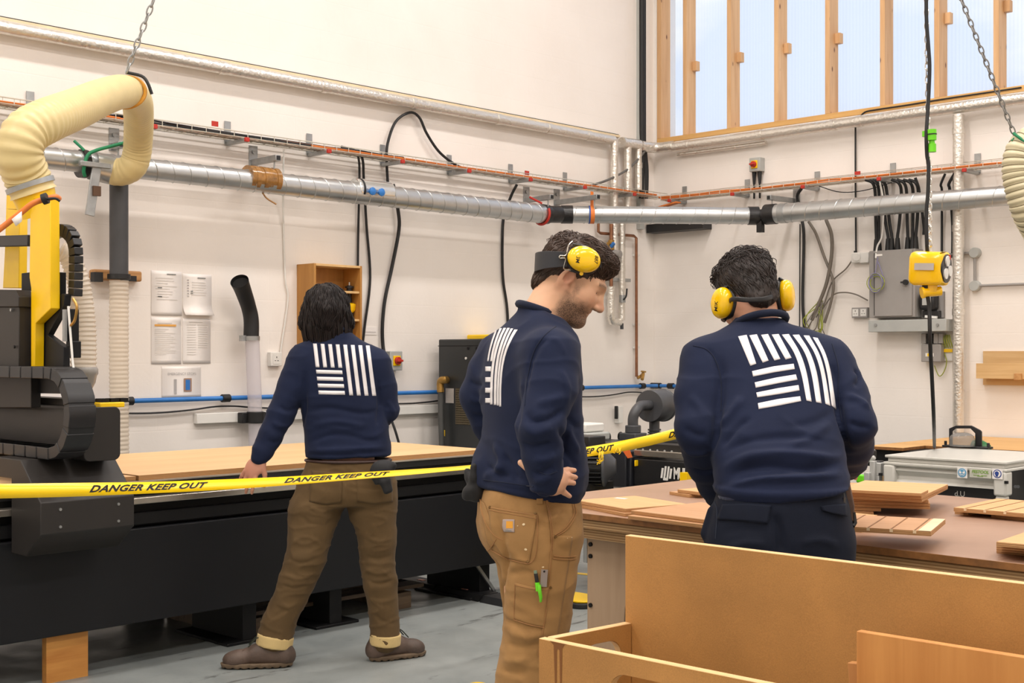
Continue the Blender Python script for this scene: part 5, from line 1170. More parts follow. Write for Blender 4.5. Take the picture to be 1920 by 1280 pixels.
for x in (x0_+.1, xs_+.6, xs_+2.6):
    for y in (yf1+.12, -.25):
        m = MB(); m.box((x, y, (zfb-.12)/2), (.07, .07, zfb-.12)); obj('leg', m, M_oldply, t)
ZS_ = .885; M_saw = mat('saw_grey', (204, 202, 194), .36, var=.04); M_saw2 = mat('saw_alu', (190, 190, 186), .4, .3)
q0 = onZ(1652, 853, ZS_); q1 = onZ(1892, 865, ZS_); q2 = onZ(1750, 837, ZS_)
yq = (q0[1]+q1[1])/2; xq0, xq1 = q0[0], q1[0]; yq1 = q2[1]
t = root('table_saw', ((xq0+xq1)/2, (yq+yq1)/2, 0), 'light grey table saw with black blade guard behind the work bench', 'saw')
m = MB(); m.box2((xq0, yq, ZS_-.014), (xq1, yq1, ZS_)); m.box2((xq0+.012, yq+.012, ZS_-.036), (xq1-.012, yq1-.012, ZS_-.014)); m.box2((xq0-.006, yq-.006, ZS_-.05), (xq1+.006, yq1+.006, ZS_-.036)); obj('table_top', m, M_saw, t, bevel=.004)
zz = lambda px, py, y=yq: onY(px, py, y)[2]
# curved front panel
prof = []
for f, o_ in ((0, .0), (.12, .03), (.3, .012), (.42, .03), (.62, .045), (.8, .04), (.86, .03), (1, .02)): prof.append((o_-.03, ZS_-.05-f*(ZS_-.05-zz(1700, 905))))
pf = prof+[(.05, prof[-1][1]), (.05, prof[0][1])]
m = MB(); m.prism([(-yq-.0-a+0.04, z_) for a, z_ in pf] if False else [(a, z_) for a, z_ in pf], xq0+.04, xq1-.04, (0, yq+.02, 0), V(0, 1, 0)*1.0, V(0, 0, 1)); fpn = obj('front_panel', m, M_saw, t, bevel=.002)
zf_ = zz(1700, 905)
for x in (xq0+.02, xq1-.035):
    m = MB(); m.box2((x-.025, yq-.01, zf_-.03), (x+.04, yq+.07, ZS_-.05)); m.box2((x-.02, yq-.0, 0), (x+.03, yq+.06, zf_-.03)); lg = obj('leg', m, M_saw, t, bevel=.01)
    m = MB(); m.box2((x-.02, yq1-.08, 0), (x+.03, yq1-.02, ZS_-.05)); obj('leg', m, M_saw, t, bevel=.01)
m = MB(); [m.cyl(onY(a, 912, yq-.012), onY(a, 912, yq-.02), .008, n=10) for a in (1904, 1909)]; obj('screw_cap', m, M_dgrey, t)
m = MB(); [m.box(onY(a, b_, yq-.012), (.016, .014, .014)) for a, b_ in ((1651, 889), (1887, 904))]; obj('end_plug', m, M_bedd, t)
m = MB(); m.box2((xq0+.08, yq+.08, .42), (xq1-.08, yq1-.05, ZS_-.06)); mb_ = obj('motor_housing', m, M_blackp, t, bevel=.01)
m = MB(); put_text(m, 'd.U', onY(1790, 925, yq+.08), (1, 0, 0), (0, 0, 1), .04, lift=.004); obj('scale_mark', m, M_white, mb_)
m = MB(); m.box(onY(1722, 914, yq+.06), (.1, .04, .06)); obj('switch_plate', m, M_saw2, t, bevel=.004)
# labels on the front panel
yl = yq-.005-.012
def disc(px, py, col, r, extra):
    c = onY(px, py, yl); m = MB(); m.box(c+V(0, .0015, 0), (.052, .002, .052), 0); m.cyl(c, c-V(0, .001, 0), r, n=26, mat=1)
    if extra == 'goggles': m.cyl(c-V(0, .001, 0), c-V(0, .0016, 0), r*.78, n=20, mat=0); m.cyl(c-V(0, .0016, 0), c-V(0, .002, 0), r*.68, n=20, mat=1); [m.cyl(c+V(s*.008, -.002, .002), c+V(s*.008, -.0026, .002), .006, n=12, mat=0) for s in (-1, 1)]; m.box(c+V(0, -.002, -.008), (.018, .001, .003), 0)
    else: m.cyl(c-V(0, .001, 0), c-V(0, .0016, 0), r*.8, n=20, mat=0); m.cyl(c+V(-.002, -.0016, .002), c+V(-.002, -.0022, .002), r*.5, n=16, mat=1); m.box(c+V(-.002, -.002, -.009), (.012, .001, .01), 1)
    obj('safety_sticker', m, [M_paper, mat('sign_blue' if extra != 'goggles' else 'sign_pale_blue', (40, 66, 140) if extra != 'goggles' else (66, 158, 204), .4)], fpn)
disc(1804, 886, None, .022, 'goggles'); disc(1870, 888, None, .021, 'head')
c = onY(1838, 888, yl); m = MB(); m.box(c+V(0, .0012, 0), (.11, .002, .04), 0); ml = obj('maker_plate', m, mat('plate_pale', (206, 206, 192), .5), fpn)
m = MB(); put_text(m, 'FESTOOL', c+V(0, -.001, .009), (1, 0, 0), (0, 0, 1), .021, align='CENTER', shear=.2, bold=.0006); [m.box(c+V(-.02+.02*k, -.001, -.008-.004*(k % 2)), (.03, .001, .0025)) for k in range(3)]; obj('lettering', m, mat('maker_green', (126, 170, 60), .5), ml)
# blade guard
gc = onZ(1812, 840, ZS_); t2 = t
m = MB(); yg = gc[1]+.03
arch = [onY(a, b_, yg) for a, b_ in ((1780, 843), (1780, 803), (1793, 797.5), (1822, 797.5), (1838, 806), (1841, 809), (1841, 843), (1829, 843), (1829, 812), (1820, 803), (1792, 803), (1786, 808), (1786, 843))]
m.prism([(p[0], p[2]) for p in arch], -yg-.006, -yg+.006, (0, 0, 0), V(1, 0, 0), V(0, 0, 1)); m.box2((onY(1772, 843, yg)[0], yg-.04, ZS_), (onY(1858, 843, yg)[0], yg+.03, ZS_+.012)); [m.cyl(V(onY(a, 840, yg)[0], yg-.02, ZS_+.01), V(onY(a, 840, yg)[0], yg-.02, ZS_+.035), .008) for a in (1776, 1856)]; obj('blade_guard', m, M_blackp, t, bevel=.002)
m = MB(); cg_ = V(onY(1804, 838, yg-.05)[0], yg-.05, ZS_+.012); zt_ = onY(1804, 811, yg-.05)[2]
m.lathe(cg_, UP, [(0, .068), ((zt_-cg_[2])*.55, .069), ((zt_-cg_[2])*.75, .064), ((zt_-cg_[2])*.9, .05), (zt_-cg_[2], .03)], n=30); obj('clear_hood', m, clear_mat('smoky_hood_clear', (176, 174, 170), .1, .68), t)
m = MB(); c = onY(1845, 842, yg+.06); m.lathe(c-V(.06, 0, 0), (1, 0, 0), [(0, .05), (.05, .05), (.09, .03)], n=20); obj('green_knob', m, mat('saw_green', (34, 110, 48), .4), t)
# cross-cut fence and clamp to the left of the saw
t = root('sliding_fence', V(xq0-.1, yq+.1, 0), 'aluminium sliding fence with bright green clamp beside the saw', 'fence')
m = MB(); xx = xq0-.03; m.box2((xx-.06, yq+.05, ZS_-.12), (xx-.02, yq1+.1, ZS_-.05)); m.box2((xx-.075, yq+.03, ZS_-.2), (xx-.045, yq+.06, ZS_-.04)); m.box2((xx-.06, yq+.05, .0), (xx-.03, yq+.09, ZS_-.12)); obj('profile', m, M_saw2, t, bevel=.003)
m = MB(); c = onY(1615, 897, yq+.02); m.box(c, (.05, .03, .045)); obj('clamp', m, M_green, t, bevel=.008)
m = MB(); c = onY(1627, 894, yq+.02); m.box(c, (.03, .03, .05)); m.cyl(onY(1617, 868, yq+.06), onY(1640, 857, yq+.06), .012); obj('clamp_arm', m, M_saw2, t, bevel=.003)
m = MB(); m.box(onY(1628, 852, yq+.1), (.07, .06, .05)); m.box(onY(1640, 868, yq+.1), (.09, .05, .03)); obj('stop_block', m, M_blackp, t, bevel=.006)
t = root('sander', onZ(1660, 900, .0)+V(.9, .6, 0), 'black and green machine at the right frame edge beside the saw', 'machine')
m = MB(); a = dep(1918, 893, 6.9); m.box(a+V(.12, 0, 0), (.2, .2, .14)); m.box2(a+V(.03, -.08, -.6), a+V(.2, .08, -.08)); obj('case', m, M_blackp, t, bevel=.02)
m = MB(); m.box(dep(1917, 925, 6.75)+V(.03, 0, 0), (.06, .04, .06)); obj('green_grip', m, M_green, t, bevel=.006)
m = MB(); m.box(dep(1917, 937, 6.75)+V(.03, 0, 0), (.06, .05, .025)); obj('red_foot', m, M_red, t, bevel=.006)

# ================================================================ crate trolley in front
ZC = .876
M_mdf = mdf_mat('mdf_brown', (176, 126, 66)); M_mdfe = mat('mdf_cut_edge', (222, 182, 128), .6, var=.06, vs=60)
P0 = onZ(1010, 1196, ZC); Yd_ = 2.60
A = onZ(1172, 1165, ZC)                            # back left corner at low height
uf = onZ(1250, 1244.3, ZC)-P0; uf[2] = 0; uf /= np.linalg.norm(uf)
vf = V(-uf[1], uf[0], 0); dep_c = np.dot(A-P0, vf); offu = np.dot(A-P0, uf)
print('crate', P0, A, uf, dep_c, offu)
ZT_ = (CAM+ray(1172, 1003)*((A-CAM)@CF))[2]
t = root('crate_trolley', P0+uf*.6+vf*.1-UP*ZC, 'tall offcut bin of brown fibreboard in the front right corner', 'bin')
LC = 1.9; th = .018
def panel(name, o, u, w, outline, thick, nrm, holes=None, mt=None):
    """edges paler than the faces"""
    m = MB(); m.prism(outline, 0, thick, o, u, w, holes=holes)
    vv = np.concatenate(m.v); n_ = np.cross(u, w)
    mi = []
    for f in m.f:
        q = np.cross(vv[f[1]]-vv[f[0]], vv[f[2]]-vv[f[0]]); q /= np.linalg.norm(q)+1e-12; mi.append(0 if abs(np.dot(q, n_)) > .7 else 1)
    m.m = mi; return obj(name, m, mt or [M_mdf, M_mdfe], t, bevel=.0012, bseg=1)
def slot(x0, x1, z0, z1, r, n=6):
    o = []
    for (cx, cz, s) in ((x1-r, z0+r, -90), (x1-r, z1-r, 0), (x0+r, z1-r, 90), (x0+r, z0+r, 180)):
        for k in range(n+1): q = math.radians(s+90*k/n); o.append((cx+r*math.cos(q), cz+r*math.sin(q)))
    return o
hx0 = np.dot(onZ(1140, 1280, .80)-P0, uf)
Pw = lambda px, py, o, n_: CAM+ray(px, py)*(np.dot(np.asarray(o)-CAM, n_)/np.dot(ray(px, py), n_))
h = Pw(1143, 1272, P0, vf); hxf = np.dot(h-P0, uf); ht = Pw(1160, 1263, P0, vf)[2]
panel('front_panel', P0-UP*ZC+vf*.018, uf, UP, [(0.0, .03), (LC, .03), (LC, ZC), (.0, ZC)], .018, vf, holes=[slot(hxf, hxf+.42, ht-.075, ht, .037)])
sv = A-P0; sv[2] = 0; Ls = np.linalg.norm(sv); sv /= Ls
panel('side_panel', P0-UP*ZC, sv, UP, [(.022, .03), (Ls, .03), (Ls, ZC), (.022, ZC)], .018, np.cross(sv, UP), holes=[slot(Ls*.42, Ls*.88, ZC-.098, ZC-.028, .034)])
panel('back_panel', P0-UP*ZC+vf*(dep_c+.018)+uf*offu, uf, UP, [(0, .03), (LC-offu, .03), (LC-offu, ZT_), (0, ZT_)], .018, vf)
panel('end_panel', P0-UP*ZC+uf*LC, vf, UP, [(.018, .03), (dep_c, .03), (dep_c, ZC), (.018, ZC)], -.018, uf)
m = MB(); c = P0-UP*ZC; m.prism([(.018, .02), (LC-.02, .02), (LC-.02, dep_c), (.018, dep_c)], .12, .138, c, uf, vf); obj('floor_board', m, M_mdf, t)
m = MB(); dp_ = [Pw(*q, P0-vf*.0006, vf) for q in ((1031, 1201), (1038, 1209), (1041, 1300), (1043.5, 1300), (1044, 1219), (1046, 1216), (1049, 1219), (1050, 1300), (1053, 1300), (1054, 1216), (1058, 1209), (1064, 1208))]
m.add(dp_, [tuple(range(12))[::-1]]); obj('dried_drip', m, mat('drip_brown', (128, 78, 28), .5), t)
m = MB()
for f in (.12, .9):
    for g in (.2, .8): p = P0-UP*ZC+uf*(LC*f)+vf*(dep_c*g); m.cyl(p-uf*.014+UP*.03, p+uf*.014+UP*.03, .03, n=18); m.box(p+UP*.05, (.03, .03, .05))
obj('castors', m, M_black, t)
M_oak = wood('oak_veneer', (206, 146, 78), (178, 116, 54), axis=2, scale=7, stretch=.05)
def offcut(px0, py0, py1, dv, lean, label, h=.6, w=.9, mt=None):
    n_ = vf; o = P0+vf*(.018+dv)
    a = Pw(px0, py0, o, n_); b = Pw(1915, py1, o, n_); u = (b-a)/np.linalg.norm(b-a); wz = np.cross(vf, u); wz = wz if wz[2] > 0 else -wz
    m = MB(); m.box(a+u*w/2-wz*h/2, (w, .016, h), R=np.stack([u, vf, wz], 1)); return obj('oak_offcut', m, mt or M_oak, label=label, cat='board', group='offcuts standing in the fibreboard bin', bevel=.0015)
offcut(1610, 1181, 1229, .10, 0, 'front oak veneered offcut standing in the fibreboard bin', .62)
offcut(1593, 1240, 1270, .125, 0, 'lower oak offcut half hidden behind the front one in the bin', .5, .7, wood('oak_veneer_b', (196, 140, 82), (170, 112, 56), axis=2, scale=9, stretch=.06))

# floor bits
c = onZ(1088, 1133, 0)
t = root('floor_hub', c, 'low black floor hub with a yellow lid beyond the bench leg', 'floor hub')
m = MB(); m.prism(rrect(-.19, -.12, .12, .12, .07), 0, .03, c, V(1, 0, 0), V(0, 1, 0)); obj('base', m, M_black, t, bevel=.006)
m = MB(); m.prism(rrect(-.17, -.1, .11, .11, .07), .03, .042, c, V(1, 0, 0), V(0, 1, 0)); obj('lid', m, M_yellow, t, bevel=.004)
m = MB(); a = onZ(905, 1282, .0); m.prism(rrect(-.06, -.2, .10, .06, .04), .001, .004, a+V(.02, -.05, 0), V(1, 0, 0), V(0, 1, 0)); obj('floor_mark', m, M_yellow, label='small yellow painted mark on the floor by the standing man', cat='floor mark')
a = onZ(1075, 1074, 0); b = onZ(1105, 1077, 0); m = MB(); m.beam(a+V(0, 0, .001), b+(b-a)*.6+V(0, 0, .001), .05, .003); obj('floor_tape', m, M_yellow, label='strip of yellow tape on the floor behind the bench', cat='tape')

# ================================================================ danger tape
def danger_tape(cl, half, label, words, flutter=0):
    """cl: centre line, half: half-width vectors"""
    n = len(cl); m = MB(); vv = []
    for p, h_ in zip(cl, half): vv += [p-h_, p+h_]
    m.add(vv, [(2*i, 2*i+2, 2*i+3, 2*i+1) for i in range(n-1)])
    o = obj('danger_tape', m, M_tapey, label=label, cat='tape', sharp=0)
    sd = o.modifiers.new('thickness', 'SOLIDIFY'); sd.thickness = .0006; sd.offset = 0
    s_ = arclen(np.array(cl)); cl = np.array(cl); half = np.array(half)
    for word, s0, h in words:
        tv, tf = text_shape(word, 1.0, shear=.35, bold=.034, space=1.06); tv[:, 0] -= tv[:, 0].min(); tv[:, 0] *= h*1.25; tv[:, 1] *= h
        # cut long faces: map through the tape's own surface
        ss = s0+tv[:, 0]; f = tv[:, 1]/np.linalg.norm(half[0])
        c_ = np.stack([np.interp(ss, s_, cl[:, k]) for k in range(3)], 1); h_ = np.stack([np.interp(ss, s_, half[:, k]) for k in range(3)], 1)
        T_ = (cl[-1]-cl[0])/np.linalg.norm(cl[-1]-cl[0]); nrm = np.cross(T_, h_); nrm /= np.linalg.norm(nrm, axis=1)[:, None]
        nrm *= np.sign(np.einsum('ij,ij->i', nrm, CAM-c_))[:, None]
        w_ = MB(); w_.add(c_+h_*f[:, None]+nrm*.0016, tf); obj('lettering', w_, M_bedd, o, sharp=0)
    return o
M_tapey = mat('tape_yellow', (250, 208, 10), .3, var=.03)
ka = [(-60, 922, 4.35, 15, 0), (0, 920.5, 4.45, 13.5, 0), (130, 918, 4.58, 12.5, 0), (280, 914, 4.75, 10, .1), (400, 909, 4.88, 9, .2), (520, 902.5, 5.02, 7.5, .3), (640, 894, 5.14, 6, .4), (760, 885.5, 5.26, 4.2, .5), (860, 877.5, 5.36, 3, .5), (960, 868, 5.5, 4, .4), (1040, 858, 5.68, 7, .2), (1090, 848.5, 5.8, 8.5, .1), (1150, 839, 5.92, 9.5, 0), (1210, 827, 6.05, 10.5, 0), (1268, 813, 6.15, 10, 0), (1330, 800, 6.25, 10, 0), (1420, 782, 6.4, 10, 0)]
K = np.array(ka, float); tt = np.linspace(0, 1, len(K)); ti = np.linspace(0, 1, 130)
Ks = spline(K[:, :5], 9)
cl = []; hf = []
HW = .0255
for (px, py, Y, hp_, sl) in Ks:
    c = dep(px, py, Y); sc = min(.9999, hp_/FPX*Y/HW); cl.append(c); hf.append((UP*sc+CF*math.sqrt(1-sc*sc)*1.0)*HW)
s_ = arclen(np.array(cl))
def s_at(px): return float(np.interp(px, Ks[:, 0], s_))
danger_tape(cl, hf, 'yellow DANGER KEEP OUT tape stretched across the room behind the standing man',
            [('DANGER KEEP OUT', s_at(168), .037), ('DANGER KEEP OUT', s_at(533), .037), ('DANGER KEEP OUT', s_at(1020), .037), ('DANGER KEEP OUT', s_at(1253), .037)])
m = MB(); rr_ = random.Random(9)
for (px, py, n_, l) in ((1128, 850, 7, 22), (1160, 843, 3, 9)):
    Y = float(np.interp(px, Ks[:, 0], Ks[:, 2]))-.03
    for k in range(n_):
        x = px+rr_.uniform(-5, 5); m.tube([dep(x, py-4, Y), dep(x+rr_.uniform(-3, 3), py+l*.3, Y-.01), dep(x+rr_.uniform(-5, 3), py+l*.7*rr_.random()+3, Y), dep(x-4+rr_.uniform(-4, 4), py+l*rr_.uniform(.5, 1), Y-.01)], .002, n=5, smooth=4)
obj('torn_strands', m, M_tapey, label='torn yellow strands dangling from the danger tape', cat='tape scrap')
# ================================================================ people: signed-distance bodies turned into one skin
from mathutils.bvhtree import BVHTree
class SDF:
    def __init__(s): s.ops = []
    def _add(s, lo, hi, k, fn, op='u'): s.ops.append((np.asarray(lo)-.05-k, np.asarray(hi)+.05+k, k, fn, op)); return s
    def cap(s, a, b, ra, rb=None, k=.02, op='u'):
        a = np.asarray(a, float); b = np.asarray(b, float); rb = ra if rb is None else rb; R = max(ra, rb); ab = b-a; L2 = max(ab@ab, 1e-12)
        def fn(P):
            t = np.clip((P-a)@ab/L2, 0, 1); return np.linalg.norm(P-a-t[:, None]*ab, axis=1)-(ra+(rb-ra)*t)
        return s._add(np.minimum(a, b)-R, np.maximum(a, b)+R, k, fn, op)
    def chain(s, pts, rads, k=.02, k2=None):
        for i in range(len(pts)-1): s.cap(pts[i], pts[i+1], rads[i], rads[i+1], k=k if i == 0 else (k2 or .012))
        return s
    def ell(s, c, r, R=None, k=.02, op='u'):
        c = np.asarray(c, float); r = np.broadcast_to(np.asarray(r, float), (3,)); Rm = None if R is None else np.asarray(R)
        def fn(P):
            q = P-c
            if Rm is not None: q = q@Rm
            k0 = np.linalg.norm(q/r, axis=1); k1 = np.linalg.norm(q/(r*r), axis=1)+1e-9; return k0*(k0-1)/k1
        m = r.max(); return s._add(c-m, c+m, k, fn, op)
    def loft(s, secs, k=.02, ex=2.4, op='u'):
        """secs: (centre, half width, half depth, right vector); elliptical sections along a spine"""
        secs = sorted(secs, key=lambda q: q[0][2]); C_ = [np.asarray(q[0], float) for q in secs]; W = [q[1] for q in secs]; D = [q[2] for q in secs]
        tab = np.array([[*q[0], q[1], q[2], *np.asarray(q[3], float)[:2]] for q in secs]); n_ = len(tab)
        if n_ > 2:
            tz = spline(np.stack([tab[:, 2], np.zeros(n_), np.zeros(n_)], 1), 6)[:, 0]; tab = np.stack([spline(np.stack([tab[:, k], np.zeros(n_), np.zeros(n_)], 1), 6)[:, 0] for k in range(7)], 1); tab = tab[np.argsort(tz)]
        z0, z1 = tab[0, 2], tab[-1, 2]
        def fn(P):
            z = P[:, 2]; I = lambda k: np.interp(z, tab[:, 2], tab[:, k]); rx, ry = I(5), I(6); L = np.sqrt(rx*rx+ry*ry); rx /= L; ry /= L
            qx = P[:, 0]-I(0); qy = P[:, 1]-I(1); w = I(3); d = I(4); x = np.abs(qx*rx+qy*ry)/w; y = np.abs(qy*rx-qx*ry)/d
            lat = ((x**ex+y**ex)**(1/ex)-1)*np.minimum(w, d)*.92; dz = np.maximum(z0-z, z-z1)
            return np.where(dz > 0, np.sqrt(np.maximum(lat, 0)**2+dz*dz), np.maximum(lat, dz))
        A = np.array(C_); m = max(W+D); return s._add(A.min(0)-m, A.max(0)+m, k, fn, op)
    def cut(s, p, n, k=.004):
        p = np.asarray(p, float); n = np.asarray(n, float)/np.linalg.norm(n)
        s.ops.append((None, None, k, lambda P: (P-p)@n, 'i')); return s
    def ev(s, P):
        d = np.full(len(P), .3)
        for lo, hi, k, fn, op in s.ops:
            if lo is None: idx = slice(None); Q = P
            else:
                idx = np.nonzero(((P > lo) & (P < hi)).all(1))[0]
                if not len(idx): continue
                Q = P[idx]
            v = fn(Q); c = d[idx]
            if op == 'u': h = np.clip(.5+.5*(c-v)/k, 0, 1); d[idx] = c*(1-h)+v*h-k*h*(1-h)
            else:
                if op == 's': v = -v
                h = np.clip(.5-.5*(c-v)/k, 0, 1); d[idx] = c*(1-h)+v*h+k*h*(1-h)
        return d
    def mesh(s, h):
        lo = np.min([o[0] for o in s.ops if o[0] is not None and o[4] == 'u'], 0)+.03; hi = np.max([o[1] for o in s.ops if o[0] is not None and o[4] == 'u'], 0)-.03
        c = 4; n = np.ceil((hi-lo)/(h*c)).astype(int)+1
        g = np.stack(np.meshgrid(*[lo[i]+h*c*(np.arange(n[i])+.5) for i in range(3)], indexing='ij'), -1).reshape(-1, 3)
        dc = s.ev(g).reshape(n); F = np.repeat(np.repeat(np.repeat(dc, c, 0), c, 1), c, 2).astype(np.float32)
        near = np.argwhere(np.abs(F) < h*c*1.25); P = lo+h*(near+.5); F[near[:, 0], near[:, 1], near[:, 2]] = s.ev(P)
        ins = F < 0; cn = np.zeros(np.array(F.shape)-1, np.int8)
        for i in (0, 1):
            for j in (0, 1):
                for k in (0, 1): cn += ins[i:F.shape[0]-1+i, j:F.shape[1]-1+j, k:F.shape[2]-1+k]
        act = (cn > 0) & (cn < 8); ci = np.argwhere(act); idx = np.full(act.shape, -1, np.int32); idx[act] = np.arange(len(ci))
        acc = np.zeros((len(ci), 3)); ct = np.zeros(len(ci))
        cor = np.array([[i, j, k] for i in (0, 1) for j in (0, 1) for k in (0, 1)])
        val = [F[ci[:, 0]+q[0], ci[:, 1]+q[1], ci[:, 2]+q[2]] for q in cor]
        for a in range(8):
            for b in range(a+1, 8):
                if np.abs(cor[a]-cor[b]).sum() != 1: continue
                m = (val[a] < 0) != (val[b] < 0); t = val[a][m]/(val[a][m]-val[b][m]); acc[m] += cor[a]+(cor[b]-cor[a])*t[:, None]; ct[m] += 1
        V_ = lo+h*(.5+ci+acc/ct[:, None]); fs = []
        for ax in range(3):
            sl0 = [slice(None)]*3; sl1 = [slice(None)]*3; sl0[ax] = slice(0, -1); sl1[ax] = slice(1, None)
            a = ins[tuple(sl0)]; b = ins[tuple(sl1)]; e = np.argwhere(a != b); o1, o2 = [(1, 2), (2, 0), (0, 1)][ax]
            e = e[(e[:, o1] > 0) & (e[:, o2] > 0) & (e[:, o1] < act.shape[o1]) & (e[:, o2] < act.shape[o2])]
            q = []
            for d1, d2 in ((-1, -1), (0, -1), (0, 0), (-1, 0)):
                p = e.copy(); p[:, o1] += d1; p[:, o2] += d2; q.append(idx[p[:, 0], p[:, 1], p[:, 2]])
            q = np.stack(q, 1); fl = a[e[:, 0], e[:, 1], e[:, 2]]; q[~fl] = q[~fl][:, ::-1]; fs.append(q)
        Fc = np.concatenate(fs); Fc = Fc[(Fc >= 0).all(1)]; return V_, Fc
def vnormals(v, f):
    n = np.zeros_like(v); fn = np.cross(v[f[:, 2]]-v[f[:, 0]], v[f[:, 3]]-v[f[:, 1]])
    for k in range(4): np.add.at(n, f[:, k], fn)
    return n/(np.linalg.norm(n, axis=1)[:, None]+1e-12)
def relax(v, f, it=1, w=.5):
    for _ in range(it):
        s_ = np.zeros_like(v); c = np.zeros(len(v))
        for k in range(4):
            np.add.at(s_, f[:, k], v[f[:, (k+1) % 4]]+v[f[:, k-1]]); np.add.at(c, f[:, k], 2)
        v = v*(1-w)+w*s_/np.maximum(c, 1)[:, None]
    return v
def vnoise(P, sc, seed=0):
    sc = np.broadcast_to(np.asarray(sc, float), (3,)); return np.array([mnoise.noise(Vector((p[0]*sc[0]+seed, p[1]*sc[1], p[2]*sc[2]))) for p in P])

def crease(P, sc, seed=0):
    a = vnoise(P, sc, seed); return (1-np.abs(a)*2.2)**3*np.sign(1-np.abs(a)*2.2)

class Person:
    """local axes: X to the right of the view, Y away from the viewer, Z up; root stands on the floor"""
    def __init__(s, px, Y0, label):
        s.Y0 = Y0; s.X0 = (px-960)/FPX*Y0; base = CAM+CR*s.X0+CF*Y0; base[2] = 0
        s.root = root('person', base, label, 'person', rz=math.atan2(.6981, .7160)); s.cam = V(-s.X0, -Y0, CAM[2])
    def J(s, px, py, dy=0.0): Y = s.Y0+dy; return V((px-960)/FPX*Y-s.X0, dy, CAM[2]-(py-HY)/FPX*Y)
    def world(s, p): M = np.array(WM[s.root]); return np.asarray(p)@M[:3, :3].T+M[:3, 3]
    def add(s, name, v, f, mt, parent=None, attr=None, label=None):
        m = MB(); m.add(v, []); m.f = [tuple(q) for q in np.asarray(f).tolist()]; m.m = [0]*len(m.f)
        o = obj(name, m, mt, parent or s.root, local=True, sharp=0, attr=attr, label=label); return o
    def mb(s, name, m, mt, parent=None, bevel=0, label=None, sharp=38): return obj(name, m, mt, parent or s.root, local=True, bevel=bevel, label=label, sharp=sharp)
    def top(s, name, m, mt, label, cat, group=None):
        q = MB(); q.v = [s.world(a) for a in m.v]; q.f = m.f; q.m = m.m; q.n = m.n; return obj(name, q, mt, label=label, cat=cat, group=group)
    def bvh(s, v, f): s.tree = BVHTree.FromPolygons([tuple(p) for p in v], [tuple(q) for q in np.asarray(f).tolist()]); return s.tree
    def hit(s, px, py):
        d = Vector(((px-960)/FPX, 1, (HY-py)/FPX)).normalized(); h = s.tree.ray_cast(Vector(s.cam), d)
        return (np.array(h[0]), np.array(h[1])) if h[0] is not None else (None, None)
    def line(s, pts, step=6):
        """a polyline in photograph coordinates laid on the garment"""
        p = np.array([(a, b, 0) for a, b in pts], float); p = spline(p, 4) if len(p) > 2 else p; p = resample(p, step); out = []; nn = []
        for a in p:
            h, n = s.hit(a[0], a[1])
            if h is not None: out.append(h); nn.append(n)
        return np.array(out), np.array(nn)
    def folds(s, v, f, lines):
        """press creases into the cloth: (points, height, width)"""
        s.bvh(v, f); n = vnormals(v, f); d = np.zeros(len(v))
        for pts, amp, wid in lines:
            L_, _ = s.line(pts, 5)
            if len(L_) < 2: continue
            lo = L_.min(0)-3*wid; hi = L_.max(0)+3*wid; ix = np.nonzero(((v > lo) & (v < hi)).all(1))[0]
            if not len(ix): continue
            dm = np.full(len(ix), 9.0); tp = np.zeros(len(ix))
            for k in range(len(L_)-1):
                a, b = L_[k], L_[k+1]; ab = b-a; t = np.clip((v[ix]-a)@ab/max(ab@ab, 1e-12), 0, 1); q = np.linalg.norm(v[ix]-a-t[:, None]*ab, axis=1)
                u = (k+t)/(len(L_)-1); m = q < dm; dm[m] = q[m]; tp[m] = u[m]
            d[ix] += amp*np.exp(-(dm/wid)**2)*np.clip(np.sin(math.pi*np.clip(tp, .02, .98))*1.6, 0, 1)
        return v+n*d[:, None]
    def patch(s, name, poly, mt, parent, lift=.0012, step=4.5, label=None, thick=.0008, m=None):
        """a flat piece (pocket, print, badge) laid on the garment; poly in photograph coordinates, ordered (u along, v down) quad-like: two rails"""
        A, B = poly; A = resample(np.array([(a, b, 0) for a, b in A], float), step); B = resample(np.array([(a, b, 0) for a, b in B], float), step)
        n = max(len(A), len(B)); t = np.linspace(0, 1, n); ta = np.linspace(0, 1, len(A)); tb = np.linspace(0, 1, len(B))
        A = np.stack([np.interp(t, ta, A[:, k]) for k in range(2)], 1); B = np.stack([np.interp(t, tb, B[:, k]) for k in range(2)], 1)
        w = max(2, int(np.linalg.norm(A-B, axis=1).max()/step)+1); mm = m or MB(); vv = []; ok = True; last = None
        for i in range(n):
            for j in range(w+1):
                q = A[i]+(B[i]-A[i])*j/w; h, nr = s.hit(*q)
                if h is None:
                    if last is None: h, nr = s.J(q[0], q[1], 0), V(0, -1, 0)
                    else: h, nr = last
                last = (h, nr); vv.append(h+nr*lift)
        ff = [(i*(w+1)+j, i*(w+1)+j+1, (i+1)*(w+1)+j+1, (i+1)*(w+1)+j) for i in range(n-1) for j in range(w)]
        a, b, c = [np.array(vv[q]) for q in ff[len(ff)//2][:3]]
        if np.dot(np.cross(b-a, c-b), s.cam-a) < 0: ff = [q[::-1] for q in ff]
        mm.add(vv, ff)
        if m is not None: return None
        o = s.mb(name, mm, mt, parent, label=label, sharp=0); sd = o.modifiers.new('thickness', 'SOLIDIFY'); sd.thickness = thick; sd.offset = -1; return o
    def seam(s, m, pts, r=.0016, lift=.001):
        L_, N_ = s.line(pts, 6)
        if len(L_) > 1: m.tube(L_+N_*lift, r, n=6)

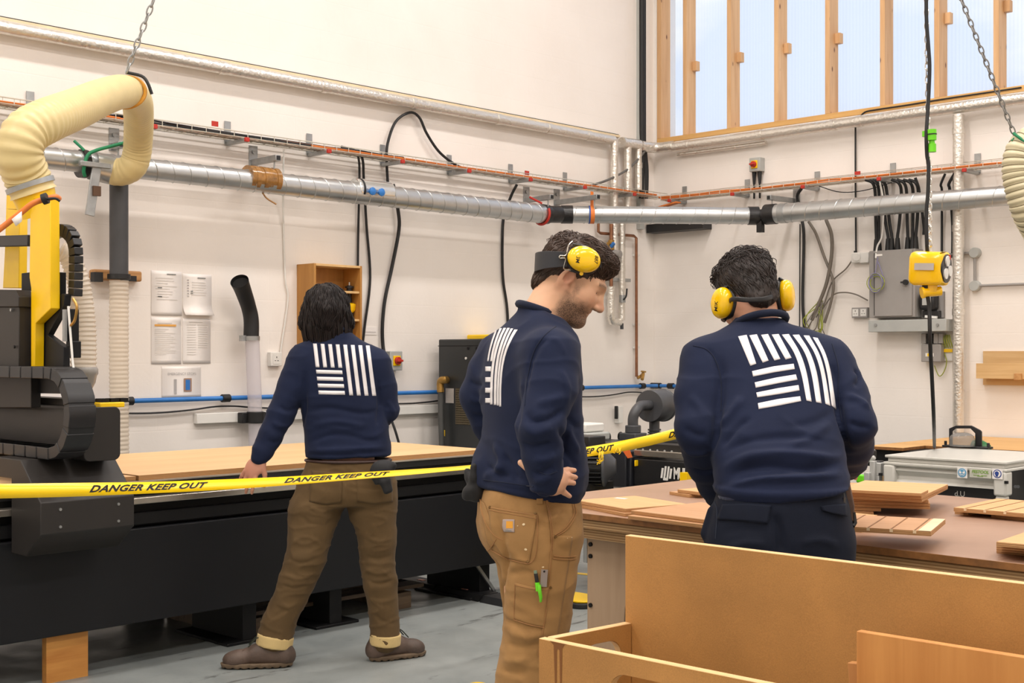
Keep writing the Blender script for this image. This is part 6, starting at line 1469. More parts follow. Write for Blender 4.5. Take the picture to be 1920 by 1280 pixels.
def rot_face(face, up_hint=(0, 0, 1), roll=0.0):
    """columns: head right, face forward, head up"""
    y = np.asarray(face, float); y /= np.linalg.norm(y); x = np.cross(y, up_hint); x /= np.linalg.norm(x); z = np.cross(x, y)
    c, s_ = math.cos(roll), math.sin(roll); return np.stack([x*c+z*s_, y, z*c-x*s_], 1)
def head_sdf(S, o, R, sc=.95, neck=None):
    p = lambda x, y, z: np.asarray(o)+R@(np.array([x, y, z])*sc); k = sc
    S.ell(p(0, -.014, .042), V(.075, .097, .088)*k, R, k=.01)
    S.ell(p(0, .036, -.018), V(.061, .064, .09)*k, R, k=.03)
    for s_ in (-1, 1):
        S.cap(p(.052*s_, -.004, -.045), p(.024*s_, .068, -.096), .021*k, .018*k, k=.03)
        S.ell(p(.040*s_, .062, -.022), V(.026, .026, .026)*k, R, k=.03)
        S.cap(p(.012*s_, .094, .030), p(.045*s_, .074, .030), .0105*k, .010*k, k=.014)
    S.ell(p(0, .079, -.094), V(.026, .022, .020)*k, R, k=.022)
    S.cap(p(0, .093, .020), p(0, .116, -.026), .0085*k, .011*k, k=.014)
    S.ell(p(0, .117, -.030), V(.0125, .0125, .0115)*k, R, k=.008)
    for s_ in (-1, 1): S.ell(p(.0125*s_, .105, -.034), V(.0085, .011, .0085)*k, R, k=.006)
    for s_ in (-1, 1):
        S.ell(p(.032*s_, .099, .010), V(.019, .017, .0125)*k, R, k=.012, op='s')
        S.ell(p(.032*s_, .0700, .008), V(.0135, .0135, .0135)*k, R, k=.002)
        S.cap(p(.018*s_, .0865, .0140), p(.046*s_, .0765, .0130), .0072*k, .0066*k, k=.006)
        S.cap(p(.020*s_, .085, .001), p(.044*s_, .077, .002), .0034*k, .0034*k, k=.005)
    S.cap(p(-.019, .086, -.053), p(.019, .086, -.053), .0075*k, k=.010); S.cap(p(0, .091, -.052), p(0, .0915, -.053), .007*k, k=.01)
    S.cap(p(-.016, .085, -.066), p(.016, .085, -.066), .008*k, k=.010)
    S.cap(p(-.022, .091, -.0585), p(.022, .091, -.0585), .0022*k, k=.004, op='s'); S.cap(p(0, .098, -.059), p(0, .099, -.059), .003*k, k=.004, op='s')
    for s_ in (-1, 1):
        Re = R@np.array(Matrix.Rotation(math.radians(-16), 3, 'X'))@np.array(Matrix.Rotation(math.radians(30*s_), 3, 'Z'))
        S.ell(p(.083*s_, -.012, -.002), V(.012, .0235, .036)*k, Re, k=.002)
        S.ell(p(.0935*s_, -.006, .005), V(.0125, .0135, .0215)*k, Re, k=.002, op='s')
        S.ell(p(.082*s_, .002, -.006), V(.006, .006, .008)*k, Re, k=.004)
        S.ell(p(.077*s_, .001, -.030), V(.007, .009, .010)*k, Re, k=.008)
    if neck is not None: S.cap(p(0, -.026, -.035), neck, .056*k, .062*k, k=.035)
def hand_sdf(S, wrist, d, palm, thumb, curl=(.5, .5, .5, .5), sc=1.0, spread=.16):
    """d: along the fingers, palm: the way the palm faces, thumb: side on which the thumb sits"""
    d = np.asarray(d, float)/np.linalg.norm(d); palm = np.asarray(palm, float); palm = palm-d*(palm@d); palm /= np.linalg.norm(palm)
    t = np.cross(d, palm); t = t if t@np.asarray(thumb, float) > 0 else -t
    w = np.asarray(wrist, float); L = .088*sc
    S.ell(w+d*L*.55, V(.050, .040, .0165)*sc, np.stack([d, t, palm], 1), k=.016)
    S.ell(w+d*L*.35+t*.022*sc+palm*.008*sc, V(.032, .016, .015)*sc, np.stack([d, t, palm], 1), k=.014)
    for i, (off, ln) in enumerate(((.030, .074), (.0105, .082), (-.0095, .075), (-.028, .058))):
        b = w+d*(L*(.98 if i in (1, 2) else .92))+t*off*sc; a = 0; q = b; dr = d*math.cos(spread*off/.03)+t*math.sin(spread*off/.03)
        for j, fr in enumerate((.45, .31, .24)):
            a += curl[i]*(.75 if j == 0 else 1.0); v = dr*math.cos(a)+palm*math.sin(a); e = q+v*ln*fr*sc
            S.cap(q, e, (.0092, .0085, .0078)[j]*sc, (.0086, .0079, .0066)[j]*sc, k=.006 if j == 0 else .003); q = e
    b = w+d*.022*sc+t*.028*sc+palm*.004*sc; q = b; v = (t*.62+d*.72+palm*.30); v /= np.linalg.norm(v)
    for j, ln in enumerate((.040, .030, .024)):
        e = q+v*ln*sc; S.cap(q, e, (.013, .0105, .0092)[j]*sc, (.0108, .0095, .0075)[j]*sc, k=.01 if j == 0 else .003); q = e; v = v*.85+d*.45+palm*.12; v /= np.linalg.norm(v)
def strands(m, v, f, o, R, sc, n, flow, length, r=.0009, seed=1, hi=.004, curl=.3, keep=None):
    """combed locks lying on the hair mass v, f; flow gives the combing direction in head coordinates"""
    rr = random.Random(seed); tree = BVHTree.FromPolygons([tuple(p) for p in v], [tuple(q) for q in np.asarray(f).tolist()]); nv = len(v); c = 0; tries = 0
    while c < n and tries < n*30:
        tries += 1; p = v[rr.randrange(nv)]; q = R.T@(p-np.asarray(o))/sc
        if keep and not keep(q, rr): continue
        c += 1; h_ = hi*(.25+rr.random()); L = length*rr.uniform(.6, 1.3); pts = []; g = rr.uniform(-1, 1)*curl; fl0 = np.asarray(flow(q, rr), float)
        ns = 7
        for k in range(ns):
            h = tree.find_nearest(Vector(p)); nr = np.array(h[1]); s_ = np.array(h[0]); t_ = k/(ns-1); pts.append(s_+nr*(h_*math.sin(math.pi*min(t_*.8+.12, 1))-.0006))
            fl = R@fl0; fl = fl-nr*(fl@nr); fl /= np.linalg.norm(fl)+1e-9; w = np.cross(nr, fl); a = g*(k-1)*.35; p = s_+(fl*math.cos(a)+w*math.sin(a))*L/ns
        m.tube(np.array(pts), np.array([r*.7, r, r, r, r*.9, r*.65, r*.2]), n=4, caps=False)

def skin_mat(name, base, red=(196, 120, 100), beard=None):
    m, nt, b, out = base_mat(name); vec = coords(nt); col = ramp(nt, noise_n(nt, vec, 22, 5), .3, .7, lin(tuple(v*.95 for v in base)), lin(base))
    at = _n(nt, 'ShaderNodeAttribute'); at.attribute_name = 'flush'; col = mix(nt, at.outputs['Fac'], col, lin(red))
    if beard:
        ab = _n(nt, 'ShaderNodeAttribute'); ab.attribute_name = 'beard'; st = noise_n(nt, coords(nt), 420, 2, .7)
        f = math_n(nt, 'MULTIPLY', ab.outputs['Fac'], ramp_v(nt, st, .30, .62)); col = mix(nt, f, col, lin(beard))
    nt.links.new(col, b.inputs['Base Color']); b.inputs['Roughness'].default_value = .5; b.inputs['Subsurface Weight'].default_value = .12
    b.inputs['Subsurface Radius'].default_value = (.012, .005, .003); bump_n(nt, b, noise_n(nt, vec, 260, 3), .08, .002); return m
def ramp_v(nt, fac, lo, hi):
    mr = _n(nt, 'ShaderNodeMapRange'); mr.inputs['From Min'].default_value = lo; mr.inputs['From Max'].default_value = hi; mr.inputs['To Min'].default_value = .45; nt.links.new(fac, mr.inputs['Value']); return mr.outputs[0]
def cloth_mat(name, col, rough=.85, weave=900, var=.1, sheen=.25, bump=.2, stains=None):
    m, nt, b, out = base_mat(name); c = lin(col); vec = coords(nt); f = noise_n(nt, vec, 9, 5, .6)
    cc = ramp(nt, f, .3, .7, tuple(v*(1-var) for v in c), tuple(v*(1+var) for v in c))
    if stains: cc = mix(nt, math_n(nt, 'MULTIPLY', ramp(nt, noise_n(nt, vec, 5, 6, .65), .52, .68), .55), cc, lin(stains))
    nt.links.new(cc, b.inputs['Base Color']); b.inputs['Roughness'].default_value = rough; b.inputs['Specular IOR Level'].default_value = .25
    b.inputs['Sheen Weight'].default_value = sheen; b.inputs['Sheen Roughness'].default_value = .5
    h = math_n(nt, 'ADD', noise_n(nt, vec, weave, 2), math_n(nt, 'MULTIPLY', noise_n(nt, vec, 60, 4), .8)); bump_n(nt, b, h, bump, .0025); return m
M_navy = cloth_mat('navy_fleece', (21, 30, 56), sheen=.04)
M_navyt = cloth_mat('navy_workwear', (12, 20, 37), rough=.75, sheen=.02)
M_rib = cloth_mat('navy_rib', (23, 30, 50), sheen=.06)
M_tan = cloth_mat('tan_canvas', (160, 122, 76), stains=(126, 92, 54), sheen=.04, bump=.25)
M_tan2 = cloth_mat('tan_canvas_patch', (154, 117, 72), sheen=.04)
M_olive = cloth_mat('brown_canvas', (95, 75, 48), stains=(78, 60, 37), sheen=.04)
M_cuffc = cloth_mat('pale_turnup', (206, 180, 124), sheen=.1)
M_print = mat('white_print', (232, 228, 228), .6, var=.02)
M_stitch = mat('tan_stitch', (150, 106, 60), .7)
M_skin2 = skin_mat('skin_fair', (232, 182, 146), beard=(62, 44, 34))
M_skin3 = skin_mat('skin_warm', (206, 152, 124))
M_hair2 = mat('brown_hair', (64, 44, 31), .5, var=.35, vs=60, scale=(1, 1, .3)); M_hair3 = mat('dark_brown_hair', (38, 27, 22), .5, var=.35, vs=60, scale=(1, 1, .3)); M_hair1 = mat('near_black_hair', (27, 19, 17), .55, var=.4, vs=50, scale=(1, 1, .2), spec=.3)
M_boot = mat('boot_leather', (84, 68, 58), .6, var=.3, vs=14, bump=.4, bs=70); M_sole = mat('boot_sole', (104, 86, 66), .65, var=.2, vs=30); M_lace = mat('boot_lace', (34, 40, 26), .7)
M_eye = mat('eye_white', (168, 150, 138), .35, var=.0)

def flush_attr(v, o, R, sc):
    q = (v-np.asarray(o))@R/sc
    g = lambda c, r: np.exp(-(((q-np.array(c))/np.array(r))**2).sum(1))
    fl = .45*(g((.045, .07, -.022), (.022, .03, .025))+g((-.045, .07, -.022), (.022, .03, .025)))+.5*g((0, .118, -.022), (.016, .02, .016))+.55*(g((.085, -.008, 0), (.016, .03, .04))+g((-.085, -.008, 0), (.016, .03, .04)))+.6*(g((0, .092, -.053), (.018, .012, .006))+g((0, .092, -.066), (.016, .012, .007)))
    return np.clip(fl, 0, .8), q
def boot(p, name, heel, toe, cuffpt, seed=0):
    """ankle boot from heel to toe with sole and laces"""
    heel = np.asarray(heel, float); toe = np.asarray(toe, float); d = toe-heel; L = np.linalg.norm(d[:2]); d = V(d[0], d[1], 0)/L; s_ = V(-d[1], d[0], 0)
    S = SDF(); at = lambda f, h, w=0: heel+d*L*f+s_*w+UP*h
    S.loft([(at(.16, .045), .034, .038, s_), (at(.16, .115), .036, .040, s_), (at(.17, .14), .037, .040, s_)], k=.02)
    S.cap(at(.14, .05), at(.5, .055), .044, .042, k=.03); S.cap(at(.36, .085), at(.72, .044), .034, .034, k=.03); S.ell(at(.80, .038), (L*.185, .047, .040), np.stack([d, s_, UP], 1), k=.03); S.ell(at(.10, .05), (.045, .04, .045), np.stack([d, s_, UP], 1), k=.02)
    S.cut(at(.5, .018), -UP, .004); S.cut(at(.1, .112), UP, .004)
    S.cap(at(.70, .02, -.05), at(.70, .10, 0), .0022, k=.004, op='s'); S.cap(at(.70, .10, 0), at(.70, .02, .05), .0022, k=.004, op='s')
    v, f = S.mesh(.006); o = p.add(name, v, f, M_boot)
    S = SDF()
    S.loft([(at(.5, .0), L*.49, .046, d), (at(.5, .026), L*.515, .05, d)], k=.01, ex=2.7); S.ell(at(.5, -.012), (L*.1, .08, .02), np.stack([d, s_, UP], 1), k=.01, op='s'); S.cut(at(.5, .002), -UP, .002); S.cut(at(.5, .03), UP, .006)
    for k in range(9): S.cap(at(.06+.11*k, .004, -.06), at(.06+.11*k, .004, .06), .005, k=.003, op='s')
    v, f = S.mesh(.006); p.add('sole', v, f, M_sole, o)
    m = MB()
    for k in range(4):
        c = at(.40+.065*k, .108-.012*k); m.tube([c-s_*.03-UP*.012, c+UP*.002, c+s_*.03-UP*.012], .0032, n=6, smooth=4)
    c = at(.40, .118); [m.tube([c, c+d*.03+s_*.02*q+UP*.02, c+d*.07+s_*.03*q-UP*.02], .0028, n=6, smooth=4) for q in (-1, 1)]
    p.mb('laces', m, M_lace, o); return o
def earcup(p, m_par, c, nrm, upv, label_text=None, a=.047, b=.037, depth=.034, side=1, texts=()):
    """yellow oval cup with black cushion; c on the head side, nrm outwards"""
    n = np.asarray(nrm, float); n /= np.linalg.norm(n); u = np.asarray(upv, float); u = u-n*(u@n); u /= np.linalg.norm(u); w = np.cross(u, n)
    m = MB(); prof = [(0, .8), (.002, .95), (.010, 1.0), (.016, 1.0), (.024, .93), (.030, .78), (.0335, .55), (.035, .28), (.0355, .0)]; vv = []; N_ = 36
    for t_, r in prof:
        for q in np.linspace(0, 2*math.pi, N_, endpoint=False): vv.append(c+n*(t_+.014)*depth/.034+u*a*r*math.cos(q)+w*b*r*math.sin(q))
    ff = [tuple(range(N_))[::-1]]+[(i*N_+k, i*N_+(k+1) % N_, (i+1)*N_+(k+1) % N_, (i+1)*N_+k) for i in range(len(prof)-1) for k in range(N_)]
    if np.dot(np.cross(u, w), n) < 0: ff = [q[::-1] for q in ff]
    m.add(vv, ff); q = MB(); q.v = [p.world(x) for x in m.v]; q.f = m.f; q.m = m.m; q.n = m.n; cup = obj('ear_cup', q, M_yellowp, m_par, sharp=0)
    m = MB(); m.tube([c+n*.006+u*a*.82*math.cos(x)+w*b*.82*math.sin(x) for x in np.linspace(0, 2*math.pi, 30, endpoint=False)], .0105, n=10, closed=True); m.cyl(c+n*.012+u*a*.98, c+n*.016+u*a*1.1, .008, n=10); m.cyl(c+n*.012-u*a*.98, c+n*.016-u*a*1.1, .008, n=10)
    q = MB(); q.v = [p.world(x) for x in m.v]; q.f = m.f; q.m = m.m; q.n = m.n; obj('cushion', q, M_blackp, cup, sharp=60)
    for s_, du, dw, size, ang in texts:
        tv, tf = text_shape(s_, size, bold=.0001, shear=.15, align='CENTER'); ca, sa = math.cos(ang), math.sin(ang); x = tv[:, 0]*ca-tv[:, 1]*sa+dw; y = tv[:, 0]*sa+tv[:, 1]*ca+du
        rr_ = np.sqrt((y/a)**2+(x/b)**2); t_ = np.interp(rr_, [0, .28, .55, .78, .93, 1.0], [.0355, .035, .0335, .030, .024, .016]); wv = -w if np.dot(np.cross(-w, u), n) > 0 else w
        q = MB(); q.add(p.world(c+n*((t_+.014)*depth/.034+.0008)[:, None]+u*y[:, None]+wv*x[:, None]), tf); obj('lettering', q, M_bedd, cup, sharp=0)
    return cup
def wtube(p, par, name, pts, r, mt, n=8, smooth=6, flat=1.0):
    m = MB(); m.tube([p.world(x) for x in pts], r, n=n, smooth=smooth, flat=flat); return obj(name, m, mt, par)
# ---------------------------------------------------------------- the man stooping over the bench (seen from behind)
p = Person(1462, 3.45, 'man in navy sweatshirt and navy trousers stooping over the bench, seen from behind')
J = p.J; X_ = V(1, 0, 0)
Lsh, Lel, Lwr = J(1322, 684, .19), J(1312, 808, .08), J(1346, 926, .28)
Rsh, Rel, Rwr = J(1557, 690, .19), J(1600, 795, .07), J(1592, 876, .33)
hd_o = J(1405, 557, .30); hd_R = rot_face(V(-.16, .86, -.48), roll=.10); hd_s = .95
S = SDF(); head_sdf(S, hd_o, hd_R, hd_s, neck=J(1428, 628, .245))
S.loft([(J(1434, 672, .19), .09, .05, X_), (J(1440, 720, .14), .12, .07, X_), (J(1460, 860, .03), .11, .07, X_), (J(1462, 960, 0), .12, .075, X_)], k=.03)
for a, b, c in ((Lsh, Lel, Lwr), (Rsh, Rel, Rwr)): S.chain([a, b, c], [.042, .034, .027], k=.02)
hand_sdf(S, Lwr, V(.35, .9, -.25), V(.2, -.2, -1), V(1, .2, 0), (.25, .3, .3, .35)); hand_sdf(S, Rwr, V(.12, .95, -.12), V(0, -.15, -1), V(-1, .2, 0), (.25, .3, .3, .35))
for x_ in (1402, 1524): S.chain([J(x_, 940, 0), J(x_, 1270, -.02), J(x_, 1590, .0)], [.06, .045, .038], k=.03)
v, f = S.mesh(.004); fl, q = flush_attr(v, hd_o, hd_R, hd_s); p.add('body', v, f, M_skin3, attr={'flush': fl})
# sweatshirt
S = SDF()
S.loft([(J(1424, 597, .245), .066, .060, X_), (J(1426, 607, .235), .082, .064, X_), (J(1436, 620, .222), .135, .074, X_), (J(1438, 640, .205), .182, .088, X_), (J(1440, 668, .185), .192, .104, X_), (J(1444, 720, .145), .180, .115, X_), (J(1452, 790, .085), .178, .124, X_), (J(1460, 860, .03), .178, .132, X_), (J(1466, 908, .005), .180, .140, X_), (J(1468, 935, .0), .176, .138, X_)], k=.03, ex=2.3)
S.chain([Lsh, Lsh*.5+Lel*.5+V(-.008, 0, 0), Lel, Lel*.5+Lwr*.5, Lwr*.85+Lel*.15], [.071, .069, .066, .060, .044], k=.05)
S.chain([Rsh, Rsh*.5+Rel*.5+V(.006, 0, 0), Rel, Rel*.5+Rwr*.5, Rwr*.85+Rel*.15], [.069, .066, .060, .056, .044], k=.05)
S.cap(Lwr*.92+Lel*.08, Lwr*1.02-Lel*.02, .038, .036, k=.008); S.cap(Rwr*.92+Rel*.08, Rwr*1.02-Rel*.02, .038, .036, k=.008)
pl = J(1345, 930, 0); pr = J(1590, 904, 0); S2n = np.cross(pr-pl, V(0, 1, .15)); S2n = S2n if S2n[2] < 0 else -S2n
S.loft([(J(1466, 912, .003), .184, .147, X_), (J(1468, 922, .0), .180, .144, X_)], k=.012)
# everything below the slanted hem goes, except the sleeves that hang in front of the hips
nops = len(S.ops); hem_ops = S.ops
S.cut(pl+V(0, 0, 0), S2n, .008)
for a, b, c in ((Lsh, Lel, Lwr), (Rsh, Rel, Rwr)): S.chain([b*.6+c*.4, b*.2+c*.8, c*1.02-b*.02], [.061, .05, .037], k=.015)
v, f = S.mesh(.0058)
F3 = [([(1345, 660), (1352, 700), (1348, 770), (1338, 850)], -.010, .012), ([(1322, 650), (1338, 668), (1346, 700)], -.004, .006), ([(1355, 905), (1390, 880), (1450, 872), (1520, 878), (1580, 868)], -.012, .014), ([(1350, 880), (1400, 858), (1470, 850), (1560, 858), (1592, 845)], .008, .012),
      ([(1350, 850), (1400, 828), (1470, 818), (1550, 824)], -.006, .012), ([(1360, 915), (1420, 898), (1500, 896), (1585, 888)], .010, .010), ([(1345, 800), (1372, 775), (1390, 740)], .007, .012), ([(1350, 840), (1385, 800), (1410, 780)], -.006, .010), ([(1570, 740), (1576, 790), (1590, 850)], -.012, .012), ([(1560, 680), (1572, 720), (1575, 770)], -.008, .010),
      ([(1600, 690), (1612, 710), (1600, 726)], -.008, .008), ([(1585, 740), (1612, 752), (1632, 770)], .006, .010), ([(1590, 790), (1612, 800), (1634, 800)], -.006, .008), ([(1280, 800), (1305, 815), (1330, 815)], -.005, .010), ([(1275, 840), (1300, 850), (1332, 845)], .006, .010), ([(1300, 880), (1320, 885), (1338, 880)], -.006, .009), ([(1470, 840), (1520, 820), (1560, 790)], .006, .012), ([(1480, 800), (1530, 790), (1565, 770)], -.004, .012),
      ([(1380, 900), (1440, 888), (1490, 884)], -.007, .008), ([(1290, 740), (1310, 760), (1330, 790)], .004, .012)]
v = p.folds(v, f, [(a_, b_*1.5, c_) for a_, b_, c_ in F3]); nn = vnormals(v, f); v = v+nn*(.0028*vnoise(v, (9, 9, 13), 3)+.0032*crease(v+.03*vnoise(v, 5, 2)[:, None], (5, 5, 12), 3))[:, None]; v = relax(v, f, 1, .5)
sw = p.add('sweatshirt', v, f, M_navy); p.bvh(v, f)
# print: eight bars and four cross bars
bars = [([(1384, 631), (1400, 628)], [(1407, 686), (1418, 682)]), ([(1405, 629), (1419, 627)], [(1430, 680), (1441, 676)]), ([(1427, 628), (1440, 626.5)], [(1452, 676), (1463, 673)]), ([(1447, 627.5), (1460, 626.5)], [(1473, 674), (1484, 671)])]
m = MB()
for a, b in bars: p.patch('', (a, b), None, None, m=m)
def curvebar(l, r): p.patch('', (spline(np.array([(x, y, 0) for x, y in l], float), 5)[:, :2].tolist(), spline(np.array([(x, y, 0) for x, y in r], float), 5)[:, :2].tolist()), None, None, m=m)
curvebar([(1466, 627.5), (1488, 660), (1502, 700), (1512, 751)], [(1479, 626.5), (1499, 660), (1512, 698), (1521.5, 753)])
curvebar([(1486, 628), (1508, 660), (1521, 700), (1530, 754)], [(1498, 627.5), (1518, 660), (1531, 698), (1540, 756)])
curvebar([(1506.5, 629), (1527, 662), (1539, 700), (1547.5, 757)], [(1517, 629.5), (1536, 664), (1547, 702), (1556.5, 761)])
curvebar([(1524, 632.5), (1541, 664), (1551, 702), (1559, 760)], [(1533, 634), (1548, 664), (1558, 702), (1567.5, 768)])
for a, b in (([(1410, 696), (1450, 687), (1488, 682)], [(1412, 706), (1452, 698), (1490, 692)]), ([(1415, 717), (1455, 708), (1492, 702)], [(1417, 727), (1457, 719), (1495, 712)]), ([(1418, 736), (1458, 728), (1497, 722)], [(1420, 745), (1460, 739), (1499, 732)]), ([(1421, 756), (1460, 748), (1500, 743)], [(1422.5, 767), (1462, 760), (1502, 752)])):
    p.patch('', (a, b), None, None, m=m)
pr_ = p.mb('printed_stripes', m, M_print, sw, sharp=0); sd = pr_.modifiers.new('thickness', 'SOLIDIFY'); sd.thickness = .0008; sd.offset = -1
# collar rib
m = MB(); cc = J(1426, 600, .242); m.tube([cc+V(.072*math.cos(a), .070*math.sin(a), .008*math.cos(a)-.024*math.sin(a)-.006) for a in np.linspace(0, 2*math.pi, 28, endpoint=False)], .011, n=8, closed=True); p.mb('collar', m, M_rib, sw, sharp=0)
m = MB()
for q_ in ([(1300, 648), (1325, 655), (1342, 676), (1352, 715), (1352, 770)], [(1560, 645), (1572, 690), (1572, 740), (1578, 790)]): p.seam(m, q_, .0016, .0004)
p.mb('seams', m, M_rib, sw)
# blue shirt tail, trousers
S = SDF(); S.loft([(J(1466, 908, .0), .169, .127, X_), (J(1464, 935, -.002), .174, .1345, X_)], k=.02); S.cut(J(1370, 931, 0), np.cross(J(1580, 905, 0)-J(1370, 934, 0), V(0, -1, 0)) if np.cross(J(1580, 905, 0)-J(1370, 934, 0), V(0, -1, 0))[2] < 0 else -np.cross(J(1580, 905, 0)-J(1370, 934, 0), V(0, -1, 0)), .003)
v, f = S.mesh(.006); nn = vnormals(v, f); v = v+nn*(.003*vnoise(v, (22, 22, 10), 1))[:, None]; p.add('shirt_tail', v, f, mat('blue_jersey', (32, 39, 64), .9, sheen=.2))
S = SDF(); S.loft([(J(1464, 900, 0), .165, .124, X_), (J(1464, 925, 0), .171, .131, X_), (J(1463, 955, 0), .182, .138, X_), (J(1462, 1005, 0), .188, .142, X_), (J(1462, 1050, -.0), .186, .130, X_)], k=.03)
for x_, e in ((1402, -1), (1524, 1)): S.chain([J(x_+6*e, 1020, 0), J(x_+4*e, 1280, .0), J(x_+2*e, 1560, .03), J(x_, 1626, .03)], [.100, .084, .078, .075], k=.03)
S.cut(J(1462, 896, 0), UP, .006)
S.cap(J(1335, 960, .02), J(1322, 1000, .02), .012, .012, k=.02)
v, f = S.mesh(.007); v = p.folds(v, f, [([(1450, 960), (1463, 1000), (1466, 1045)], -.012, .012), ([(1360, 1030), (1400, 1018), (1440, 1022)], .006, .010), ([(1350, 1000), (1390, 992), (1440, 996)], -.003, .010), ([(1500, 1020), (1540, 1012), (1575, 1025)], .005, .010)]); nn = vnormals(v, f); v = v+nn*(.003*vnoise(v, (10, 10, 7), 5))[:, None]
tr = p.add('trousers', v, f, M_navyt); p.bvh(v, f)
p.patch('pocket_flap', ([(1357, 946), (1400, 944), (1446, 947)], [(1347, 973), (1395, 976), (1439, 981)]), M_navyt, tr, lift=.006, thick=.004)
p.patch('pocket_flap', ([(1537, 949), (1560, 946), (1582, 945)], [(1541, 957), (1562, 963), (1584, 968)]), M_navyt, tr, lift=.009, thick=.004)
m = MB(); p.seam(m, [(1357, 949), (1400, 947.5), (1444, 951)]); p.seam(m, [(1349, 970), (1395, 973), (1438, 977)]); p.seam(m, [(1340, 940), (1345, 960), (1342, 1010)]); obj_ = p.mb('stitching', m, mat('navy_stitch', (28, 36, 52), .8), tr)
for x_, sd_ in ((1402, -1), (1524, 1)): boot(p, 'boot', J(x_, 1650, -.05)*V(1, 1, 0), J(x_+8*sd_, 1650, .24)*V(1, 1, 0), None)
# leather tool holster on the right hip
t = root('tool_holster', p.world(J(1592, 985, -.05)), 'worn brown leather tool holster on the stooping man\'s right hip', 'tool holster')
q = lambda o: o
m = MB(); a = [J(*z, -.045) for z in ((1583, 912), (1593, 906), (1602, 950), (1601, 978), (1590, 975), (1588, 945))]; n_ = V(.25, -1, 0)/1.03
vv = [p.world(z) for z in a]+[p.world(z+V(.01, .035, 0)) for z in a]; m.add(vv, [tuple(range(6))[::-1], tuple(range(6, 12))]+[(i, (i+1) % 6, 6+(i+1) % 6, 6+i) for i in range(6)]); obj('leather_sheath', m, mat('worn_leather', (84, 62, 50), .7, var=.3, vs=40), t, bevel=.003)
m = MB(); m.tube([p.world(z) for z in (J(1579, 925, -.07), J(1582, 940, -.075), J(1583, 945, -.075))], .006); m.box(p.world(J(1579, 950, -.075)), (.016, .012, .05)); obj('key_clip', m, M_blackp, t)
m = MB(); m.tube([p.world(z) for z in (J(1600, 960, -.04), J(1603, 980, -.04), J(1599, 986, -.045))], .006); obj('strap_end', m, M_black, t)
# hair
S = SDF(); hp_ = lambda x, y, z: hd_o+hd_R@(V(x, y, z)*hd_s)
S.ell(hp_(0, -.018, .052), V(.083, .102, .094)*hd_s, hd_R, k=.01); S.ell(hp_(0, -.078, -.022), V(.058, .030, .062)*hd_s, hd_R, k=.03)
S.ell(hp_(0, .03, .10), V(.07, .07, .05)*hd_s, hd_R, k=.03)
S.ell(hp_(0, .125, -.02), V(.075, .075, .10)*hd_s, hd_R, k=.02, op='s'); S.cut(hp_(0, -.07, -.080), hd_R@V(0, -.1, -1), .012)
for s_ in (-1, 1): S.ell(hp_(.085*s_, .0, -.045), V(.022, .05, .06)*hd_s, hd_R, k=.01, op='s')
v, f = S.mesh(.0045); nn = vnormals(v, f); v = v+nn*(.006*vnoise(v, (30, 30, 30), 2)+.003*vnoise(v, (80, 80, 40), 7))[:, None]
hr = p.add('hair', v, f, M_hair3); m = MB()
strands(m, v, f, hd_o, hd_R, hd_s, 1300, lambda q, r: V(.35+q[0]*3+r.gauss(0, .35), -.25, -.9), .036, .0011, 4, .005, .28, lambda q, r: q[2] > -.01)
strands(m, v, f, hd_o, hd_R, hd_s, 420, lambda q, r: V(r.uniform(-1, 1), r.uniform(-1, .4), .1), .050, .0011, 8, .012, .55, lambda q, r: q[2] > .08)
strands(m, v, f, hd_o, hd_R, hd_s, 500, lambda q, r: V(r.gauss(0, .2), -.1, -1), .014, .0007, 9, .0015, .1, lambda q, r: q[2] < .02)
p.mb('hair_strands', m, M_hair3, hr, sharp=0)
t = root('ear_defenders', p.world(hd_o), 'yellow ear defenders on the head of the stooping man', 'ear defenders')
cL = J(1361, 569, .27); cR_ = J(1459, 555, .29)
earcup(p, t, cL+V(.008, .006, 0), V(-.78, -.60, .05), V(.1, 0, 1), a=.046, b=.036, texts=(('MIK', -.012, 0, .018, math.pi/2),)); earcup(p, t, cR_-V(.002, 0, 0), V(.90, -.42, .06), V(-.25, 0, 1), a=.046, b=.036)
wtube(p, t, 'neckband', [cL+V(.01, .0, -.005), J(1372, 561, .215), J(1400, 562, .172), J(1430, 561, .172), J(1450, 556, .215), cR_+V(-.01, 0, -.005)], .0042, M_blackp, flat=1.7)
# ---------------------------------------------------------------- the man standing with hands on hips
p = Person(992, 3.65, 'bearded man in navy sweatshirt and tan work trousers standing with his hands on his hips')
J = p.J; fw = V(.90, .436, 0); rt = V(.436, -.90, 0)
Rsh, Rel, Rwr = J(1030, 668, -.165), J(1013, 800, -.25), J(1024, 905, -.235)
Lsh, Lel, Lwr = J(940, 668, .15), J(899, 742, .16), J(935, 838, .19)
hd_o = J(1071, 527, .045); hd_R = rot_face(V(.86, -.07, -.505)); hd_s = .955
S = SDF(); nk = J(1014, 606, .02); head_sdf(S, hd_o, hd_R, hd_s, neck=nk)
S.cap(J(1040, 560, .03), J(1010, 604, .02), .056, .052, k=.03)
S.loft([(J(1006, 655, 0), .10, .06, rt), (J(995, 720, 0), .12, .07, rt), (J(998, 860, 0), .11, .075, rt), (J(992, 960, 0), .11, .07, rt)], k=.03)
for a, b, c in ((Rsh, Rel, Rwr), (Lsh, Lel, Lwr)): S.chain([a, b, c], [.042, .034, .028], k=.02)
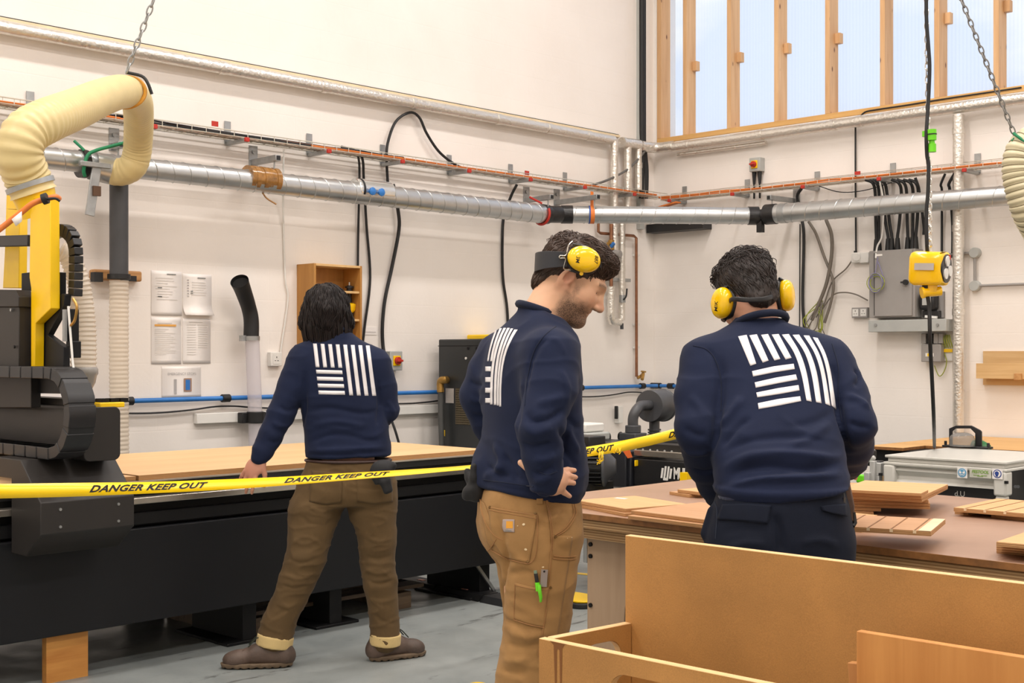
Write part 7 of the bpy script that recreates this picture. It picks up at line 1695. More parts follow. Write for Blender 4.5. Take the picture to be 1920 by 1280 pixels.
# right hand spread over the hip, thumb pointing back
W = Rwr; kn = [J(1048, 884, -.225), J(1051, 892.5, -.236), J(1050.5, 902, -.240), J(1046, 913, -.236)]
S.cap(W, J(1036, 903, -.238), .028, .029, k=.02); S.ell(J(1040, 900, -.230), V(.034, .020, .038), np.stack([V(.96, .2, .2)/1.0, np.cross(V(.18, 0, .98), V(.96, .2, .2)), V(-.2, .05, .97)], 1), k=.02)
for k_, (mid, tip, r_) in zip(kn, ((J(1064, 881, -.19), J(1077, 881.5, -.158), .0088), (J(1066, 892, -.206), J(1079, 894.5, -.172), .0092), (J(1064, 903.5, -.212), J(1076, 905.5, -.182), .0088), (J(1058, 923, -.215), J(1068, 930, -.195), .0082))):
    S.cap(J(1040, 902, -.234), k_, .013, r_*1.12, k=.012); S.cap(k_, mid, r_*1.1, r_, k=.006); S.cap(mid, tip, r_, r_*.80, k=.003)
S.cap(J(1028, 898, -.222), J(998, 884, -.188), .014, .012, k=.01); S.cap(J(998, 884, -.188), J(976, 867, -.176), .0115, .0088, k=.004)
hand_sdf(S, Lwr, V(.75, -.1, -.45), V(.1, -.85, .1), V(-.3, 0, -1), (.2, .25, .3, .3))
S.chain([J(1008, 1000, -.07), J(1004, 1160, -.075), J(975, 1330, -.05), J(968, 1600, -.04)], [.06, .052, .045, .038], k=.03); S.chain([J(968, 1000, .08), J(985, 1180, .125), J(985, 1300, .14), J(972, 1580, .12)], [.06, .05, .045, .038], k=.03)
v, f = S.mesh(.0036); v = relax(v, f, 1, .35)
fl, q = flush_attr(v, hd_o, hd_R, hd_s)
ss = lambda a, lo, hi: np.clip((a-lo)/(hi-lo), 0, 1)
edge_ = vnoise(q, 70, 4)*.008
bd = ss(-q[:, 2]+edge_, .030+.0*q[:, 1], .062)*ss(q[:, 1]+edge_, -.006, .02)*(1-.75*np.exp(-((q[:, 2]+.059)/.012)**2-((q[:, 0])/.022)**2-((q[:, 1]-.09)/.02)**2))
bd = np.maximum(bd, .95*np.exp(-((q[:, 2]+.043)/.008)**2)*ss(q[:, 1], .07, .085)*(np.abs(q[:, 0]) < .03)*.8)
bd = np.maximum(bd, .55*ss(-q[:, 2]+edge_, -.022, .01)*np.exp(-((q[:, 1]-.028+edge_*2)/.014)**2)*(np.abs(q[:, 0]) > .045))           # sideburn
bd = np.maximum(bd, .9*np.exp(-((q[:, 2]-.031-.004*np.sin(np.abs(q[:, 0])*60))/.0055)**2)*ss(q[:, 1], .055, .075)*(np.abs(q[:, 0]) > .010)*(np.abs(q[:, 0]) < .052))   # eyebrow
bd *= (np.linalg.norm(q, axis=1) < .17)*(1-.9*ss(-q[:, 2], .105, .125)*(q[:, 1] < .04))
hand_ = np.exp(-(np.linalg.norm(v-J(1058, 900, -.21), axis=1)/.06)**2)*.35
p.add('body', v, f, M_skin2, attr={'flush': np.clip(fl+hand_, 0, .8), 'beard': np.clip(bd, 0, 1)})
for s_ in (-1, 1):
    m = MB(); c = hd_o+hd_R@(V(.032*s_, .0735, .009)*hd_s); m.ball(c, .0124, 0, 16); g = hd_R@V(.3*s_, .85, -.42); g /= np.linalg.norm(g); m.ball(c+g*.0062, .0075, 1, 12)
    p.mb('eye', m, [M_eye, mat('iris_brown', (50, 36, 28), .2)], sharp=0)
S = SDF()
S.loft([(J(1010, 566, .02), .056, .052, rt), (J(1009, 582, .02), .062, .056, rt), (J(1006, 598, .015), .098, .068, rt), (J(1003, 622, .01), .148, .092, rt), (J(999, 655, 0), .182, .112, rt), (J(995, 720, 0), .190, .122, rt), (J(998, 800, 0), .176, .126, rt), (J(999, 865, 0), .172, .136, rt), (J(994, 905, 0), .178, .142, rt), (J(990, 945, 0), .170, .134, rt)], k=.03, ex=2.25)
S.cap(J(920, 860, .05), J(912, 885, .0), .04, .04, k=.05); S.cap(J(1070, 860, .0), J(1076, 900, .0), .03, .03, k=.05)
S.chain([Rsh, Rsh*.55+Rel*.45+V(.012, 0, 0), Rel], [.076, .072, .063], k=.045); S.chain([Rel, Rel*.5+Rwr*.5, Rwr*.8+Rel*.2, Rwr*.97+Rel*.03], [.060, .055, .046, .038], k=.02)
S.chain([Lsh, Lsh*.5+Lel*.5, Lel], [.072, .068, .058], k=.045); S.chain([Lel, Lel*.5+Lwr*.5, Lwr], [.056, .052, .042], k=.02)
S.cut(J(977, 570, 0), V(.33, 0, .94), .006)
hl = J(900, 912, 0); hr_ = J(1080, 943, 0); hn = np.cross(hr_-hl, V(-.25, 1, .0)); hn = hn if hn[2] < 0 else -hn; S.cut(hl, hn, .008)
S.chain([Rel*.45+Rwr*.55, Rwr*.8+Rel*.2, Rwr*.97+Rel*.03], [.053, .046, .038], k=.012)
v, f = S.mesh(.0056)
F2 = [([(1040, 625), (1010, 648), (992, 690), (986, 740)], -.009, .009), ([(985, 770), (1000, 790), (1030, 785), (1060, 765)], -.012, .010), ([(980, 800), (1005, 812), (1035, 800)], .009, .010), ([(978, 830), (1000, 838), (1036, 828)], -.008, .008), ([(1005, 760), (1030, 752), (1062, 740)], .007, .011), ([(1000, 860), (1020, 862), (1042, 852)], .007, .009), ([(998, 885), (1015, 888), (1038, 872)], -.007, .008), ([(1050, 690), (1062, 720), (1060, 760)], .005, .010),
      ([(1000, 905), (1015, 900), (1035, 890)], .006, .008), ([(940, 850), (955, 870), (975, 905)], -.010, .011), ([(925, 830), (940, 860), (935, 890)], .009, .012), ([(912, 870), (935, 888), (960, 892)], -.008, .009), ([(905, 895), (930, 885), (950, 870)], .008, .010), ([(1062, 800), (1075, 830), (1086, 850)], .008, .010), ([(1055, 830), (1070, 860), (1085, 880)], -.007, .010), ([(1060, 780), (1080, 800), (1090, 800)], -.005, .008), ([(985, 690), (975, 760), (968, 820)], -.008, .013),
      ([(880, 715), (895, 722), (908, 720)], -.007, .008), ([(878, 745), (895, 752), (908, 748)], .006, .008), ([(885, 775), (898, 780), (908, 778)], -.006, .008), ([(975, 905), (995, 915), (1015, 918)], .006, .010), ([(905, 905), (950, 914), (1000, 922), (1050, 934)], -.0045, .004), ([(1020, 630), (1045, 640), (1062, 668)], .003, .008), ([(1045, 800), (1060, 830), (1058, 870)], -.012, .010)]
v = p.folds(v, f, F2); nn = vnormals(v, f); v = v+nn*(.0026*vnoise(v, (10, 10, 14), 6)+.0032*crease(v+.03*vnoise(v, 5, 2)[:, None], (6, 6, 13), 5))[:, None]; v = relax(v, f, 1, .5)
sw = p.add('sweatshirt', v, f, M_navy); p.bvh(v, f)
m = MB()
def cb(l, r): p.patch('', (spline(np.array([(x, y, 0) for x, y in l], float), 5)[:, :2].tolist(), spline(np.array([(x, y, 0) for x, y in r], float), 5)[:, :2].tolist()), None, None, m=m, step=3.5)
def bar2(t0, t1, b0, b1, yt, yb):
    ys = np.linspace(yt, yb, 12); f_ = np.clip((760-ys)/145, 0, 1)**3.2; mk = lambda t_, b_: [(b_+(t_-b_)*q_, y_) for q_, y_ in zip(f_, ys)]
    p.patch('', (mk(t0, b0), mk(t1, b1)), None, None, m=m, step=3.5)
bar2(931, 934.3, 910.5, 913, 616, 677); bar2(937.5, 941.5, 916, 919.5, 615.5, 677); bar2(944.5, 949, 919.5, 924, 615, 758); bar2(951.5, 956, 926.5, 931, 615, 759); bar2(958.5, 963, 932.3, 935.6, 616, 760); bar2(966.5, 973, 936.6, 940, 618, 762)
for y_ in (687, 707, 727, 746): p.patch('', ([(910.5, y_), (921, y_)], [(910.5, y_+9), (920.5, y_+9)]), None, None, m=m, step=3)
pr_ = p.mb('printed_stripes', m, M_print, sw, sharp=0); sd = pr_.modifiers.new('thickness', 'SOLIDIFY'); sd.thickness = .0008; sd.offset = -1
m = MB(); cc = J(1007, 581, .02); ax1 = V(.90, .30, -.33); ax2 = np.cross(ax1, V(.33, .05, .95)); ax2 /= np.linalg.norm(ax2); m.tube([cc+ax1*.056*math.cos(a)+ax2*.060*math.sin(a) for a in np.linspace(0, 2*math.pi, 30, endpoint=False)], .0105, n=8, closed=True); p.mb('collar', m, M_rib, sw, sharp=0)
m = MB()
for q_ in ([(1042, 612), (1018, 632), (1000, 662), (989, 710), (984, 760)], [(906, 899), (950, 905), (1000, 912)], [(1011, 884), (1026, 890), (1044, 884)]): p.seam(m, q_, .0016, .0004)
p.mb('seams', m, M_rib, sw)
# trousers
S = SDF()
S.loft([(J(991, 915, 0), .166, .130, rt), (J(993, 950, 0), .172, .136, rt), (J(996, 1000, -.0), .170, .132, rt), (J(1004, 1040, .0), .150, .104, rt)], k=.03, ex=2.2)
S.ell(J(958, 985, -.06), V(.08, .08, .095), k=.05); S.ell(J(950, 980, .08), V(.068, .07, .09), k=.05)
S.chain([J(1012, 1010, -.085), J(1012, 1080, -.085), J(1008, 1160, -.08), J(990, 1260, -.06), J(975, 1330, -.05), J(968, 1560, -.04), J(968, 1612, -.04)], [.108, .100, .092, .084, .080, .082, .085], k=.03)
S.chain([J(976, 1000, .09), J(988, 1090, .11), J(990, 1180, .13), J(985, 1300, .14), J(972, 1560, .12), J(972, 1595, .12)], [.090, .076, .072, .070, .080, .084], k=.03)
S.cut(J(990, 908, 0), UP, .006)
v, f = S.mesh(.0064)
FT = [([(930, 960), (945, 1010), (950, 1045), (945, 1090), (944, 1150)], -.016, .012), ([(955, 1062), (975, 1056), (1000, 1062)], .007, .010), ([(950, 1075), (985, 1070), (1010, 1080)], -.005, .009), ([(948, 1180), (970, 1190), (1000, 1192), (1030, 1185)], .008, .011), ([(945, 1205), (970, 1212), (1000, 1210), (1020, 1200)], -.008, .010), ([(940, 1235), (965, 1240), (995, 1232)], .007, .010), ([(938, 1255), (960, 1262), (990, 1258)], -.007, .009), ([(1000, 965), (1030, 975), (1065, 968)], .004, .012), ([(940, 1010), (965, 1035), (990, 1060)], .006, .011), ([(950, 1120), (985, 1140), (1020, 1160)], .004, .012), ([(1030, 1010), (1055, 1030), (1072, 1035)], -.005, .010), ([(940, 1150), (952, 1165), (975, 1170)], -.007, .010)]
v = p.folds(v, f, FT); nn = vnormals(v, f); v = v+nn*(.0032*vnoise(v, (9, 9, 11), 9)+.0035*crease(v+.03*vnoise(v, 5, 2)[:, None], (7, 7, 14), 8))[:, None]; v = relax(v, f, 1, .4)
tr = p.add('trousers', v, f, M_tan); p.bvh(v, f)
pk = p.patch('back_pocket', ([(917, 949), (960, 957), (1008, 965)], [(922, 1010), (945, 1045), (992, 1056)]), M_tan2, tr, lift=.0035, thick=.0025)
p.patch('back_pocket', ([(901, 940), (905, 939), (909, 943)], [(914, 1015), (922, 1028), (933, 1005)]), M_tan2, tr, lift=.003, thick=.002)
lp = p.patch('leg_pocket', ([(967, 1092), (1000, 1100), (1028, 1101)], [(964, 1160), (992, 1170), (1020, 1176)]), M_tan2, tr, lift=.0035, thick=.0025)
p.patch('knee_panel', ([(1035, 1003), (1055, 1004), (1074, 1005)], [(1012, 1225), (1025, 1230), (1040, 1230)]), M_tan2, tr, lift=.002, thick=.0016)
m = MB()
for s_ in ([(1024, 938), (1032, 985), (1033, 1030), (1028, 1110), (1018, 1180), (1008, 1230)], [(1026, 938), (1034.5, 985), (1035.5, 1030)], [(917, 951), (960, 959), (1008, 967)], [(919, 956), (960, 964), (1006, 972)], [(1008, 967), (1006, 1030), (1000, 1050), (990, 1057)], [(922, 1030), (955, 1048), (990, 1057)], [(1076, 945), (1078, 965), (1062, 992), (1040, 1006)], [(1072, 945), (1074, 965), (1058, 990), (1040, 1003)], [(1037, 1041), (1058, 1044), (1078, 1042)], [(1036, 1046), (1058, 1049), (1078, 1047)], [(967, 1096), (1000, 1104), (1027, 1106)], [(967, 1094), (965, 1160)], [(964, 1160), (992, 1170), (1020, 1176)], [(902, 935), (908, 970), (925, 1000), (942, 1012)], [(897, 1030), (910, 1034), (920, 1028), (932, 1010)]): p.seam(m, s_, .0014, .0035)
p.mb('stitching', m, M_stitch, tr)
m = MB()
for q_ in ((920, 951), (1004, 963), (989, 1053), (1041, 1006), (1032, 1101)):
    h, n_ = p.hit(*q_)
    if h is not None: m.cyl(h+n_*.003, h+n_*.006, .0042, .0034, n=12)
p.mb('rivets', m, mat('old_brass', (120, 92, 54), .5, .7), tr)
bdg = p.patch('cloth_badge', ([(945, 973), (966, 974)], [(944, 996), (966, 998)]), mat('badge_grey', (168, 150, 140), .8), pk, lift=.0052, thick=.001, step=3)
m = MB(); p.patch('', ([(951.5, 977), (963.5, 977.5)], [(951.5, 990), (963.5, 990.5)]), None, None, m=m, lift=.0060, step=3); p.mb('badge_mark', m, mat('badge_orange', (216, 150, 44), .7), bdg, sharp=0)
h, n_ = p.hit(955.5, 994); tv, tf = text_shape('carhartt', .007, align='CENTER', bold=.0002); u_ = np.cross(UP, n_); u_ /= np.linalg.norm(u_); u_ = u_ if u_[0] > 0 else -u_; w_ = np.cross(n_, u_); w_ = w_ if w_[2] > 0 else -w_
m = MB(); m.add(h+n_*.0066+tv[:, :1]*u_+tv[:, 1:2]*w_, tf); p.mb('lettering', m, M_ink2, bdg, sharp=0)
m = MB(); rp_ = random.Random(4)
for q_, r_ in (((983, 983), 3.2), ((972, 986), 1.2), ((987, 1029), 2.6), ((1018, 1062), 2.2), ((1070, 1008), 1.0), ((1062, 1009), 1.0)):
    h, n_ = p.hit(*q_)
    if h is None: continue
    u_ = np.cross(n_, UP); w_ = np.cross(u_, n_); m.add([h+n_*.0048+(u_*math.cos(a)*1.2+w_*math.sin(a)*.8)*r_*.0014*(.7+.5*rp_.random()) for a in np.linspace(0, 6.283, 9)[:-1]], [tuple(range(8))])
p.mb('paint_spots', m, mat('paint_spot', (222, 200, 160), .6), tr, sharp=0)
for q_ in ((952, 922), (1012, 934)):
    h, n_ = p.hit(*q_)
    if h is not None: m = MB(); m.box(h+n_*.003, (.018, .008, .034)); p.mb('belt_loop', m, M_tan2, tr, bevel=.002)
boot(p, 'boot', J(957, 1612, -.04)*V(1, 1, 0)+V(-.05, -.02, 0), J(957, 1612, -.04)*V(1, 1, 0)+V(.22, .06, 0), None); boot(p, 'boot', J(962, 1595, .12)*V(1, 1, 0)+V(-.05, -.02, 0), J(962, 1595, .12)*V(1, 1, 0)+V(.20, .14, 0), None)
# hair
S = SDF(); hp_ = lambda x, y, z: hd_o+hd_R@(V(x, y, z)*hd_s)
S.ell(hp_(0, -.018, .046), V(.0805, .1015, .093)*hd_s, hd_R, k=.01); S.ell(hp_(0, -.078, -.025), V(.056, .030, .062)*hd_s, hd_R, k=.03)
S.ell(hp_(0, .045, .092), V(.060, .056, .040)*hd_s, hd_R, k=.03); S.ell(hp_(0, .068, .088), V(.048, .022, .024)*hd_s, hd_R, k=.02)
S.ell(hp_(0, .128, -.026), V(.09, .080, .094)*hd_s, hd_R, k=.012, op='s')
for s_ in (-1, 1): S.ell(hp_(.082*s_, .022, -.045), V(.035, .045, .062)*hd_s, hd_R, k=.012, op='s')
S.cut(hp_(0, -.07, -.074), hd_R@V(0, .55, -1), .02)
v, f = S.mesh(.004); nn = vnormals(v, f); v = v+nn*(.004*vnoise(v, (35, 35, 35), 2)+.002*vnoise(v, (90, 90, 50), 7))[:, None]; hr = p.add('hair', v, f, M_hair2); m = MB()
strands(m, v, f, hd_o, hd_R, hd_s, 1500, lambda q, r: V(r.gauss(0, .15), -.45, -1), .020, .0009, 4, .0022, .2, lambda q, r: q[1] < .03 and q[2] < .11)
strands(m, v, f, hd_o, hd_R, hd_s, 650, lambda q, r: V(r.gauss(0, .35), .9 if q[1] > -.05 else r.uniform(-.9, .3), .1), .050, .0010, 6, .009, .55, lambda q, r: q[2] > .085)
strands(m, v, f, hd_o, hd_R, hd_s, 500, lambda q, r: V(r.gauss(0, .35), .5, -.8), .034, .0011, 7, .005, .6, lambda q, r: q[1] > .03 and q[2] > .04)
p.mb('hair_strands', m, M_hair2, hr, sharp=0)
# ear defenders pushed up, band behind the head
t = root('ear_defenders', p.world(hd_o), 'yellow ear defenders pushed up above the ear of the bearded man', 'ear defenders')
cN = J(1092, 489, -.045); cF = cN+V(-.02, .19, .0)
earcup(p, t, cN+V(0, .012, 0), V(.12, -.98, .12), V(.97, .1, -.25), a=.0475, b=.037, depth=.036, texts=(('3M', -.020, .010, .015, .15), ('887', .031, -.004, .015, .1)))
earcup(p, t, cF-V(0, .012, 0), V(-.2, .96, .15), V(.97, .1, -.25), a=.0475, b=.037, depth=.036)
# band: a broad strap sweeping behind the head
bp_ = [J(1064, 486, -.058), J(1046, 486, -.066), J(1024, 487, -.052), J(1008, 490, -.015), J(1004, 493, .04), J(1010, 492, .10), J(1030, 489, .135), J(1050, 487, .14)]
bb_ = spline(np.array(bp_), 6); m = MB(); vv = []; upb = V(.05, 0, 1)
for i, c in enumerate(bb_):
    k_ = i/(len(bb_)-1); hh = .024-.003*math.cos(k_*6.28); d_ = bb_[min(i+1, len(bb_)-1)]-bb_[max(i-1, 0)]; d_ /= np.linalg.norm(d_); o_ = np.cross(d_, upb); o_ /= np.linalg.norm(o_)
    for a_, b_ in ((-hh, -.0022), (-hh, .0022), (hh, .0022), (hh, -.0022)): vv.append(p.world(c+upb*a_+o_*b_))
nB = len(bb_); m.add(vv, [(4*i+k, 4*i+(k+1) % 4, 4*i+4+(k+1) % 4, 4*i+4+k) for i in range(nB-1) for k in range(4)]+[(3, 2, 1, 0), tuple(4*(nB-1)+k for k in range(4))]); obj('headband', m, mat('band_rubber', (40, 41, 46), .5), t, bevel=.001)
M_wire2 = mat('spring_wire', (206, 202, 192), .25, .9)
wtube(p, t, 'wire_yoke', [J(1073, 452, -.045), J(1066, 460, -.055), J(1061, 478, -.062), J(1050, 479, -.073), J(1050, 484, -.073), J(1060, 485, -.066), J(1057, 503, -.062), J(1069, 506, -.056), J(1086, 509, -.055)], .0018, M_wire2, n=6, smooth=4)
wtube(p, t, 'yoke_arm', [J(1074, 458, -.045), J(1088, 460, -.045), J(1103, 464, -.045)], .0035, M_blackp, smooth=3); wtube(p, t, 'yoke_arm', [J(1068, 505, -.052), J(1082, 509, -.056), J(1098, 510, -.054)], .005, M_blackp, smooth=3)
m = MB(); c = J(1090, 513, -.058); m.cyl(p.world(c), p.world(c+V(0, -.005, 0)), .0055, n=14); obj('pivot', m, M_yellowp, t)
# pen and steel rule in the leg pocket, gloves in the back pocket
def on_cloth(px, py, lift): h, n_ = p.hit(px, py); return (h+n_*lift) if h is not None else p.J(px, py, -.2)
t = root('marker_pen', p.world(on_cloth(1010, 1120, .006)), 'marker pen with a bright green clip cap in the tan leg pocket', 'pen')
a, b, c, d_ = on_cloth(1008, 1094, .011), on_cloth(1005.5, 1070, .011), on_cloth(1009, 1106, .012), on_cloth(1013, 1124, .012)
m = MB(); m.cyl(p.world(a*.9+b*.1), p.world(a*.1+b*.9), .0052, n=14); obj('barrel', m, M_blackp, t)
m = MB(); m.cyl(p.world(a*.1+b*.9), p.world(b+(b-a)*.12), .0046, n=14); obj('end_plug', m, mat('pen_end', (120, 140, 118), .4), t)
m = MB(); m.cyl(p.world(a*.82+b*.18), p.world(c), .0064, n=14); dd_ = d_-c; m.tube([p.world(x) for x in (a+V(.004, -.007, 0), c+V(.004, -.008, 0), c*.4+d_*.6+V(.003, -.007, 0), d_+V(0, -.004, 0))], [.0052, .005, .0045, .003], n=8, smooth=4); obj('green_cap', m, M_green, t)
m = MB(); a, b = on_cloth(1018, 1098, .010), on_cloth(1020.5, 1066, .010); m.beam(p.world(a), p.world(b), .018, .002, up=tuple(CF)); m2 = obj('steel_rule', m, mat('rule_steel', (168, 160, 156), .35, .6), label='short steel rule sticking out of the tan leg pocket', cat='ruler')
m = MB(); z = on_cloth(1020, 1070, .0115); m.cyl(p.world(z), p.world(z+V(0, -.001, 0)), .0028, n=10); obj('hang_hole', m, M_bedd, m2)
S = SDF(); g0 = J(893, 915, -.02)
S.ell(g0, V(.026, .022, .040), k=.01); S.chain([g0+V(-.004, 0, .02), J(889, 895, -.03), J(889, 876, -.03)], [.013, .012, .0115], k=.008); S.chain([g0+V(-.012, .01, .02), J(880, 895, -.01), J(876, 884, -.005)], [.012, .011, .010], k=.008); S.chain([g0+V(-.012, -.01, -.005), J(877, 920, -.02), J(874, 931, -.02)], [.012, .011, .010], k=.008); S.ell(J(899, 900, 0), V(.03, .02, .03), k=.02); S.ell(J(886, 927, -.01), V(.028, .016, .014), k=.015)
v, f = S.mesh(.0042); m = MB(); m.add(v, f.tolist()); p.top('work_glove', m, mat('black_glove', (18, 18, 20), .75, sheen=.05), 'black work glove tucked in the bearded man\'s back pocket', 'glove')
# ---------------------------------------------------------------- the walking man by the router
p = Person(650, 5.87, 'long-haired man in navy sweatshirt and brown trousers striding left past the router table')
J = p.J
Lsh, Lel, Lwr = J(568, 676, -.02), J(527, 775, -.06), J(487, 858, -.10)
Rsh, Rel, Rwr = J(704, 684, .0), J(725, 768, .03), J(690, 812, .22)
hd_o = J(612, 586, .02); hd_R = rot_face(V(-.42, .86, -.22)); hd_s = .95
S = SDF(); head_sdf(S, hd_o, hd_R, hd_s, neck=J(626, 632, .0))
S.loft([(J(630, 665, 0), .10, .05, X_), (J(640, 720, 0), .12, .07, X_), (J(652, 850, 0), .12, .07, X_), (J(652, 900, 0), .13, .075, X_)], k=.03)
for a, b, c in ((Lsh, Lel, Lwr), (Rsh, Rel, Rwr)): S.chain([a, b, c], [.042, .034, .028], k=.02)
hand_sdf(S, Lwr, V(-.50, -.05, -.86), V(.25, .95, -.1), V(.9, -.2, -.4), (.18, .22, .28, .35), 1.04, .2); hand_sdf(S, Rwr, V(-.6, .7, -.1), V(-.2, -.2, -1), V(-.5, -.4, .6), (.4, .4, .4, .4))
S.chain([J(615, 900, 0), J(575, 1055, -.05), J(520, 1190, -.05)], [.06, .046, .036], k=.03); S.chain([J(696, 900, 0), J(708, 1060, .02), J(722, 1195, .05)], [.06, .046, .036], k=.03)
v, f = S.mesh(.0042); fl, q = flush_attr(v, hd_o, hd_R, hd_s); hand_ = .45*np.exp(-(np.linalg.norm(v-J(468, 885, -.1), axis=1)/.08)**2); p.add('body', v, f, M_skin3, attr={'flush': np.clip(fl+hand_, 0, .8)})
S = SDF()
S.loft([(J(626, 622, 0), .07, .06, X_), (J(628, 634, 0), .11, .072, X_), (J(631, 652, 0), .165, .092, X_), (J(635, 682, 0), .192, .112, X_), (J(640, 740, 0), .192, .122, X_), (J(649, 800, 0), .192, .124, X_), (J(653, 845, 0), .196, .134, X_), (J(654, 872, 0), .192, .13, X_)], k=.03, ex=2.3)
S.chain([Lsh, Lsh*.5+Lel*.5, Lel], [.070, .066, .060], k=.045); S.chain([Lel, Lel*.5+Lwr*.5, Lwr*.85+Lel*.15, Lwr], [.058, .052, .044, .036], k=.02)
S.chain([Rsh, Rsh*.5+Rel*.5+V(.006, 0, 0), Rel, Rel*.5+Rwr*.5, Rwr], [.070, .064, .056, .050, .040], k=.045)
a, b = J(570, 858, 0), J(737, 851, 0); S.cut(a, V(.03, 0, -1), .008); S.chain([Lel*.5+Lwr*.5, Lwr*.85+Lel*.15, Lwr], [.052, .044, .036], k=.012)
v, f = S.mesh(.0066)
v = p.folds(v, f, [([(570, 690), (572, 740), (570, 800)], -.012, .012), ([(575, 770), (620, 765), (680, 775), (715, 765)], -.009, .014), ([(580, 800), (630, 790), (690, 800)], .008, .014), ([(575, 830), (630, 815), (700, 826), (730, 815)], -.008, .013), ([(572, 845), (640, 842), (735, 838)], .009, .010), ([(708, 710), (712, 760), (708, 800)], -.012, .012), ([(520, 760), (540, 770), (556, 765)], -.007, .011), ([(510, 790), (530, 800), (545, 795)], .007, .011), ([(500, 825), (515, 830), (525, 825)], -.005, .009), ([(725, 750), (735, 765), (740, 780)], .006, .010), ([(570, 852), (650, 852), (736, 846)], -.005, .005)])
nn = vnormals(v, f); v = v+nn*(.003*vnoise(v, (9, 9, 13), 12)+.0035*crease(v+.03*vnoise(v, 5, 2)[:, None], (5, 5, 13), 6))[:, None]; v = relax(v, f, 1, .4); sw = p.add('sweatshirt', v, f, M_navy); p.bvh(v, f)
m = MB()
for k in range(8):                                     # same stripes, seen square on
    u0, u1 = 2*k/15, (2*k+1)/15; full = k >= 4; v1 = 1.0 if full else .46
    def Q(u, w): return ((587+106*u+12*u*w+11*w*(1-u)), (644+4*u+(96-2*u)*w))
    p.patch('', ([Q(u0, w) for w in np.linspace(0, v1, 6)], [Q(u1, w) for w in np.linspace(0, v1, 6)]), None, None, m=m, step=4)
for k in range(4):
    w0 = .51+.135*k; p.patch('', ([Q(.0, w0), Q(.46, w0)], [Q(.0, w0+.075), Q(.46, w0+.075)]), None, None, m=m, step=4)
pr_ = p.mb('printed_stripes', m, M_print, sw, sharp=0); sd = pr_.modifiers.new('thickness', 'SOLIDIFY'); sd.thickness = .0008; sd.offset = -1
m = MB(); cc = J(625, 620, .0); m.tube([cc+V(.072*math.cos(a), .064*math.sin(a), -.012*math.sin(a)) for a in np.linspace(0, 2*math.pi, 28, endpoint=False)], .0105, n=8, closed=True); p.mb('collar', m, M_rib, sw, sharp=0)
m = MB(); bl_ = [J(653, 862, 0)+V(.190*math.cos(a), .130*math.sin(a), 0) for a in np.linspace(0, 2*math.pi, 32, endpoint=False)]; m.tube(bl_, .012, n=8, closed=True, flat=.6); p.mb('belt', m, mat('brown_belt', (58, 38, 32), .5), sharp=0)
S = SDF(); S.loft([(J(653, 856, 0), .186, .124, X_), (J(654, 885, 0), .200, .136, X_), (J(654, 925, 0), .212, .138, X_), (J(655, 945, 0), .200, .118, X_)], k=.03)
S.chain([J(606, 920, -.01), J(590, 955, -.02), J(574, 1042, -.045), J(557, 1089, -.05), J(545, 1119, -.05), J(523, 1166, -.05), J(516, 1196, -.05)], [.118, .115, .092, .080, .074, .076, .078], k=.03)
S.chain([J(698, 920, 0), J(699, 955, .005), J(706, 1000, .01), J(708, 1055, .015), J(713, 1095, .02), J(719, 1142, .035), J(723, 1196, .04)], [.110, .108, .090, .080, .076, .068, .068], k=.03)
S.cut(J(653, 862, 0), UP, .005); v, f = S.mesh(.0068)
v = p.folds(v, f, [(a_, b_*.55, c_*.85) for a_, b_, c_ in [([(575, 940), (600, 960), (640, 945)], .008, .012), ([(560, 965), (590, 985), (630, 975)], -.007, .012), ([(548, 1010), (570, 1020), (600, 1010)], .007, .012), ([(540, 1045), (565, 1055), (600, 1045)], -.008, .011), ([(530, 1075), (560, 1085), (588, 1078)], .009, .011), ([(525, 1092), (550, 1102), (580, 1096)], -.009, .010), ([(515, 1130), (540, 1138), (560, 1130)], .007, .011), ([(500, 1165), (525, 1150), (545, 1140)], -.006, .011), ([(685, 1005), (710, 1015), (738, 1008)], .007, .011), ([(680, 1040), (708, 1048), (738, 1040)], -.008, .011), ([(682, 1065), (710, 1075), (742, 1066)], .010, .011), ([(685, 1085), (712, 1094), (742, 1086)], -.009, .010), ([(690, 1120), (716, 1128), (744, 1120)], .006, .012), ([(700, 1150), (720, 1165), (748, 1170)], -.006, .012), ([(650, 880), (655, 920), (656, 950)], -.009, .012), ([(570, 880), (610, 878), (650, 890)], -.004, .010), ([(575, 900), (615, 905), (648, 905)], .005, .012)]])
nn = vnormals(v, f); v = v+nn*(.004*vnoise(v, (9, 9, 12), 15)+.0042*crease(v+.02*vnoise(v, 6, 2)[:, None], (7, 7, 17), 4))[:, None]; tr = p.add('trousers', v, f, M_olive); p.bvh(v, f)
p.patch('back_pocket', ([(585, 882), (615, 884), (643, 886)], [(580, 940), (610, 946), (640, 942)]), M_olive, tr, lift=.003, thick=.002); p.patch('back_pocket', ([(668, 886), (700, 886), (735, 884)], [(670, 940), (702, 945), (736, 940)]), M_olive, tr, lift=.003, thick=.002)
for c0, c1, r_ in ((J(517, 1192, -.05), J(514, 1209, -.052), .083), (J(723, 1189, .04), J(722, 1205, .042), .072)):
    S = SDF(); S.cap(c0, c1, r_, r_, k=.01); ax = (c1-c0)/np.linalg.norm(c1-c0); S.cut(c0-ax*.006, -ax, .004); S.cut(c1+ax*.006, ax, .004); v, f = S.mesh(.006); p.add('turn_up', v, f, M_cuffc, tr)
fl0 = lambda px, py, dy: V((px-960)/FPX*(p.Y0+dy)-p.X0, dy, 0)
boot(p, 'boot', fl0(549, 1240, -.06), fl0(415, 1236, -.10), None); boot(p, 'boot', fl0(693, 1241, .03), fl0(797, 1225, .16), None)
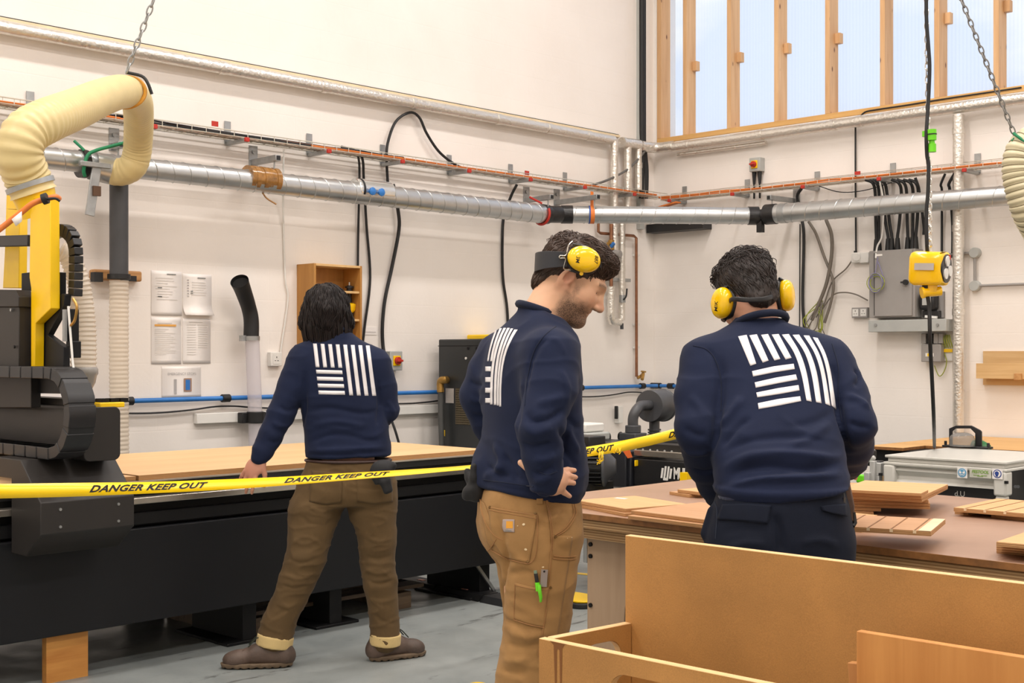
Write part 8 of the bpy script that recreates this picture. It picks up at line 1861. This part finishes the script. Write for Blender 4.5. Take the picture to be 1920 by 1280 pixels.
# long dark hair
S = SDF(); hp_ = lambda x, y, z: hd_o+hd_R@(V(x, y, z)*hd_s)
S.ell(hp_(0, -.016, .040), V(.090, .108, .098)*hd_s, hd_R, k=.01); S.ell(hp_(0, -.035, -.03), V(.088, .080, .08)*hd_s, hd_R, k=.04)
S.cap(J(596, 570, .0), J(576, 606, -.0), .062, .038, k=.04); S.cap(J(628, 572, .0), J(648, 606, -.0), .056, .036, k=.04); S.cap(J(612, 585, -.05), J(610, 604, -.06), .06, .045, k=.04)
S.ell(hp_(0, .125, -.02), V(.062, .072, .10)*hd_s, hd_R, k=.02, op='s')
v, f = S.mesh(.0055); nn = vnormals(v, f); v = v+nn*(.006*vnoise(v, (40, 40, 9), 2)+.004*vnoise(v, (90, 90, 18), 7))[:, None]; hr = p.add('hair', v, f, M_hair1); m = MB(); rr_ = random.Random(11)
for k in range(150):
    a = rr_.uniform(-2.9, .1); x0 = math.cos(a); y0 = math.sin(a); b = hd_o+V(.088*x0*rr_.uniform(.9, 1.05), .09*y0, .04+rr_.uniform(-.05, .04)); e = hd_o+V(.105*x0*rr_.uniform(.8, 1.1)+.004, .098*y0, -.105-rr_.uniform(0, .03)); m.tube([b, b*.5+e*.5+V(x0, y0, 0)*.018, e, e+V(-x0*.012*rr_.random()+rr_.uniform(-.01, .01), 0, -.015)], [.004, .0045, .003, .001], n=5, smooth=4)
strands(m, v, f, hd_o, hd_R, hd_s, 900, lambda q, r: V(q[0]*4+r.gauss(0, .2), -.3, -1), .075, .0020, 3, .005, .35)
p.mb('hair_locks', m, M_hair1, hr, sharp=0)
S = SDF(); g0 = J(712, 884, -.155)
S.ell(g0, V(.045, .022, .040), k=.01); S.chain([g0+V(.02, 0, -.01), J(726, 900, -.16), J(731, 918, -.16)], [.016, .014, .013], k=.008); S.chain([g0+V(0, 0, -.01), J(718, 904, -.165), J(724, 921, -.165)], [.016, .014, .013], k=.008); S.chain([g0+V(.03, 0, .01), J(730, 884, -.15), J(738, 872, -.15)], [.014, .013, .011], k=.008); S.chain([g0+V(-.02, 0, 0), J(702, 893, -.16), J(706, 904, -.16)], [.015, .014, .012], k=.008); S.ell(J(720, 874, -.14), V(.05, .02, .03), k=.02)
v, f = S.mesh(.005); m = MB(); m.add(v, f.tolist()); p.top('work_glove', m, mat('black_glove', (18, 18, 20), .75, sheen=.05), 'black work gloves hanging from the walking man\'s back pocket', 'glove')
